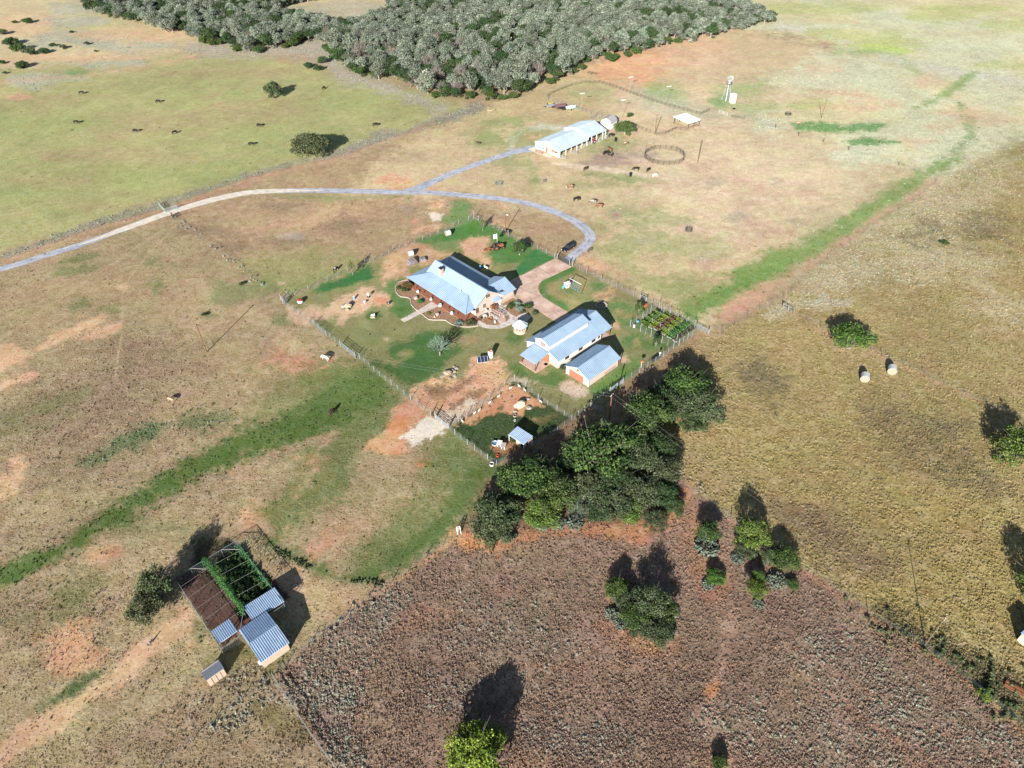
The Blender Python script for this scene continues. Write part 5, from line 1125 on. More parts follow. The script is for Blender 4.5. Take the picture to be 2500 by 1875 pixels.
# ---- feed shed in the goat pen
gs = thing('goat_shed', 'small plywood shed with striped corrugated lean-to roof in the goat pen', 'shed', (1.70, 108.45, 0), math.radians(-43.5))
a = MB(); r = MB(); seam_roof(a, r, [(-2.35, -1.5, 1.95), (2.35, -1.5, 1.95), (2.35, 1.5, 2.35), (-2.35, 1.5, 2.35)], (-2.35, -1.5, 1.95), (2.35, -1.5, 1.95), .38, .14, .06)
o = a.build('roof', Mroof2, gs); r.build('corrugation', Mrib2, o)
m = MB(); m.box((1.05, 1.3, 1.05), (2.3, .08, 2.1)); m.box((-.1, 0, .95), (.08, 2.6, 1.9)); m.box((.55, -1.3, .92), (1.3, .08, 1.84)); m.box((2.2, .7, .95), (.08, 1.2, 1.9)); m.build('wall', Mtan, gs)
MB().box((1.0, -1.36, .9), (.1, .06, 1.8)).build('door_post', Mbrown, gs)
for u, v, h_ in ((-2.2, -1.35, 1.9), (-2.2, 1.35, 2.25), (2.2, -1.35, 1.9), (2.2, 1.35, 2.25)): MB().box((u, v, h_/2), (.12, .12, h_)).build('post', Mwhite, gs)

# ---- round stone gazebo with metal cone roof
gz = thing('gazebo', 'round stone and brick well house with white conical metal roof beside the driveway', 'gazebo', (*gp('W', 205, 540)[:2], 0), .2)
MB().lathe((0, 0, 0), [(1.75, 0), (1.75, .75), (1.62, .78), (1.62, .9)], 20).build('stone_base', Mstone, gz)
m = MB(); m.lathe((0, 0, 0), [(1.2, .5), (1.2, 2.0)], 12); m.build('core', mat('brick_core', (.25,.13,.10)), gz)
for i in range(12): t = i*math.pi/6; MB().box((1.5*math.cos(t), 1.5*math.sin(t), 1.5), (.14, .14, 1.3), rz=t).build('post', Mwhite, gz)
MB().lathe((0, 0, 0), [(1.6, 1.35), (1.62, 1.4), (1.6, 1.45)], 12).build('rail', Mreddoor, gz)
m = MB(); n = 10
R_ = [(2.15*math.cos(2*math.pi*i/n), 2.15*math.sin(2*math.pi*i/n), 2.15) for i in range(n)]
m.add(R_+[(p[0], p[1], 2.07) for p in R_]+[(0, 0, 3.55)], [(i, (i+1) % n, 2*n) for i in range(n)]+[(i, n+i, n+(i+1) % n, (i+1) % n) for i in range(n)]+[tuple(range(2*n-1, n-1, -1))])
cr_ = m.build('cone_roof', Mroofw, gz)
m = MB(); [m.bar(p, (0, 0, 3.57), .06) for p in R_]; m.build('seams', Mwhite, cr_)

# ---- lower left: wire enclosure and sheds
AC = (-51.3, 70.15); AA = math.radians(41.9)
def al(u, v, z=0): c, s = math.cos(AA), math.sin(AA); return Vector((AC[0]+c*u-s*v, AC[1]+s*u+c*v, z))
av = thing('wire_enclosure', 'tall pipe-framed wire enclosure overgrown with vines beside the corrugated sheds', 'enclosure', (*AC, 0), AA)
Hh = 2.4
m = MB()
for a_, b_ in (((-5.85, 9.5), (6.05, 9.5)), ((6.15, 9.5), (6.15, -9.0)), ((6.15, -9.0), (-5.75, -9.3)), ((-5.75, -9.3), (-5.85, 9.5)), ((.25, 9.5), (.25, -5.4))): m.bar((*a_, Hh), (*b_, Hh), .06)
m.build('top_rail', Mwire, av)
m = MB()
for y0, y1, x0, x1 in ((6.9, 7.3, -5.8, .2), (3.8, 4.3, -5.8, .2), (.7, 1.1, -5.8, .2), (-2.4, -2.0, -5.8, .2), (-5.2, -5.0, -5.8, .2), (7.3, 6.8, .3, 6.1), (4.3, 3.8, .3, 6.1), (1.4, .9, .3, 6.1), (-1.7, -2.3, .3, 6.1)): m.bar((x0, y0, Hh+.03), (x1, y1, Hh+.03), .03)
m.build('cross_cables', Mpost, av)
m = MB(); m.bar((-2.9, 9.5, Hh+.05), (-.8, 7.3, Hh+.05), .08); m.bar((3.1, 9.5, Hh+.05), (5.9, 7.0, Hh+.05), .08); m.bar((-2.2, -8.9, Hh), (.2, -5.4, Hh), .07); m.build('braces', Mpost, av)
for u, v in [(-5.85, 9.5), (-2.9, 9.5), (.2, 9.5), (3.1, 9.5), (6.1, 9.5), (6.15, 6.8), (6.15, 3.8), (6.15, .9), (6.15, -2.3), (6.15, -5.4), (6.15, -9), (-5.8, 6.9), (-5.8, 3.8), (-5.8, .7), (-5.8, -2.4), (-5.8, -5.2), (-5.75, -9.3), (.25, 7.0), (.25, 4.0), (.25, 1.0), (.25, -2.0), (.25, -5.4), (.2, -9.2)]:
    MB().tube((u, v, 0), (u, v, Hh+.05), .05, n=5).build('post', Mwire, av)
m = MB()
def net(m, a_, b_, h0, h1, sx=.45, sz=.45, t=.012):
    a_ = Vector((a_[0], a_[1], 0)); b_ = Vector((b_[0], b_[1], 0)); L_ = (b_-a_).length; z = h0
    while z <= h1+.01: m.bar(a_+Vector((0, 0, z)), b_+Vector((0, 0, z)), t); z += sz
    k = int(L_/sx)
    for i in range(k+1): p = a_.lerp(b_, i/max(1, k)); m.bar(p+Vector((0, 0, h0)), p+Vector((0, 0, h1)), t)
for a_, b_ in (((-5.85, 9.5), (6.05, 9.5)), ((6.15, 9.5), (6.15, -9.0)), ((6.15, -9.0), (-5.75, -9.3)), ((-5.75, -9.3), (-5.85, 9.5)), ((.25, 9.5), (.25, -5.4))): net(m, a_, b_, .1, 2.3, .35, .35)
m.build('wire_mesh', Mwire, av)
m = MB(); m.box((-3, 9.5, .15), (5.6, .05, .3)); m.bar((-5.8, 8.0, .08), (-2.5, 8.0, .08), .1); m.build('base_boards', Mdarkwood, av)
def vine(name, label, u0, v0, u1, v1, wd, n, zt, seed):
    rng = np.random.default_rng(seed); t = rng.random(n); side = rng.normal(size=n)*wd*(.55+.45*np.abs(np.sin(t*7+seed)))
    z = zt-np.abs(side)*.5-rng.random(n)**2*1.3; cx = u0+(u1-u0)*t+side; cy = v0+(v1-v0)*t+rng.normal(size=n)*.1
    nn = rng.normal(size=(n, 3))+np.array([0, 0, .9]); nn /= np.linalg.norm(nn, axis=1)[:, None]
    q = quads_mesh('vine', np.stack([cx, cy, z], 1), nn, rng.uniform(.10, .26, n), np.clip(rng.normal(.5, .25, n), 0, 1), rng); q.materials.append(Lvine)
    o = link(bpy.data.objects.new('climbing_vine', q)); o.location = (*AC, 0); o.rotation_euler[2] = AA; tag(o, label, 'vine'); return o
vine('v', 'thick bright green vine covering the middle partition of the wire enclosure', -.05, 10.0, .35, -5.6, .36, 3000, 2.75, 1)
vine('v', 'thinner blue-green vine along the right-hand side of the wire enclosure', 5.9, 8.8, 6.15, -3.6, .30, 800, 2.6, 2)
# tangled plants inside the right half
rng = np.random.default_rng(5); P = [al(rng.uniform(.6, 5.9), rng.uniform(-4, 9.2)) for i in range(420)]
scatter('enclosure_weeds', [tuple(p) for p in P], rng.uniform(.5, 1.3, 420), rng.uniform(0, 6.28, 420), [tuft_mesh(900+i, 40, Ldark, h=.9, w=.12) for i in range(3)])
def cor_roof(root, pts, e0, e1, step=.34, name='roof'):
    a = MB(); r = MB(); seam_roof(a, r, pts, e0, e1, step, step*.42, .06); o = a.build(name, Mroof2, root); r.build('corrugation', Mrib2, o); return o
t = thing('lean_to', 'long corrugated lean-to roof at the right lower end of the wire enclosure', 'shelter', al(3.55, -6.4), AA)
cor_roof(t, [(-2.95, -1.75, 2.2), (2.95, -1.95, 2.2), (2.95, 1.6, 2.5), (-2.95, 1.75, 2.5)], (-2.95, -1.75, 2.2), (2.95, -1.75, 2.2))
for u, v, h_ in ((-2.8, -1.6, 2.15), (2.8, -1.75, 2.15), (-2.8, 1.5, 2.45), (2.8, 1.4, 2.45)): MB().box((u, v, h_/2), (.12, .12, h_)).build('post', Mdarkwood, t)
MB().box((0, 1.45, 1.2), (5.6, .06, 2.3)).build('back_wall', Mtan, t)
t = thing('lean_to', 'small corrugated roof at the left lower corner of the wire enclosure', 'shelter', al(-3.84, -6.6), AA)
cor_roof(t, [(-1.65, -1.5, 2.2), (1.65, -1.4, 2.2), (1.65, 1.55, 2.45), (-1.65, 1.45, 2.45)], (-1.65, -1.5, 2.2), (1.65, -1.5, 2.2))
for u, v, h_ in ((-1.55, -1.3, 2.15), (1.55, -1.3, 2.15), (-1.55, 1.3, 2.4), (1.55, 1.3, 2.4)): MB().box((u, v, h_/2), (.12, .12, h_)).build('post', Mdarkwood, t)
t = thing('barn_shed', 'largest corrugated-roofed plywood shed beside the wire enclosure', 'shed', al(.6, -12.25), AA)
cor_roof(t, [(-2.6, -4.0, 2.6), (2.6, -4.0, 2.6), (2.6, 0, 3.25), (-2.6, 0, 3.25)], (-2.6, -4.0, 2.6), (2.6, -4.0, 2.6), .37)
cor_roof(t, [(2.6, 4.0, 2.6), (-2.6, 4.0, 2.6), (-2.6, 0, 3.25), (2.6, 0, 3.25)], (2.6, 4.0, 2.6), (-2.6, 4.0, 2.6), .37, 'rear_roof')
m = MB(); vs_ = [(-2.4, -3.55, 0), (-2.4, 3.6, 0), (-2.4, 3.6, 2.55), (-2.4, 0, 3.1), (-2.4, -3.55, 2.55)]; vs_ += [(2.4, *p[1:]) for p in vs_]
m.add(vs_, [(0, 4, 3, 2, 1), (5, 6, 7, 8, 9), (0, 5, 9, 4), (1, 2, 7, 6), (4, 9, 8, 3), (2, 3, 8, 7), (0, 1, 6, 5)]); m.build('wall', Mtan, t)
MB().box((-2.6, -2.6, .6), (.45, .9, .08)).build('side_shelf', Mwhite, t)
m = MB(); m.bar((-2.5, 4.1, 1.6), (-.6, 4.1, 2.0), .1); m.build('gate_beam', Mreddoor, t)
t = thing('tool_shed', 'small tan tool shed with dark shingle roof below the wire enclosure', 'shed', al(-8.4, -11.6), AA)
m = MB(); m.slab([(-1.55, -1.1, 2.25), (1.55, -1.1, 2.25), (1.55, 1.15, 2.0), (-1.55, 1.15, 2.0)], .08); m.build('roof', Mshingle, t)
m = MB(); m.box((0, -.05, 1.02), (2.9, 2.0, 2.04)); m.build('wall', Mtan, t)
m = MB(); [m.box((x, -1.07, 1.0), (.05, .04, 1.9)) for x in (-.75, 0, .75)]; m.build('door_trim', Mbrown, t)
# edge-of-frame shed
t = thing('edge_shed', 'corner of a metal-roofed shed cut by the right edge', 'shed', (*gp('f', 2212, 862, 1)[:2], 0), .55)
cor_roof(t, [(-1.8, -2, 2.1), (1.8, -2, 2.1), (1.8, 2, 2.5), (-1.8, 2, 2.5)], (-1.8, -2, 2.1), (1.8, -2, 2.1)); MB().box((0, 0, 1.0), (3.2, 3.6, 2.0)).build('wall', Mtan, t)

# ------------------------------------------------------------------ roads and paved ground
def ribbon(pts, widths, z, sub=9):
    """smooth strip along world points"""
    P = [Vector(p) for p in pts]; C = []
    for i in range(len(P)-1):
        p0 = P[max(0, i-1)]; p1 = P[i]; p2 = P[i+1]; p3 = P[min(len(P)-1, i+2)]
        for k in range(sub):
            t = k/sub; C.append((.5*((2*p1)+(p2-p0)*t+(2*p0-5*p1+4*p2-p3)*t*t+(3*p1-p0-3*p2+p3)*t**3), widths[i]+(widths[i+1]-widths[i])*t))
    C.append((P[-1], widths[-1])); m = MB(); vs_ = []
    rr = random.Random(3)
    for i, (c, w_) in enumerate(C):
        d = (C[min(i+1, len(C)-1)][0]-C[max(i-1, 0)][0]); d.z = 0; d.normalize(); nrm = Vector((-d.y, d.x, 0)); j = w_/2*(1+rr.uniform(-.10, .10))
        vs_ += [(c.x+nrm.x*j, c.y+nrm.y*j, z), (c.x-nrm.x*j, c.y-nrm.y*j, z)]
    m.add(vs_, [(2*i, 2*i+1, 2*i+3, 2*i+2) for i in range(len(C)-1)]); return m
Mroad = mat('grey_chipped_gravel', (.20,.22,.27), .95, 0, .22, .35, .3, (.33,.34,.38))
Mcal = mat('white_caliche', (.42,.37,.31), .95, 0, .14, .5, .3, (.50,.45,.38))
rd = [(-60,676),(0,657),(52,643),(106,625),(190,600),(264,573),(320,553),(377,532),(452,507),(528,486),(603,471),(660,467),(710,465.5)]
tag(ribbon([gp('n', *q) for q in rd], [3.4]*13, .02).build('road', Mroad), kind='structure')
rd = [(190,600),(240,582),(300,560),(340,546),(377,532),(452,507),(528,486),(603,471),(660,467),(710,465.5),(790,465)]
tag(ribbon([gp('n', *q) for q in rd], [.5,1.8,3.2,3.5,3.7,3.8,3.8,3.8,3.6,2.4,.4], .045).build('road', Mcal), kind='structure')
rd = [(690,466),(760,465),(834,466),(920,468),(984,469.5),(1044,470),(1135,477),(1210,484),(1285,496),(1340,512),(1392,534),(1426,556),(1441,577),(1432,597),(1412,614),(1396,627),(1380,639)]
tag(ribbon([gp('n', *q) for q in rd], [3.6]*5+[3.4]*8+[3.4,3.2,3.2,3.6], .03).build('road', Mroad), kind='structure')
rd = [(1000,469),(1022,460),(1050,447),(1085,431),(1120,417),(1191,392),(1248,373),(1278,366),(1306,362)]
tag(ribbon([gp('n', *q) for q in rd], [7,5,4,3.8,3.6,3.6,3.8,5.5,5.5], .045).build('road', Mroad), kind='structure')
tag(ribbon([gp('n', *q) for q in [(1295,362),(1312,369),(1326,376),(1345,384)]], [3,3.4,2.4,1.0], .055).build('path', Mcal), kind='structure')
Mrut = mat('worn_wheel_track', (.27,.28,.31), .95, 0, .25, .6, 0, (.38,.38,.40))
def ruts(pts, z):
    P = [gp('n', *q) for q in pts]
    for s_ in (-.75, .75):
        Q = []
        for i, p in enumerate(P):
            d = P[min(i+1, len(P)-1)]-P[max(i-1, 0)]; d.z = 0; d.normalize(); Q.append(p+Vector((-d.y, d.x, 0))*s_)
        tag(ribbon(Q, [.5]*len(Q), z).build('wheel_track', Mrut), kind='structure')
ruts([(760,465),(834,466),(920,468),(984,469.5),(1044,470),(1135,477),(1210,484),(1285,496),(1340,512),(1392,534),(1426,556),(1441,577),(1432,597),(1412,614),(1396,627)], .04)
ruts([(0,657),(52,643),(106,625),(190,600)], .03)
ruts([(1050,447),(1085,431),(1120,417),(1191,392),(1248,373),(1278,366)], .055)
def flat(name, pts, z, mt, kind='structure', k='n', h=None, tri=True):
    P = [gp(k, *q) for q in pts]; m = MB(); m.add([(p.x, p.y, z) for p in P], [tuple(range(len(P)))])
    o = m.build(name, mt); me = o.data
    if me.polygons[0].normal.z < 0: me.flip_normals()
    return tag(o, kind=kind)
# brick paved drive: running-bond bricks with bleached and red patches
m = mat('brick_paving', (.42,.27,.20), .85, 0, .18, .35, 0, (.52,.40,.33)); N = m.node_tree.nodes; L = m.node_tree.links; b = N['Principled BSDF']
tc = [n for n in N if n.type == 'TEX_COORD'][0]; rp = [n for n in N if n.type == 'VALTORGB'][0]; mp = N.new('ShaderNodeMapping'); mp.inputs['Rotation'].default_value = (0, 0, math.radians(43.5))
L.new(tc.outputs['Object'], mp.inputs[0]); br = N.new('ShaderNodeTexBrick'); br.inputs['Scale'].default_value = 1.0; br.inputs['Brick Width'].default_value = .6; br.inputs['Row Height'].default_value = .3; br.inputs['Mortar Size'].default_value = .02
br.inputs['Color1'].default_value = (.85, .80, .78, 1); br.inputs['Color2'].default_value = (1, 1, 1, 1); br.inputs['Mortar'].default_value = (.7, .66, .62, 1)
L.new(mp.outputs[0], br.inputs['Vector']); mx = N.new('ShaderNodeMix'); mx.data_type = 'RGBA'; mx.blend_type = 'MULTIPLY'; mx.inputs[0].default_value = 1; L.new(rp.outputs[0], mx.inputs[6]); L.new(br.outputs['Color'], mx.inputs[7]); L.new(mx.outputs[2], b.inputs['Base Color'])
Mbrick = m
drive = [(1355,631),(1397,651.5),(1372,663),(1347.8,674.8),(1333,680.5),(1321.6,687.5),(1315.5,695),(1314,703),(1317,714),(1327,726),(1341,735),(1356,744.4),(1386.7,762),(1392,772),(1366,792),(1337.9,775),(1320,763),(1303.5,751.7),(1280,738),(1262,733),(1252,727),(1240,716),(1252,705),(1240,690),(1262,676),(1280,669.4),(1318,650)]
flat('driveway', drive, .05, Mbrick)
Mjoint = mat('joint', (.20,.18,.17))
for a_, b_ in (((1312,652.5),(1349,675)), ((1280,697),(1316,685)), ((1240,690),(1300,716)), ((1300,716),(1330,728)), ((1262,748),(1336,715)), ((1336,773),(1372,757))):
    tag(ribbon([gp('n', *a_), gp('n', *b_)], [.22, .22], .062, 1).build('driveway_joint', Mjoint), kind='structure')
# edging of the drive
patio = [(0,620),(60,590),(130,618),(200,640),(280,655),(350,662),(500,662),(580,650),(650,630),(760,590),(860,540),(1000,480),(1080,520),(1190,460),(1250,380),(1040,270),(900,200),(700,110),(600,20),(420,60),(300,150),(60,330),(20,480)]
flat('patio', patio, .05, Mflag, k='I')
flat('walkway', [(655,880),(765,955),(480,1075),(190,1225),(118,1180),(420,1020)], .06, Mflag, k='H')
bed1 = [(290,590),(265,515),(210,515),(150,530),(100,548),(70,570),(45,605),(35,640),(38,680),(50,720),(85,765),(130,795),(190,800),(250,810),(285,832),(300,860),(298,895),(305,930),(335,965),(380,1010),(420,1030),(650,885)]
bed2 = [(760,955),(470,1072),(530,1125),(600,1178),(680,1188),(780,1186),(880,1190),(930,1222),(980,1255),(1060,1283),(1150,1300),(1240,1305),(1320,1303),(1430,1285),(1400,1180),(1330,1140),(1240,1230),(1080,1130)]
def bed(name, pts, k, label, border=True, z=.07):
    P = [gp(k, *q) for q in pts]; o = thing(name, label, 'flower bed', P[0]); O = P[0]
    m = MB(); m.add([(p.x-O.x, p.y-O.y, z) for p in P], [tuple(range(len(P)))]); q = m.build('mulch', Mmulch, o)
    if q.data.polygons[0].normal.z < 0: q.data.flip_normals()
    if border:
        m = MB()
        for a_, b_ in zip(P, P[1:]): m.bar((a_.x-O.x, a_.y-O.y, .08), (b_.x-O.x, b_.y-O.y, .08), .18, .2)
        m.build('edging', Mborder, o)
    return o
bed('flower_bed', bed1, 'H', 'mulched flower bed with pale curved edging at the left half of the porch')
bed('flower_bed', bed2, 'H', 'mulched flower bed with wavy pale edging at the right half of the porch')
bed('flower_bed', [(80,470),(60,400),(180,330),(300,330),(330,420),(480,470),(560,560),(440,585),(330,580),(250,560),(160,520)], 'I', 'mulch bed with metal ornaments inside the curved patio', False, .08)
bed('flower_bed', [(560,470),(640,380),(740,350),(765,430),(700,500),(620,520)], 'I', 'small mulch bed at the end of the patio handrail', False, .08)
bed('flower_bed', [(650,200),(780,110),(870,80),(1080,170),(1200,90),(1260,200),(1200,260),(1040,330),(900,400),(780,330)], 'I', 'planted mulch bed between patio and driveway', False, .08)
bed('flower_bed', [(520,120),(560,60),(700,0),(860,0),(720,110),(640,150)], 'I', 'narrow mulch bed along the stone base of the house wing', False, .08)
# plants in the beds
def bush(k, x, y, r_, mt, label, hs=.9, cat='shrub', name='shrub'):
    g_ = gp(k, x, y); return tree(name, label, cat, g_, r_, BUSH[rngT.randrange(3)], mt, None, hs)
bush('H', 95, 655, .9, Lgreen, 'small green shrub at the far left end of the porch flower bed')
bush('H', 230, 640, 1.9, Lred, 'large reddish shrub at the left corner of the porch')
bush('H', 200, 700, 1.4, Lgreen, 'green shrub growing under the large reddish shrub')
bush('H', 465, 885, 1.1, Lvine, 'round bright green shrub beside the grey boulder in the left flower bed')
bush('H', 1110, 1250, 1.5, Lsilver, 'spiky grey-green agave-like shrub in the right flower bed', .7)
bush('H', 1310, 1255, 1.7, Lolive, 'large clumping grass at the right end of the porch flower bed', .8)
bush('H', 600, 1085, .8, Lpine, 'low yellow-green plant beside the front walkway', .6)
bush('I', 785, 190, 1.4, Lgreen, 'green leafy shrub left-most in the bed between patio and driveway')
bush('I', 930, 120, 1.3, Lsilver, 'pale shrub at the back of the bed between patio and driveway')
bush('I', 985, 240, 1.5, Lsilver, 'silvery shrub in the middle of the bed between patio and driveway')
bush('I', 1050, 310, .9, Lolive, 'low grey-green plant at the lower corner of that driveway bed')
bush('I', 1190, 190, 1.4, Lgreen, 'green shrub with pale stone ring next to the drive')
bush('W', 455, 250, 1.1, Lolive, 'dull green plant in the mulch near the round well house')
bush('W', 920, 1170, 1.0, Lolive, 'yellow-green shrub between workshop and garage')
bush('H', 320, 560, .8, Lgreen, 'green shrub under the left eave of the porch')
def pot(k, x, y, s, mt, label, name='planter', prof=None):
    o = MB().lathe((0, 0, 0), prof or [(.25, 0), (.38, .2), (.40, .5), (.32, .62), (.30, .55)], 12).build(name, mt); g_ = gp(k, x, y); o.location = (g_.x, g_.y, .05); o.scale = (s, s, s)
    return tag(o, label, 'planter' if name == 'planter' else 'boulder', None)
Mgal = mat('zinc_planter', (.42,.42,.44), .6, .2)
pot('H', 418, 725, 1.1, Mgal, 'grey planter in front of the first porch bay from the left')
pot('H', 640, 855, 1.1, Mgal, 'grey planter left of the porch steps')
pot('H', 795, 960, 1.3, Mgal, 'tallest grey planter, right of the front walkway at the porch')
pot('H', 990, 1090, 1.2, Mgal, 'grey planter at the right half of the porch edge')
def rock(k, x, y, d, label, mt=None, seed=0, name='boulder', group=None, rz=0, z=None):
    g_ = gp(k, x, y); o = MB().blob((0, 0, 0), d, seed, .22).build(name, mt or Mrock); o.location = (g_.x, g_.y, d[2]*.3 if z is None else z); o.rotation_euler[2] = rz
    return tag(o, label, 'rock', group)
rock('H', 385, 830, (1.3,1.1,1.0), 'round blue-grey boulder in the left flower bed', Mrockg, 1)
rock('H', 745, 1105, (1.2,1.0,1.0), 'round grey boulder in the right flower bed', Mrockg, 2)
rock('H', 700, 1140, (.6,.5,.8), 'small pale upright stone next to the grey boulder', Mrock, 3)
# steps and ramp with handrails on the patio
RP = thing('garden_ramp', 'wooden walkway with dark metal handrails stepping down to the patio', 'ramp', (*gp('I', 470, 380)[:2], 0), 0)
O = gp('I', 470, 380)
def rel(x, y, z=0): p = gp('I', x, y)-O; return (p.x, p.y, z)
m = MB(); m.add([rel(330,320,.35), rel(540,430,.3), rel(520,440,.3), rel(310,330,.35)], [(0,1,2,3)]); m.bar(rel(330,345,.35), rel(530,450,.35), .8, .1); m.build('bench_board', Mborder, RP)
m = MB(); m.add([rel(350,240,.22), rel(480,215,.22), rel(600,300,.22), rel(690,490,.1), rel(600,540,.1), rel(520,470,.2)], [(0,1,2,3,4,5)]); m.build('deck', Mconc, RP)
m = MB(); Pp = [(370,250),(490,250),(670,345),(640,420)]
for a_, b_ in zip(Pp, Pp[1:]): m.bar(rel(*a_, 1.0), rel(*b_, 1.0), .08); m.bar(rel(*a_, .6), rel(*b_, .6), .05)
m.bar(rel(370,310,1.0), rel(540,400,1.0), .07)
m.build('handrail', Mdark, RP)
for x, y in Pp+[(430,250),(580,300),(320,400),(405,440),(480,480),(540,400)]: MB().tube(rel(x, y), rel(x, y, 1.0), .05, n=5).build('post', Mdark if y < 380 else Mwhite, RP)
o = thing('wood_box', 'square orange cedar box against the house wall', 'planter box', (*gp('I', 415, 205)[:2], 0), -.82)
MB().box((0, 0, .5), (1.5, 1.3, 1.0)).build('box', Mwood, o); MB().box((0, 0, 1.0), (1.2, 1.0, .04)).build('soil', Mdark, o); MB().box((0, 0, 1.03), (1.5, .12, .05)).box((0, 0, 1.03), (.12, 1.3, .05)).build('lid_rails', Mwood, o)
o = thing('patio_table', 'white square table in the mulch bed by the house', 'table', (*gp('I', 215, 410)[:2], 0), .3)
MB().box((0, 0, .74), (1.0, 1.0, .06)).build('top', Mwhite, o)
for s in (-1, 1):
    for q in (-1, 1): MB().box((s*.42, q*.42, .36), (.07, .07, .72)).build('leg', Mwhite, o)
o = thing('garden_chair', 'white garden chair behind the square white table', 'chair', (*gp('I', 258, 275)[:2], 0), .9)
MB().box((0, 0, .42), (.6, .6, .06)).build('seat', Mwhite, o); MB().box((-.28, 0, .75), (.06, .6, .6)).build('backrest', Mwhite, o)
for s in (-1, 1):
    for q in (-1, 1): MB().box((s*.25, q*.25, .2), (.05, .05, .4)).build('leg', Mwhite, o)
m = MB(); m.lathe((0, 0, 0), [(.45, .1), (.62, .45), (.6, .5), (.4, .2)], 14); o = m.build('fire_bowl', Mrust); o.location = (*gp('I', 345, 465)[:2], .05); tag(o, 'round rusty fire bowl in the mulch bed', 'fire bowl')
m = MB(); m.lathe((0, 0, 0), [(.28, 0), (.34, .3), (.2, .5)], 10); o = m.build('pot', Mdark); o.location = (*gp('I', 125, 450)[:2], .05); tag(o, 'small dark pot left in the mulch bed', 'pot')
m = MB(); m.box((0, 0, .3), (.4, .3, .6)); m.blob((0, 0, .7), (.3, .3, .3)); o = m.build('garden_ornament', Mwhite); o.location = (*gp('I', 438, 530)[:2], .05); tag(o, 'small white garden ornament at the lower rim of the mulch bed', 'ornament')
m = MB(); m.lathe((0, 0, 0), [(.3, 0), (.35, .35), (.25, .6)], 10); o = m.build('pot', Mgal); o.location = (*gp('I', 545, 125)[:2], .05); tag(o, 'blue-grey pot by the stone base near the cedar box', 'pot')
m = MB(); m.lathe((0, 0, 0), [(.35, 0), (.42, .4), (.3, .7)], 10); o = m.build('pot', Mwhite); o.location = (*gp('I', 650, 55)[:2], .05); tag(o, 'white urn against the house wing wall', 'pot')
o = thing('lamp_post', 'dark lamp post at the corner of the house wing beside the drive', 'lamp post', (*gp('H', 2035, 800)[:2], 0))
MB().tube((0, 0, 0), (0, 0, 1.9), .07).build('post', Mdark, o); MB().lathe((0, 0, 1.9), [(.1, 0), (.2, .1), (.2, .35), (.05, .45)], 8).build('lantern', Mdark, o)
m = MB(); m.box((0, 0, .4), (.5, .5, .8)); m.lathe((0, 0, .8), [(.2, 0), (.22, .3), (.1, .4)], 8); o = m.build('water_cooler', Mblue); o.location = (*gp('M', 1470, 1215)[:2], 0); tag(o, 'blue and white stand in the shade behind the house', 'cooler stand')
m = MB(); [m.box((0, s*.5, .4), (.5, .06, .8)) for s in (-1, 1)]; m.box((0, 0, .42), (.5, 1.4, .06)); m.box((-.24, 0, .75), (.05, 1.4, .5)); o = m.build('garden_bench', mat('pale_green_bench', (.40,.52,.44))); o.location = (*gp('M', 1570, 1215)[:2], 0); o.rotation_euler[2] = .75; tag(o, 'pale green bench in the shade behind the house', 'bench')

# ------------------------------------------------------------------ fences
def wire_fence(name, label, pts, h=1.5, post=3.0, strands=5, netted=True, big=(), mp=None, mw=None, group=None, pr=.05, maxp=100, cat='fence', spacing=.5, jitter=0):
    pr = pr*.75 if pr < .06 else pr
    P = [gp(*q) if isinstance(q[0], str) else gp('n', *q) for q in pts]; o = thing(name, label, cat, P[0], 0, group); O = P[0]; n = 0; rr = random.Random(len(label)); ps = []
    W_ = MB(); done = 0
    for a_, b_ in zip(P, P[1:]):
        L_ = (b_-a_).length; k = max(1, round(L_/post))
        for i in range(k+1):
            if i == k and b_ is not P[-1]: continue
            ps.append((a_.lerp(b_, i/k)-O, i == 0))
        for j in range(strands): z = h*(j+1)/strands-.05; W_.bar(a_-O+Vector((0, 0, z)), b_-O+Vector((0, 0, z)), .014)
        if netted:
            kk = int(L_/spacing)
            for i in range(kk): p = a_.lerp(b_, i/kk)-O; W_.bar(p+Vector((0, 0, .05)), p+Vector((0, 0, h-.05)), .012)
    extra = MB()
    for i, (p, c) in enumerate(ps):
        r_ = pr*(1.7 if c else 1)*rr.uniform(.85, 1.15); hh = h*(1.12 if c else 1.0)+.05+jitter*rr.uniform(-.3, .3); lean = Vector((rr.uniform(-1, 1), rr.uniform(-1, 1), 0))*jitter*.3
        if i < maxp:
            q = MB().tube((0, 0, -.1), lean+Vector((0, 0, hh)), r_, n=5).build('post', mp or Mpost, o); q.location = p
        else: extra.tube(p+Vector((0, 0, -.1)), p+lean+Vector((0, 0, hh)), r_, n=5)
    if extra.v: e = extra.build('posts', mp or Mpost, o); e['kind'] = 'stuff'
    W_.build('wires', mw or Mwire, o); return o
Mpale = mat('pale_steel_post', (.21,.23,.24), .7, 0, .1)
wire_fence('yard_fence', 'wire yard fence with pale posts from the left gate to the gravel track', [('L',100,640),('L',220,725),('L',335,805),('L',435,888),('Y',160,30),('Y',310,155),('Y',420,225),('Y',502,298),('Y',602,375),('Y',712,462),('Y',830,548)], 1.6, 2.6, 7, mp=Mpale)
wire_fence('yard_fence', 'wire fence along the lower left side of the goat pen', [('P',610,770),('P',690,850),('P',850,980),('P',945,1050),('P',1110,1170),('P',1225,1240)], 1.6, 2.6, 7, mp=Mpale)
wire_fence('goat_fence', 'wire fence along the upper left side of the goat pen', [('P',615,765),('P',740,690),('P',840,620),('P',1130,400),('P',1330,225),('P',1455,150)], 1.5, 2.6, 7, mp=Mpost)
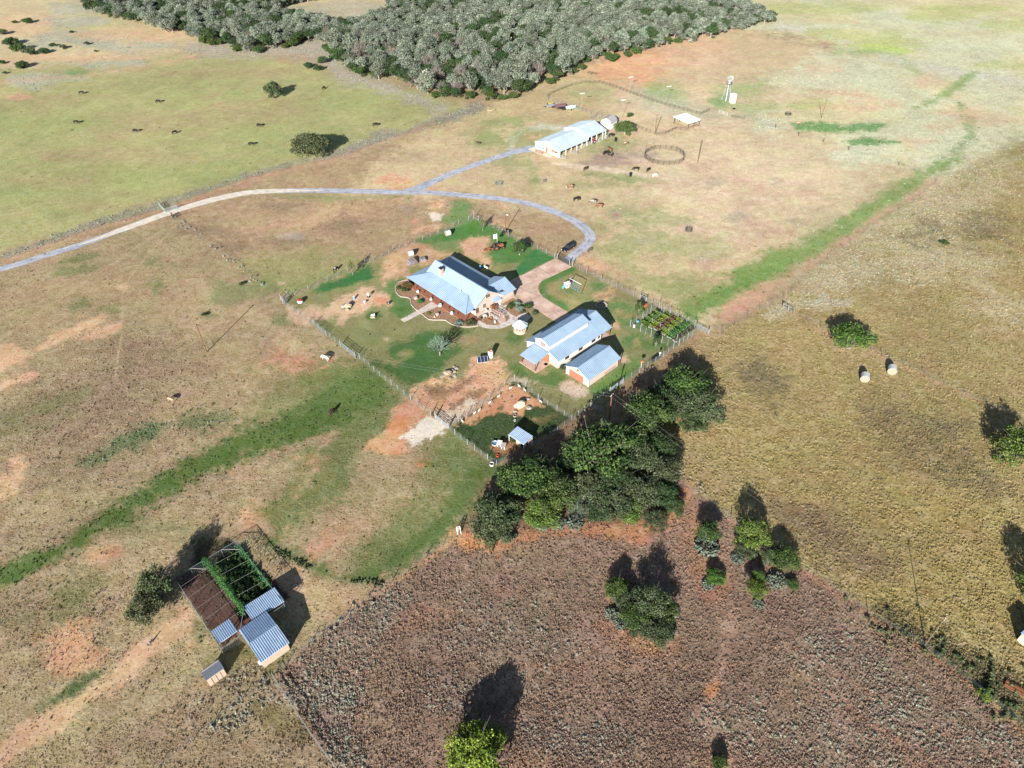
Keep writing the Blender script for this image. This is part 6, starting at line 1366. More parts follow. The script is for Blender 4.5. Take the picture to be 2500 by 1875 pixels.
wire_fence('goat_fence', 'wire fence along the upper right side of the goat pen', [('P',1455,150),('P',1600,235),('P',1760,400),('P',2000,540),('P',2190,665)], 1.6, 2.6, 7, mp=Mpale)
wire_fence('goat_fence', 'wire fence between the goat pen and the grove', [('P',2190,665),('P',1910,885),('P',1600,1050),('P',1225,1240)], 1.6, 2.8, 7, mp=Mpost)
wire_fence('yard_fence', 'wire fence from the goat pen up to the vegetable garden', [('P',2190,665),('K',600,300),('K',690,237),('K',755,188),('K',835,135),('K',950,62),('G',1135,1345)], 1.6, 2.6, 7, mp=Mpale)
wire_fence('garden_fence', 'tall wire fence on the near sides of the vegetable garden', [('G',305,930),('G',500,1025),('G',700,1125),('G',910,1240),('G',1135,1345),('G',1240,1290),('G',1410,1170),('G',1580,1050)], 2.0, 2.2, 6, mp=Mpale)
wire_fence('garden_fence', 'tall wire fence on the far sides of the vegetable garden', [('G',305,930),('G',540,760),('G',700,650),('G',860,580),('G',950,660),('G',1075,690),('G',1180,740),('G',1290,830),('G',1410,870),('G',1545,930),('G',1580,1050)], 2.0, 2.2, 6, mp=Mpale)
wire_fence('yard_fence', 'wire fence from the entrance gate to the vegetable garden', [('Q',655,500),('Q',840,595),('Q',1035,695),('Q',1245,795),('Q',1475,910),('Q',1560,942),('Q',1645,985),('Q',1725,1035),('G',860,580)], 1.6, 2.4, 7, mp=Mpost)
wire_fence('yard_fence', 'wire fence from the round green tree to the entrance gate', [('M',1700,540),('M',1950,680),('Q',180,275),('Q',300,335),('Q',410,385)], 1.5, 2.6, 6, mp=Mpost)
wire_fence('yard_fence', 'wire fence of the north yard corner with a braced corner post', [('L',140,590),('L',190,575),('L',295,530),('L',445,460),('L',600,395),('L',735,330),('L',800,308),('L',920,257),('M',0,912),('M',220,858),('M',500,742),('M',760,628),('M',1015,518),('M',1110,470),('M',1275,412),('M',1360,378),('M',1440,412),('M',1700,540)], 1.5, 2.8, 6, mp=Mpost)
MB_ = MB(); a_ = gp('M', 1275, 412); b_ = gp('M', 1360, 378); c_ = gp('M', 1440, 412)
for q in (a_, b_, c_): MB_.tube(q, q+Vector((0, 0, 2.0 if q is not b_ else 3.2)), .1)
for z in (.7, 1.5): MB_.bar(a_+Vector((0, 0, z)), b_+Vector((0, 0, z)), .09); MB_.bar(b_+Vector((0, 0, z)), c_+Vector((0, 0, z)), .09)
tag(MB_.build('corner_brace', Mpost), 'pale timber corner brace with taller middle post in the north yard', 'fence brace')
wire_fence('boundary_fence', 'old brush-grown fence from the caliche road down to the left yard gate', [('g',590,665),('g',920,905),(505,590),(539,618),(576,643),(620,680),(666,717),(690,735)], 1.2, 3.5, 4, False, mp=Mdarkwood, jitter=.3)
wire_fence('boundary_fence', 'long pasture fence running beside the brushy strip north of the road', [(11,637),(130,596),(240,556),(340,527),(400,512),(500,472),(600,440),(700,413),(770,400),(850,378),(930,345),(995,326),(1060,300),(1172,266)], 1.2, 6.0, 4, False, mp=Mdarkwood, jitter=.2)
wire_fence('boundary_fence', 'wire fence crossing the right field below the bright spreading tree', [('e',625,385),('e',685,425),('e',860,510),('e',1240,690),('e',1375,745),('e',1500,805),('e',1900,995),('e',2150,1110)], 1.3, 4.5, 4, False, mp=Mdarkwood, jitter=.2)
wire_fence('boundary_fence', 'wire fence running up the right side between pasture and yellow field', [('G',1580,1050),(1761,812),(1824,772),(1912,728),(2020,634),(2110,565),(2194,512),(2232,492),(2285,445)], 1.3, 5.0, 4, False, mp=Mdarkwood, jitter=.2)
wire_fence('boundary_fence', 'sagging wire fence dividing brown weeds from the yellow field', [(1640,1180),(1706,1204),(1784,1268),(1939,1378),(1993,1403),(2118,1497),(2231,1563),(2328,1634),(2420,1712),(2520,1792)], 1.3, 5.0, 4, False, mp=Mdarkwood, jitter=.3)
wire_fence('boundary_fence', 'old ditch fence along the left side of the brown field', [(1121,1306),(1039,1364),(996,1396),(955,1424),(900,1462),(845,1504),(760,1570),(700,1625),(668,1650)], 1.2, 5.0, 4, False, mp=Mdarkwood, jitter=.3)
wire_fence('boundary_fence', 'broken fence line with grey posts below the tool shed', [(667,1652),(590,1710),(517,1774),(470,1810),(385,1878)], 1.1, 5.0, 3, False, mp=Mpost, jitter=.4)
panel_fence('board_fence', 'pale board fence dividing the brown weeds from the bottom meadow', [gp('n', 667, 1652), gp('n', 712, 1722), gp('n', 760, 1795), gp('n', 822, 1880)], 1.2, 3.0, rails=2, mt=Mpost, pm=Mpost, th=.10)
wire_fence('boundary_fence', 'sparse wire fence with few posts crossing the sage flat at upper right', [('R',1215,345),('c',600,830),('c',750,880),('c',910,922),('c',1075,972),('c',1400,1070),('c',1640,1165)], 1.3, 14.0, 3, False, mp=Mdarkwood, pr=.09)
# arena
panel_fence('arena_fence', 'weathered plank fence forming the upper side of the riding arena', [gp('R', *q) for q in [(40,207),(90,182),(180,147),(265,128),(345,128),(430,152),(530,192),(640,230),(740,264),(850,292),(950,322),(1005,296)]], 1.4, 2.4, rails=4, mt=Mdarkwood, pm=Mdarkwood, th=.045, pr=.07)
panel_fence('arena_fence', 'weathered plank fence on the lower side of the arena behind the trailers', [gp('R', *q) for q in [(40,207),(45,228),(100,243),(190,273),(270,303),(330,323),(395,337)]], 1.4, 2.4, rails=4, mt=Mpost, pm=Mdarkwood, th=.045, pr=.07)
panel_fence('arena_fence', 'low rail fence from the barn tree to the pole shelter', [gp('R', *q) for q in [(580,398),(650,427),(690,440),(740,437),(805,407),(862,412)]], 1.3, 2.4, rails=3, mt=Mdarkwood, pm=Mdarkwood, th=.07, pr=.07)
panel_fence('corral_fence', 'short pale fence behind the barn running to the arena', [gp('R', *q) for q in [(330,330),(290,345)]]+[gp('R', 370, 350)], 1.3, 2.0, rails=3, mt=Mpost, pm=Mpost)
panel_fence('corral_fence', 'wire pen fence between the barn and its shade tree', [bl(19.2, -7.3), gp('N', 1850, 520), gp('N', 2000, 440)], 1.4, 2.0, rails=5, mt=Mwire, pm=Mpost, th=.03)
n = 22; rc = Vector((59.9, 258.9, 0)); ring = [rc+Vector((7.6*math.cos(2*math.pi*i/n+.2), 7.6*math.sin(2*math.pi*i/n+.2), 0)) for i in range(n+1)]
panel_fence('round_pen', 'circular round pen of brown timber panels', ring, 1.7, 2.4, rails=7, mt=Mdarkwood, pm=Mdarkwood, th=.05, pr=.08, cat='pen')
def pole(name, label, k, x, y, h, r=.13, mt=None, arms=0, head=None, cat='pole', az=0, group=None):
    g_ = gp(k, x, y); o = thing(name, label, cat, g_, az, group); MB().tube((0, 0, -.1), (0, 0, h), r, r*.7, 8).build('shaft', mt or Mbrown, o)
    if arms:
        MB().box((0, 0, h-.4), (arms, .12, .12)).build('crossarm', Mbrown, o)
        for s in (-.9, -.3, .3, .9): MB().tube((s*arms/2, 0, h-.34), (s*arms/2, 0, h-.14), .05).build('insulator', Mwhite, o)
    if head: MB().box((0, 0, h-.1), head).build('lamp_head', Mwhite, o)
    return o
pole('gate_post', 'pale thin post at the left of the round pen', 'R', 618, 535, 3.4, .06, Mpost)
pole('gate_post', 'pale thin post at the right of the round pen', 'R', 857, 585, 3.4, .06, Mpost)
for k, (x, y, wd) in enumerate([(242,292,'front left'),(484,333,'beside the barn tree'),(528,191,'upper left'),(752,249,'upper right')]):
    pole('arena_light', f'arena floodlight pole with long white lamp bar, {wd}', 'R', x, y, 7.4, .06, Mpost if k != 3 else Mbrown, 0, (2.2, .3, .2), 'floodlight', 0.3, 'floodlight poles round the arena')
pole('utility_pole', 'brown utility pole standing inside the lower arena fence', 'R', 680, 436, 8.4, .16)
pole('utility_pole', 'lone brown utility pole on bare ground right of the round pen', 'R', 935, 604, 9.2, .16)
pole('utility_pole', 'slim brown pole in the sage flat at upper right', 'c', 898, 767, 8.2, .14)
PL = pole('utility_pole', 'tall brown power pole alone in the left field', 'd', 1288, 663, 9.0, .17, None, 1.2, az=.9)
PM = pole('utility_pole', 'power pole at the fence between garage and grove', 'n', 1486, 1034, 9.0, .17, None, 1.2, az=.9)
PR = pole('utility_pole', 'power pole in the lower right field carrying two wires', 'f', 1520, 889, 9.2, .10, Mdarkwood, 1.4, az=.9)
PH = pole('utility_pole', 'pale street light pole in the north yard', 'n', 1234.5, 565.5, 7.0, .14, Mbrown)
MB().box((.35, 0, 6.0), (.7, .1, .1)).box((.75, 0, 5.9), (.4, .25, .18)).build('lamp_head', Mwhite, PH)
po = thing('utility_pole', 'x', 'pole', (0, 0, 0)); bpy.data.objects.remove(po)
def cable(name, label, a_, b_, sag, r=.011):
    m = MB(); P = [a_.lerp(b_, i/14)-Vector((0, 0, sag*4*(i/14)*(1-i/14))) for i in range(15)]
    for p, q in zip(P, P[1:]): m.tube(p, q, r, n=4, cap=False)
    return tag(m.build(name, Mpost), label, 'power line')
pl = Vector((*PL.location[:2], 8.75)); pm_ = Vector((*PM.location[:2], 8.75)); pr_ = Vector((*PR.location[:2], 8.9)); off = gp('n', 2900, 1790, 8.9)
for s, wd in ((-.45, 'upper'), (.45, 'lower')):
    d = Vector((s*.8, s, 0))
    cable('power_line', f'{wd} of two wires from the left field pole to the grove pole', pl+d, pm_+d, 1.6)
    cable('power_line', f'{wd} of two wires from the grove pole to the lower right pole', pm_+d, pr_+d, 1.2)
    cable('power_line', f'{wd} of two wires running out of the frame at lower right', pr_+d, off+d, .8)

# ------------------------------------------------------------------ gates
def bar_gate(name, label, a_, b_, h=1.3, bars=5, mt=Msteel, posts=True, ph=1.7, pr=.11, pm=None, two=False):
    a_ = Vector(a_); b_ = Vector(b_); o = thing(name, label, 'gate', a_); d = b_-a_; L_ = d.length; u = d.normalized(); m = MB()
    for z in [.2+(h-.2)*i/(bars-1) for i in range(bars)]: m.bar(u*.15+Vector((0, 0, z)), d-u*.15+Vector((0, 0, z)), .06)
    for t in ([.15, L_-.15, L_/2] if not two else [.15, L_/2-.06, L_/2+.06, L_-.15, L_*.25, L_*.75]): m.bar(u*t+Vector((0, 0, .2)), u*t+Vector((0, 0, h)), .06)
    m.build('leaf', mt, o)
    if posts:
        for p in (Vector((0, 0, 0)), d): q = MB().tube((0, 0, -.1), (0, 0, ph), pr, n=8).build('gate_post', pm or Mpost, o); q.location = p
    return o
bar_gate('entrance_gate', 'dark metal entrance gate across the brick driveway', gp('Q', 445, 395), gp('Q', 610, 480), 1.5, 7, Mdark, True, 1.9, .14, Mpost)
for k, (x, y) in enumerate([(413,383),(652,500)]): pole('gate_pillar', ['pale outer post left of the entrance gate', 'pale outer post right of the entrance gate'][k], 'Q', x, y, 1.9, .15, Mpost, cat='post')
m = MB(); m.box((0, 0, .6), (.4, .3, 1.2)); o = m.build('gate_opener', Mdark); o.location = (*gp('Q', 603, 476)[:2], 0); tag(o, 'dark gate opener cabinet at the right end of the entrance gate', 'gate opener')
bar_gate('field_gate', 'five-bar steel gate across the white gravel track into the yard', gp('P', 440, 640), gp('P', 600, 770), 1.3, 6, Msteel, True, 2.0, .12)
bar_gate('field_gate', 'short gate beside the white gravel track, left of the five-bar gate', gp('P', 380, 600), gp('P', 435, 640), 1.2, 4, Mdark, True, 1.9, .1)
bar_gate('field_gate', 'steel gate at the left corner of the yard near the white tank', gp('L', 82, 608), gp('L', 118, 645), 1.5, 5, Mpale, True, 2.0, .1)
bar_gate('field_gate', 'second steel gate closing the left corner of the yard', gp('L', 118, 645), gp('L', 140, 592), 1.5, 5, Mpale, True, 2.0, .1)
bar_gate('field_gate', 'steel gate with posts in the lower yard fence, left of the lawn', gp('Y', 310, 152), gp('Y', 395, 222), 1.6, 5, Mpale, True, 2.1, .1)
bar_gate('field_gate', 'steel gate near the grove at the lower yard fence', gp('K', 598, 303), gp('K', 648, 328), 1.4, 5, Mpale, True, 1.7, .1)
bar_gate('field_gate', 'pale blue-grey panel gate in the yard fence behind the garage', gp('K', 692, 235), gp('K', 755, 190), 1.4, 9, Mpale, True, 1.8, .1)
bar_gate('garden_gate', 'long open gate at the right corner of the vegetable garden', gp('G', 1580, 945), gp('G', 1820, 1065), 1.2, 5, Mpale, True, 1.6, .09)
bar_gate('garden_gate', 'gate section beyond the young tree near the vegetable garden', gp('Q', 1560, 942), gp('Q', 1645, 985), 1.5, 4, Mpale, True, 1.9, .09)
bar_gate('field_gate', 'small pale gate near the windmill', gp('R', 1060, 305), gp('R', 1113, 325), 1.3, 4, Mwhite, True, 1.5, .08)
bar_gate('field_gate', 'brown gate in the fence line below the windmill', gp('R', 1132, 335), gp('R', 1215, 347), 1.2, 4, Mdarkwood, True, 1.4, .08)
panel_fence('cattle_guard', 'green-grey pipe wing fence beside the caliche road', [gp('g', 270, 390), gp('g', 340, 480), gp('g', 430, 565), gp('g', 560, 510), gp('g', 710, 470)], 1.4, 1.6, rails=6, mt=mat('green_pipe', (.20,.30,.27)), pm=Mwire, th=.06)
panel_fence('cattle_guard', 'dark pipe wing fence on the near side of the caliche road', [gp('g', 600, 655), gp('g', 560, 640), gp('g', 650, 720)], 1.3, 1.6, rails=4, mt=Mdark, pm=Mdark, th=.07)
panel_fence('stub_fence', 'short grey rail with posts by the sage strip of the right pasture corner', [gp('e', 622, 388), gp('e', 686, 424)], 1.5, 2.0, rails=2, mt=Mpost, pm=Mpost, th=.1, pr=.12)
panel_fence('arena_rail', 'short brown rail in the orange ground near the wood', [gp('R', 280, 72), gp('R', 300, 78), gp('R', 330, 82)], 1.3, 2.0, rails=2, mt=Mdarkwood, pm=Mdarkwood, th=.1, pr=.12)
# garden overhead frame, raised beds and plants
m = MB(); go_ = gp('G', 305, 930); GO = thing('garden_canopy', 'overhead pipe frame of the vegetable garden', 'canopy', go_)
def gv_(x, y, z=0): p = gp('G', x, y)-go_; return Vector((p.x, p.y, z))
cn = [(440,915),(860,580),(1545,920),(1135,1230)]
for a_, b_ in (((900,640),(1540,960)), ((560,800),(1200,1200)), ((720,710),(1360,1040)), ((700,880),(1000,660)), ((860,970),(1180,760)), ((1040,1100),(1360,860))): m.bar(gv_(*a_, 2.0), gv_(*b_, 2.0), .035)
m.build('rails', Mpost, GO)
for x, y in ((560,800),(720,880),(880,960),(1040,1060),(1200,1200),(900,640),(1060,720),(1220,800),(1380,880),(1540,960)): q = MB().tube((0, 0, 0), (0, 0, 2.05), .05, n=5).build('post', Mpale, GO); q.location = gv_(x, y)
beds = [((560,905),(880,660),'bright leafy greens',Lbright,.9),((690,960),(1050,720),'pale dry stems',Lpine,.5),((800,1000),(1160,760),'dark purple-leaved rows',Lred,.4),((930,1080),(1270,820),'yellow-green plants',Lpine,.8),((1050,1150),(1400,890),'deep green plants',Lvine,.8),((1160,1215),(1520,960),'bare brown soil and a few sprouts',Lolive,.15)]
for i, (a_, b_, wd, mt, dn) in enumerate(beds):
    A = gp('G', *a_); B_ = gp('G', *b_); d = B_-A; o = thing('raised_bed', f'raised garden bed with {wd}', 'garden bed', A, math.atan2(d.y, d.x), 'raised beds of the vegetable garden'); L_ = d.length
    MB().box((L_/2, 0, .16), (L_, 1.25, .32)).build('soil', mat('garden_soil', (.12,.085,.06), .95, 0, .3, 3), o)
    q = MB(); [q.box((L_/2, s*.66, .19), (L_+.1, .05, .38)) for s in (-1, 1)]; [q.box((e*L_, 0, .19), (.05, 1.3, .38)) for e in (0, 1)]; q.build('boards', Mpost, o)
    r2 = np.random.default_rng(40+i); nq = int(2600*dn); t_ = r2.random(nq); cl = .5+.5*np.sin(t_*L_*3+i)
    nn = r2.normal(size=(nq, 3))+np.array([0, 0, 1.0]); nn /= np.linalg.norm(nn, axis=1)[:, None]
    q = quads_mesh('plants', np.stack([t_*L_, r2.uniform(-.85, .85, nq), .35+r2.random(nq)*.9*cl], 1), nn, r2.uniform(.15, .32, nq), r2.random(nq), r2); q.materials.append(mt)
    q = link(bpy.data.objects.new('plants', q)); q.parent = o
bush('G', 600, 930, .9, Lbright, 'bright lettuce-green clump at the near end of the first raised bed')
m = MB(); m.blob((0, 0, .3), (.7, .7, .6)); o = m.build('watering_can', Mblue); o.location = (*gp('G', 450, 850)[:2], .1); tag(o, 'bright blue watering can inside the garden corner', 'watering can')
m = MB(); m.box((0, 0, .35), (.5, .5, .7)); m.box((0, 0, .72), (.6, .6, .08)); o = m.build('water_meter_box', Mwhite); o.location = (*gp('G', 375, 935)[:2], 0); tag(o, 'small white box in the near left corner of the vegetable garden', 'box')
m = MB(); m.box((0, 0, .45), (.5, .5, .9)); m.box((0, 0, .95), (.7, .7, .1)); o = m.build('feed_bin', Mred); o.location = (*gp('G', 588, 545)[:2], 0); tag(o, 'red bin on the lawn near the upper garden gate', 'bin')

# ------------------------------------------------------------------ yard objects
def bale(label, k, x, y, rz, mt=Mwrap, s=1.0):
    g_ = gp(k, x, y); o = thing('hay_bale', label, 'hay bale', (g_.x, g_.y, 0), rz); r_ = .85*s
    MB().tube((-.75*s, 0, r_), (.75*s, 0, r_), r_, n=18).build('roll', mt, o); m = MB(); m.tube((-.765*s, 0, r_), (-.755*s, 0, r_), r_*.96, n=18); m.tube((.755*s, 0, r_), (.765*s, 0, r_), r_*.96, n=18); m.build('cut_end', Mhay, o); return o
bale('round hay bale in net wrap on the right field, nearer to the centre', 'e', 1128, 838, 1.15, s=1.2)
bale('round hay bale in net wrap on the right field, nearer to the fence', 'e', 1296, 790, 1.15, s=1.2)
bale('round hay bale on the green lawn of the north yard', 'M', 925, 655, .5, s=1.05)
bale('round hay bale behind the firewood stack', 'M', 300, 1000, .4, s=1.05)
def pile(label, k, x, y, d, rz, seed):
    g_ = gp(k, x, y); m = MB(); r_ = random.Random(seed); rows = int(d[2]/.2)
    for j in range(rows):
        kx = int(d[0]*(1-.35*j/rows)/.22)
        for i in range(kx):
            x_ = (i-kx/2+.5)*.22; L_ = d[1]*r_.uniform(.8, 1); m.tube((x_, -L_/2, .12+j*.2), (x_+r_.uniform(-.1, .1), L_/2, .12+j*.2), .11, n=6)
    o = m.build('firewood_pile', Mfire); o.location = g_; o.rotation_euler[2] = rz; return tag(o, label, 'woodpile')
pile('large stack of split firewood beside the hay bale', 'M', 320, 1130, (3.2, 2.6, 1.5), .6, 1)
pile('smaller stack of firewood right of the large one', 'M', 500, 1075, (2.6, 1.6, .9), .3, 2)
# car
cr = thing('car', 'black estate car parked on the grass beside the entrance gate', 'car', (*gp('Q', 592, 270)[:2], 0), 0)
d = gp('Q', 665, 215)-gp('Q', 525, 300); cr.rotation_euler[2] = math.atan2(d.y, d.x)+math.pi
m = MB(); pr_f = [(-2.45,.35),(-2.45,.85),(-2.3,1.0),(1.0,1.02),(2.25,.85),(2.45,.6),(2.45,.35)]
vs_ = [(x, -.93, z) for x, z in pr_f]+[(x, .93, z) for x, z in pr_f]; m.add(vs_, [tuple(range(6, -1, -1)), tuple(range(7, 14))]+[(i, (i+1) % 7, 7+(i+1) % 7, 7+i) for i in range(7)]); m.build('body', Mblack, cr)
m = MB(); q = [(-2.3,1.0,.9),(-2.0,1.55,.68),(.2,1.58,.68),(1.0,1.02,.88)]
vs_ = [(x, -w_, z) for x, z, w_ in q]+[(x, w_, z) for x, z, w_ in q]; m.add(vs_, [(3, 2, 1, 0), (4, 5, 6, 7), (0, 1, 5, 4), (1, 2, 6, 5), (2, 3, 7, 6)]); m.build('cabin_glass', Mglass, cr)
m = MB(); m.box((-.9, 0, 1.6), (2.25, 1.38, .05)); [m.box((-.9, s*.6, 1.66), (2.0, .05, .05)) for s in (-1, 1)]; m.build('car_roof', Mblack, cr)
for x in (-1.5, 1.5):
    for s in (-1, 1): w_ = MB().tube((x, s*.72, .35), (x, s*.95, .35), .35, n=16).build('wheel', Mtire, cr); MB().tube((x, s*.94, .35), (x, s*.965, .35), .2, n=12).build('rim', Msteel, w_)
for s in (-1, 1): MB().box((2.42, s*.68, .7), (.08, .35, .16)).build('headlight', Mwhite, cr); MB().box((-2.46, s*.75, .85), (.05, .25, .2)).build('taillight', Mred, cr)
# swing frame and play equipment
sw = thing('swing_set', 'tall two-post timber swing frame with hanging swings on the east lawn', 'swing', gp('Q', 610, 790)); d = gp('Q', 768, 875)-gp('Q', 610, 790)
MB().bar((0, 0, 3.2), Vector((d.x, d.y, 3.2)), .12).build('top_beam', Mwhite, sw)
for p in (Vector((0, 0, 0)), d): q = MB().tube((0, 0, 0), (0, 0, 3.25), .09, n=6).build('post', Mdarkwood, sw); q.location = (p.x, p.y, 0)
for t in (.25, .5, .75):
    p = d*t; MB().bar((p.x-.2, p.y, 3.2), (p.x-.2, p.y, .5), .03).bar((p.x+.2, p.y, 3.2), (p.x+.2, p.y, .5), .03).box((p.x, p.y, .48), (.5, .2, .05)).build('swing_seat', Mblue, sw)
ph = thing('toy_playhouse', 'pale pink plastic playhouse with teal slide beside the swing', 'playhouse', gp('Q', 578, 775), .5)
m = MB(); m.box((0, 0, .1), (1.3, 1.3, .2)); [m.box((x, y, .8), (.15, .15, 1.4)) for x in (-.6, .6) for y in (-.6, .6)]; m.box((0, .6, .7), (1.2, .08, 1.0)); m.box((.6, 0, .7), (.08, 1.2, 1.0)); m.build('walls', Mpink, ph)
MB().slab([(-.8,-.8,1.4),(.8,-.8,1.4),(.8,0,1.8),(-.8,0,1.8)], .08).slab([(-.8,.8,1.4),(.8,.8,1.4),(.8,0,1.8),(-.8,0,1.8)], .08).build('roof', Mpink, ph)
MB().slab([(-.7,-.3,.9),(-.7,.3,.9),(-1.6,.3,.1),(-1.6,-.3,.1)], .06).build('slide', Mteal, ph)
o = thing('plank_bench', 'weathered plank bench standing right of the grey drive near the gate', 'bench', gp('Q', 885, 300), .6)
MB().box((0, 0, .45), (1.8, .4, .08)).build('seat', Mdarkwood, o); MB().box((0, .22, .75), (1.8, .06, .4)).build('backrest', Mdarkwood, o); [MB().box((x, 0, .22), (.1, .4, .44)).build('leg', Mdarkwood, o) for x in (-.75, .75)]
fp = thing('fire_ring', 'low round stone ring lying in the shadow of the workshop', 'fire pit', gp('W', 1575, 110))
m = MB(); [m.blob((1.5*math.cos(i*.42), 1.5*math.sin(i*.42), .2), (.6, .6, .5), i) for i in range(15)]; m.build('ring', Mrockg, fp); m = MB(); [m.blob((.5*math.cos(i*1.3), .5*math.sin(i*1.3), .1), (.5, .5, .3), i) for i in range(5)]; m.build('stones', Mrockg, fp)
# water tank and solar panel
tk = thing('water_tank', 'white cylindrical water tank with rusty top behind the solar panel', 'tank', gp('K', 115, 62))
MB().lathe((0, 0, 0), [(.68, 0), (.68, 2.1), (.70, 2.15)], 18).build('body', Mwhite, tk); MB().lathe((0, 0, 2.15), [(.70, 0), (.3, .15), (.1, .2)], 18).build('lid', Mrust, tk); MB().lathe((.2, -.2, 2.25), [(.15, 0), (.15, .15)], 8).build('cap', Mwhite, tk)
sp = thing('solar_panel', 'dark blue ground-mounted solar panel of three modules', 'solar panel', gp('K', 77, 92), .18)
q = Matrix.Rotation(math.radians(40), 3, 'X')
for i in range(3): MB().box(Vector(((i-1)*.86, .35, .9)), (.80, 1.5, .05), rot=q).build('module', Msolar, sp)
m = MB(); m.box(Vector((0, .37, .86)), (2.7, 1.6, .04), rot=q); m.build('frame', Mwhite, sp); [MB().tube((x, .4, 0), (x, .4, .8), .05).build('leg', Msteel, sp) for x in (-.8, .8)]
o = thing('drum_tank', 'small white tank with dark red lid on the lawn at the left gate', 'tank', gp('L', 234, 632)); MB().lathe((0, 0, 0), [(.8, .25), (.8, 1.0)], 16).build('body', Mwhite, o); MB().lathe((0, 0, 1.0), [(.85, 0), (.5, .25), (.1, .32)], 16).build('lid', mat('dark_red', (.20,.03,.02)), o); [MB().tube((x, y, 0), (x, y, .3), .05).build('leg', Mdark, o) for x, y in ((.5, .5), (-.5, .5), (.5, -.5), (-.5, -.5))]
# rocks
for i, (x, y, d_, wd, mt) in enumerate([(925,310,(2.1,1.7,1.0),'biggest round boulder of the rock group on the lower lawn',Mrock),(900,325,(2.0,1.0,.3),'flat slab left of the biggest boulder',Mrockg),(935,338,(1.2,1.0,.3),'flat slab below the biggest boulder',Mrock),(965,323,(1.2,.9,.3),'flat slab right of the biggest boulder',Mrockg),(948,292,(1.0,.8,.4),'pale slab above the biggest boulder',Mrockg),(965,302,(.9,.9,.5),'small round stone right of the biggest boulder',Mrock),(977,282,(1.1,.9,.4),'topmost stone of the rock group',Mrockg),(960,272,(.8,.7,.4),'small upper stone of the rock group',Mrockg)]):
    rock('Y', x, y, d_, wd, mt, i, 'rock', 'rock group on the lower lawn', i*.7)
rock('P', 1530, 480, (3.1,1.9,1.5), 'large yellow sandstone boulder in the goat pen', mat('yellow_sandstone', (.56,.45,.26), .9, 0, .15, 1.2, .6, (.42,.36,.28)), 5, rz=.5)
rock('P', 1640, 510, (1.3,1.3,.5), 'flat grey rock right of the large goat pen boulder', Mrockg, 6)
rock('P', 1465, 555, (1.2,.9,.4), 'flat grey rock below the large goat pen boulder', Mrockg, 7)
rock('P', 1620, 395, (1.4,.8,.4), 'grey slab touching the back of the large goat pen boulder', Mrockg, 8)
rock('L', 605, 665, (2.1,1.7,1.6), 'tall yellow-brown boulder on the left lawn', Mrock, 9)
rock('L', 570, 665, (1.5,1.5,.9), 'grey boulder leaning against the tall yellow-brown one', Mrockg, 10)
rock('L', 597, 690, (1.3,.8,.8), 'small yellow rock in front of the tall yellow-brown one', Mrock, 12)
def tub(name, label, k, x, y, r_, h, mt, inner=None, cat='tub'):
    o = thing(name, label, cat, gp(k, x, y)); MB().lathe((0, 0, 0), [(r_*.92, 0), (r_, h), (r_*.94, h+.01), (r_*.9, h*.55)], 16).build('bowl', mt, o)
    MB().lathe((0, 0, h*.6), [(r_*.92, 0), (r_*.92, .01)], 16).build('water', inner or mat('tub_water', (.10,.18,.26), .1, 0, .05, 1, spec=.6), o); return o
tub('stock_tank', 'round galvanised stock tank with blue water in the goat pen', 'P', 1203, 975, .75, .55, Msteel)
tub('rubber_tub', 'red feed tub near the lower corner of the goat pen', 'P', 1235, 1125, .33, .35, Mred, Mdark)
tub('rubber_tub', 'white trough outside the lower corner of the goat pen', 'P', 1162, 1240, .5, .5, Mwhite, Mdark)
tub('rubber_tub', 'round stone water bowl below the flat rock in the goat pen', 'P', 1458, 610, .42, .35, Mrockg, Mdark)
tub('rubber_tub', 'small pale bowl on the goat pen grass above the shed', 'P', 1458, 668, .28, .2, Mwhite, Mdark)
for i, (x, y, wd) in enumerate([(1263,985,'left-hand'),(1313,1015,'right-hand')]):
    o = thing('dog_house', f'{wd} of two small white animal hutches in the goat pen', 'hutch', gp('P', x, y), -.25)
    MB().box((0, 0, .4), (.9, 1.0, .8)).build('walls', Mwhite, o); MB().slab([(-.55,-.65,.78),(.55,-.65,.78),(.55,.6,1.0),(-.55,.6,1.0)], .07).build('roof', [Mwhite, Mrockg][i], o); MB().box((0, -.51, .3), (.4, .04, .5)).build('opening', Mdark, o)
def deb(name, label, k, x, y, parts, cat, rz=0):
    o = thing(name, label, cat, gp(k, x, y), rz)
    for n_, mt, m in parts: m.build(n_, mt, o)
    return o
deb('barrel', 'blue barrel standing on the dirt of the left yard', 'L', 650, 603, [('drum', Mblue, MB().lathe((0,0,0), [(.3,0),(.32,.45),(.3,.9)], 12)), ('lid', Mwhite, MB().lathe((0,0,.9), [(.31,0),(.31,.04)], 12))], 'barrel')
deb('feeder', 'white and blue bird feeder stand on the left yard dirt', 'L', 762, 588, [('stand', Mwhite, MB().tube((0,0,0),(0,0,1.0),.06).lathe((0,0,.9),[(.4,0),(.45,.3),(.1,.55)],10)), ('base', Mdark, MB().box((0,0,.1),(.7,.5,.2)))], 'feeder')
deb('bird_bath', 'low white bird bath in the middle of the left yard dirt', 'L', 732, 636, [('bowl', Mwhite, MB().lathe((0,0,0),[(.15,0),(.15,.5),(.45,.6),(.45,.68)],12))], 'bird bath')
deb('statue', 'white and brown animal statue on a flat stone in the left yard', 'L', 795, 745, [('figure', Mwhite, MB().blob((0,0,.7),(1.1,.5,.6),1).blob((.5,0,1.05),(.4,.35,.4),2)), ('plinth', Mrock, MB().box((0,0,.2),(1.3,.9,.4)))], 'statue')
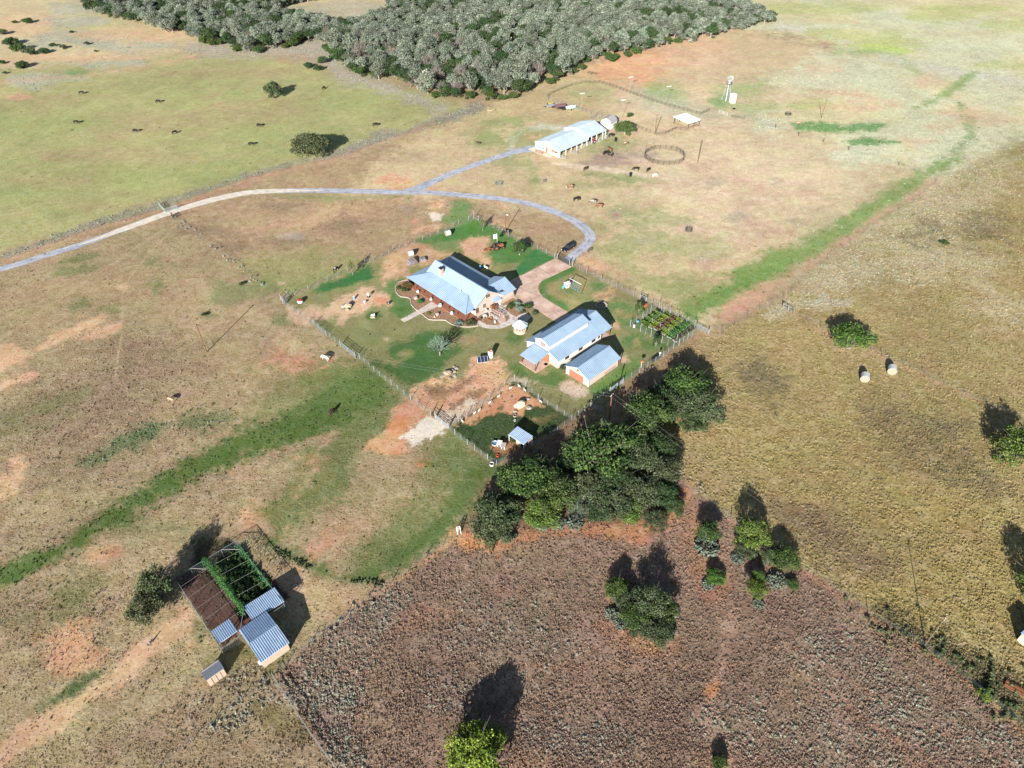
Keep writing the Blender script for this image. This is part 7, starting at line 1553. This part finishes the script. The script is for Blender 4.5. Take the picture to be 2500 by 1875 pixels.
deb('iron_wheel', 'dark cart wheel ornament at the right edge of the left yard dirt', 'L', 915, 645, [('rim', Mdark, MB().tube((0,-.05,.5),(0,.05,.5),.5,n=14)), ('hub', Mwhite, MB().tube((0,-.08,.5),(0,.08,.5),.12,n=8))], 'wheel')
fg = thing('flag_pole', 'thin pole with two white flags behind the house', 'flagpole', gp('M', 1755, 822)); MB().tube((0,0,0),(0,0,4.2),.05,n=6).build('shaft', Mwhite, fg)
for z in (3.6, 2.75):
    m = MB(); vs_ = [(-(.04+i*.22), .10*math.sin(i*1.1), z+.35*s-.03*i) for s in (1, -1) for i in range(6)]; m.add(vs_+[(a_, b_+.015, c_) for a_, b_, c_ in vs_], [(i, i+1, 7+i, 6+i) for i in range(5)]+[(12+i, 18+i, 19+i, 13+i) for i in range(5)]); m.build('flag', Mwhite, fg)
def feeder(name, label, k, x, y, r_, h, mt):
    o = thing(name, label, 'hay feeder', gp(k, x, y)); m = MB()
    for z in (.1, h*.5, h):
        for i in range(16): a_ = i*math.pi/8; b_ = (i+1)*math.pi/8; m.bar((r_*math.cos(a_), r_*math.sin(a_), z), (r_*math.cos(b_), r_*math.sin(b_), z), .07)
    m.build('hoops', mt, o); m = MB(); [m.bar((r_*math.cos(i*math.pi/8), r_*math.sin(i*math.pi/8), 0), (r_*math.cos(i*math.pi/8), r_*math.sin(i*math.pi/8), h), .05) for i in range(16)]; m.build('bars', mt, o); return o
feeder('hay_ring', 'round steel hay ring lying in the pasture near the curved drive', 'b', 1018, 1195, 1.3, .9, Mwire)
feeder('hay_ring', 'round steel hay ring in the wide pasture right of the cattle', 'c', 38, 1495, 1.1, 1.0, Mdark)
feeder('hay_ring', 'faint round hay ring below the windmill track', 'c', 682, 745, 1.2, 1.0, Mdark)
# windmill
wm = thing('windmill', 'steel wind pump tower with white multi-blade wheel and round platform', 'windmill', (98.1, 319.3, 0), .5)
m = MB()
for sx in (-1, 1):
    for sy in (-1, 1): m.bar((sx*1.3, sy*1.3, 0), (sx*.25, sy*.25, 8.6), .09)
lv = [0, 2.2, 4.2, 6.0, 7.4]
for a_, b_ in zip(lv, lv[1:]):
    ra, rb = 1.3-1.05*a_/8.6, 1.3-1.05*b_/8.6; c4 = [(-1,-1),(1,-1),(1,1),(-1,1)]
    for i in range(4):
        p, q = c4[i], c4[(i+1) % 4]; m.bar((p[0]*rb, p[1]*rb, b_), (q[0]*rb, q[1]*rb, b_), .05); m.bar((p[0]*ra, p[1]*ra, a_), (q[0]*rb, q[1]*rb, b_), .04); m.bar((q[0]*ra, q[1]*ra, a_), (p[0]*rb, p[1]*rb, b_), .04)
m.build('tower', Msteel, wm); MB().lathe((0, 0, 6.9), [(1.15, 0), (1.2, .12), (1.0, .25), (.3, .2)], 10).build('platform', Mdarkwood, wm)
m = MB(); cz = Vector((0, -.6, 9.4)); nb = 14; n_ = Vector((-.35, -.94, 0)).normalized(); U = Vector((0, 0, 1)); V = n_.cross(U)
for i in range(nb):
    a_ = 2*math.pi*i/nb; e = U*math.cos(a_)+V*math.sin(a_); f = U*math.cos(a_+.22)+V*math.sin(a_+.22); m.add([cz+e*.45, cz+e*1.4+n_*.12, cz+f*1.4, cz+f*.45], [(0, 1, 2, 3)]); m.add([cz+e*.45+n_*.02, cz+e*1.4+n_*.14, cz+f*1.4+n_*.02, cz+f*.45+n_*.02], [(3, 2, 1, 0)])
m.tube(cz-n_*.15, cz+n_*.15, .2, n=10)
for i in range(nb): a_ = 2*math.pi*i/nb; b_ = 2*math.pi*(i+1)/nb; m.bar(cz+(U*math.cos(a_)+V*math.sin(a_))*1.1, cz+(U*math.cos(b_)+V*math.sin(b_))*1.1, .04)
m.build('wheel', Mpale, wm); m = MB(); m.bar((0, -.4, 9.4), (.3, 1.0, 9.4), .12); m.slab([(.25, .9, 9.8), (.3, 1.8, 9.9), (.32, 1.8, 8.9), (.27, .9, 9.0)], .03); m.build('tail', Msteel, wm); MB().tube((0, 0, 8.5), (0, 0, 9.5), .12).build('gearbox', Msteel, wm)
o = thing('water_tank', 'tall white cylindrical tank at the foot of the windmill', 'tank', (100.4, 316.9, 0)); MB().lathe((0, 0, 0), [(1.45, 0), (1.45, 3.4), (1.4, 3.45), (.3, 3.8)], 20).build('body', mat('bright_white_tank', (.8,.78,.74), .5), o); MB().lathe((0, 0, 3.78), [(.3, 0), (.3, .15)], 10).build('cap', Mwhite, o)
# trailers by the arena fence
def trailer(label, k, x, y, rz, L_, mt, sides=False, name='trailer'):
    o = thing(name, label, 'trailer', gp(k, x, y), rz); MB().box((0, 0, .7), (L_, 2.0, .16)).build('bed', mt, o); MB().bar((L_/2, -.6, .6), (L_/2+1.4, 0, .55), .1).bar((L_/2, .6, .6), (L_/2+1.4, 0, .55), .1).build('drawbar', Mdark, o)
    for s in (-1, 1):
        for x_ in (-.5, .45): MB().tube((x_, s*1.05, .38), (x_, s*1.25, .38), .38, n=12).build('wheel', Mtire, o)
    if sides: m = MB(); [m.box((0, s*.98, 1.1), (L_, .06, .6)) for s in (-1, 1)]; m.box((-L_/2, 0, 1.1), (.06, 2.0, .6)); m.build('sides', mt, o)
    return o
ZS['t'] = (1330, 240, .09449)
trailer('long grey flatbed trailer, leftmost of the row by the arena fence', 't', 200, 215, 3.5, 6.0, Msteel)
trailer('dark red-brown trailer in the middle of the row by the arena fence', 't', 390, 240, 3.45, 5.0, mat('maroon_bed', (.10,.05,.055)), True)
trailer('low black trailer just below the dark red-brown one', 't', 470, 285, 3.4, 3.6, Mdark)
o = thing('boat', 'pale blue and white boat on a trailer, rightmost of the row by the arena fence', 'boat', gp('t', 670, 290), .35)
m = MB(); R0 = [(-2.3,.75),(-.5,1.1),(1.2,1.0),(2.6,0),(1.2,-1.0),(-.5,-1.1),(-2.3,-.75)]; n = 7
m.add([(x, y, 1.35) for x, y in R0]+[(x*.9, y*.55, .55) for x, y in R0], [(i, i+n, (i+1) % n+n, (i+1) % n) for i in range(n)]+[tuple(range(2*n-1, n-1, -1))]); m.build('hull', Mwhite, o)
MB().add([(x*.97, y*.95, 1.33+.25*(abs(y) < .2)) for x, y in R0]+[(0, 0, 1.75)], [(i, (i+1) % 7, 7) for i in range(7)]).build('cover', mat('pale_blue_tarp', (.35,.55,.66)), o)
MB().bar((-2, 0, .4), (3.6, 0, .45), .12).box((0, 0, .4), (1.4, 2.0, .12)).build('trailer_frame', Mteal, o); [MB().tube((-.2, s*.95, .33), (-.2, s*1.15, .33), .33, n=12).build('wheel', Mtire, o) for s in (-1, 1)]
deb('yellow_implement', 'small yellow and brown farm implement left of the trailers', 't', 150, 155, [('frame', mat('yellow_paint', (.42,.30,.06)), MB().bar((-1.6,0,.5),(1.6,0,.6),.2).bar((0,-.5,.5),(0,.6,.5),.15)), ('wheels', Mtire, MB().tube((-1.4,-.1,.35),(-1.4,.1,.35),.35,n=10).tube((1.4,-.1,.35),(1.4,.1,.35),.35,n=10))], 'implement', .2)
m = MB(); [m.blob((rngT.uniform(-1.6, 1.6), rngT.uniform(-.8, .8), .3), (1.1, .8, .7), i) for i in range(6)]; o = m.build('rubble_heap', Mrock); o.location = gp('b', 968, 718); tag(o, 'pale rubble heap at the foot of the wood beside the fence', 'rubble')
m = MB(); [m.bar((-2.2, y, .3+.1*(i % 2)), (2.2, y+.1, .35), .28, .12) for i, y in enumerate((-.6, -.3, 0, .3, .6))]; o = m.build('timber_stack', Mrust); o.location = gp('f', 2115, 1185); o.rotation_euler[2] = -.75; tag(o, 'stack of reddish-brown timbers at the right edge', 'timber')
o = thing('step_ladder', 'white wooden stile ladder standing at the fence left of the grove', 'ladder', gp('h', 742, 190), .3)
m = MB(); [m.bar((s*.35, 0, 0), (s*.3, .5, 1.8), .12) for s in (-1, 1)]; m.build('side_rail', Mwhite, o); m = MB(); [m.bar((-.33, .5*z/1.8, z), (.33, .5*z/1.8, z), .12, .08) for z in (.3, .65, 1.0, 1.35, 1.7)]; m.build('rungs', Mwhite, o); m = MB(); [m.bar((s*.3, .5, 1.8), (s*.35, 1.1, 0), .1) for s in (-1, 1)]; m.build('back_leg', Mwhite, o)
deb('feed_trough', 'dark feed trough leaning on the fence below the vegetable garden', 'G', 790, 1560, [('trough', Mdark, MB().box((0,0,.4),(2.6,.9,.6))), ('rim', Mpost, MB().box((0,-.5,.72),(2.7,.08,.08)))], 'trough', .76)
deb('bird_house', 'tan nesting box on a pale post in the yard fence', 'K', 843, 112, [('post', Mwhite, MB().tube((0,0,0),(0,0,1.8),.07)), ('box', Mwood, MB().box((0,0,1.9),(.8,.5,.4)))], 'nest box')
deb('mail_box', 'white box on a post at the fence corner below the garden', 'G', 865, 1530, [('post', Mwhite, MB().tube((0,0,0),(0,0,1.5),.09)), ('box', Mwhite, MB().box((0,0,1.6),(.45,.35,.35)))], 'box')

# ------------------------------------------------------------------ animals
def skin(name, V_, E_, R_, sub=1):
    me = bpy.data.meshes.new(name); me.from_pydata(V_, E_, []); o = bpy.data.objects.new(name, me); COL.objects.link(o)
    md = o.modifiers.new('skin', 'SKIN'); sv = me.skin_vertices[0].data
    for i, r_ in enumerate(R_):
        sv[i].radius = (r_, r_) if isinstance(r_, (int, float)) else r_
    sv[0].use_root = True; s2 = o.modifiers.new('sub', 'SUBSURF'); s2.levels = sub; s2.render_levels = sub
    bpy.context.view_layer.update(); dg = bpy.context.evaluated_depsgraph_get(); r2 = bpy.data.meshes.new_from_object(o.evaluated_get(dg)); bpy.data.objects.remove(o); r2.name = name
    r2.polygons.foreach_set('use_smooth', [True]*len(r2.polygons)); return r2
def cow_mesh(graze):
    V_ = [(-.05,0,1.0),(-.55,0,1.02),(-.85,0,1.0),(.45,0,1.0),(.75,0,1.08)]; R_ = [(.36,.33),(.33,.31),(.20,.22),(.36,.33),(.24,.24)]; E_ = [(0,1),(1,2),(0,3),(3,4)]
    if graze: H = [(1.0,0,.78),(1.18,0,.42),(1.36,0,.14)]
    else: H = [(1.05,0,1.28),(1.28,0,1.40),(1.55,0,1.20)]
    b = len(V_); V_ += H; R_ += [.17,.15,.085]; E_ += [(4,b),(b,b+1),(b+1,b+2)]
    for s in (-1, 1):
        b = len(V_); hd = H[1]; V_ += [(hd[0]-.05, s*.26, hd[2]+.08)]; R_ += [.035]; E_ += [(len(V_)-1, 6)]
        b = len(V_); V_ += [(.58,s*.2,.75),(.62,s*.21,.40),(.60,s*.21,.02)]; R_ += [.12,.065,.055]; E_ += [(3,b),(b,b+1),(b+1,b+2)]
        b = len(V_); V_ += [(-.72,s*.2,.78),(-.62,s*.21,.62),(-.80,s*.21,.38),(-.74,s*.21,.02)]; R_ += [.15,.11,.06,.055]; E_ += [(1,b),(b,b+1),(b+1,b+2),(b+2,b+3)]
    b = len(V_); V_ += [(-1.02,0,.92),(-1.06,0,.45)]; R_ += [.035,.03]; E_ += [(2,b),(b,b+1)]
    return skin('cow', V_, E_, R_)
def hide(name, c1, c2, cut):
    m = mat(name, c1, .8, 0, .15, 2); N = m.node_tree.nodes; L = m.node_tree.links; rp = [n for n in N if n.type == 'VALTORGB'][0]; nz = [n for n in N if n.type == 'TEX_NOISE'][0]
    nz.inputs['Scale'].default_value = 1.6; nz.inputs['Detail'].default_value = 1; rp.color_ramp.interpolation = 'CONSTANT'; rp.color_ramp.elements[0].position = 0; rp.color_ramp.elements[1].position = cut
    rp.color_ramp.elements[0].color = (*c1, 1); rp.color_ramp.elements[1].color = (*c2, 1); return m
HID = dict(black=hide('black_hide', (.008,.007,.007), (.008,.007,.007), .5), bw=hide('black_white_hide', (.012,.010,.010), (.38,.36,.33), .55), brown=hide('brown_hide', (.13,.058,.03), (.13,.058,.03), .5), brw=hide('brown_white_hide', (.15,.075,.035), (.36,.32,.28), .55), white=hide('white_hide', (.42,.39,.35), (.42,.39,.35), .5), tan=hide('tan_hide', (.26,.18,.12), (.26,.18,.12), .5), grey=hide('grey_hide', (.22,.19,.17), (.04,.035,.03), .5), dk=hide('dark_brown_hide', (.04,.022,.014), (.04,.022,.014), .5))
CW = {k: cow_mesh(k) for k in (True, False)}; CC = {}
def cow(k, x, y, hidek, rz, graze, label, s=1.0, group=None, cat='cow', name='cow'):
    key = (hidek, graze)
    if key not in CC: CC[key] = with_mat(CW[graze], HID[hidek])
    o = link(bpy.data.objects.new(name, CC[key])); g_ = gp(k, x, y); o.location = (g_.x, g_.y, 0); o.rotation_euler[2] = rz; o.scale = (s*1.15,)*3; return tag(o, label, cat, group)
GP = 'black cattle scattered over the left pasture'
for x, y, rz, wd in [(530,610,.3,'highest on the left'),(1028,666,2.9,'small, alone in the upper middle'),(497,801,.1,'leftmost, low'),(880,857,2.8,'left of the central pair'),(1133,868,.9,'right of the central pair'),(1680,822,2.6,'below the isolated olive oak'),(1630,943,3.1,'closest to the big oak'),(2098,580,1.2,'near the sage below the wood')]:
    cow('a', x, y, 'black', rz, True, 'black cow grazing in the left pasture, '+wd, group=GP)
cow('b', 222, 817, 'black', .4, True, 'black cow lying low on the green slope above the big oak shadow')
cow('b', 888, 934, 'dk', 2.8, False, 'dark calf alone on the grass left of the barn', .7)
cow('N', 1800, 545, 'black', .3, True, 'black cow beside the wire pen under the barn tree')
cow('N', 1890, 640, 'black', 1.5, True, 'black cow seen end-on right of the barn')
cow('N', 2100, 725, 'brw', .4, True, 'brown and white cow with dark head right of the barn')
cow('N', 1770, 850, 'brown', 2.2, False, 'red-brown cow standing behind the three black ones')
cow('N', 1668, 915, 'black', 1.0, True, 'leftmost of the three black cows clustered with the red-brown one')
cow('N', 1725, 915, 'black', 2.0, True, 'middle one of the three black cows clustered with the red-brown one')
cow('N', 1805, 945, 'bw', 1.7, True, 'rightmost, white-legged black cow of the cluster by the barn')
cow('N', 1270, 1245, 'dk', .8, True, 'dark cow alone below the sandy track by the barn')
cow('N', 405, 1495, 'grey', .8, True, 'small grey and white calf left on the pasture below the barn', .75)
cow('N', 955, 1615, 'brw', 3.0, True, 'brown and white cow on the green spot below the barn')
cow('R', 567, 651, 'black', 2.9, True, 'black cow left of two below the round pen')
cow('R', 640, 657, 'black', .9, True, 'black cow right of two below the round pen')
cow('R', 533, 686, 'black', 1.5, True, 'black cow seen end-on below the pair under the round pen')
cow('R', 680, 690, 'white', .5, True, 'white cow grazing below the round pen')
cow('R', 211, 831, 'black', .3, True, 'black cow grazing just above the curved drive, leftmost of three')
cow('R', 312, 846, 'grey', 2.9, True, 'grey and black cow in the middle of three above the drive')
cow('R', 350, 871, 'brown', 3.0, True, 'red-brown cow rightmost of three above the drive')
cow('R', 1149, 291, 'black', .6, True, 'small black calf near the windmill', .7)
cow('c', 745, 807, 'tan', .2, True, 'tan calf at the tip of the bright green strip in the sage flat', .8)
cow('L', 507, 388, 'bw', 1.2, True, 'black cow with white feet beside the fence of the deep green strip')
cow('d', 2030, 712, 'white', 2.6, True, 'white cow grazing alone in the left field')
cow('d', 1070, 970, 'tan', 2.7, True, 'tan calf with dark shadow in the weedy left field', .8)
cow('d', 2068, 1052, 'dk', 1.1, True, 'dark brown cow on the green band')
cow('M', 1915, 640, 'bw', 2.9, False, 'white cow with black patches standing at the pale street light pole')
cow('i', 946, 880, 'bw', 1.2, False, 'small black and white dog trotting on the sandy patch', .45, cat='dog', name='dog')
def goat_mesh():
    V_ = [(0,0,.55),(-.32,0,.55),(.32,0,.57),(.50,0,.78),(.72,0,.80)]; R_ = [.17,.15,.16,.09,.06]; E_ = [(0,1),(0,2),(2,3),(3,4)]
    for s in (-1, 1):
        b = len(V_); V_ += [(.32,s*.1,.3),(.32,s*.1,.02)]; R_ += [.05,.035]; E_ += [(2,b),(b,b+1)]
        b = len(V_); V_ += [(-.34,s*.1,.32),(-.36,s*.1,.02)]; R_ += [.06,.035]; E_ += [(1,b),(b,b+1)]
    return skin('goat', V_, E_, R_)
gm_ = with_mat(goat_mesh(), HID['white'])
for i, (x, y, rz, wd) in enumerate([(1405,262,.5,'third from the top corner, left side'),(1517,240,2.4,'at the top corner of the pen'),(1588,290,2.2,'below the top corner, right side'),(1252,370,.7,'fourth along the upper left fence'),(1138,450,.6,'in the middle of the upper left fence'),(1003,550,.9,'upper one of the lowest pair on the left'),(943,585,.8,'lower one of the lowest pair on the left'),(1793,437,2.5,'alone at the right-hand fence'),(785,690,2.2,'at the left tip of the pen')]):
    o = link(bpy.data.objects.new('goat', gm_)); g_ = gp('P', x, y); o.location = (g_.x, g_.y, 0); o.rotation_euler[2] = rz; o.scale = (.85,)*3; tag(o, 'small white goat by the pen fence, '+wd, 'goat', 'white goats standing along the goat pen fence')
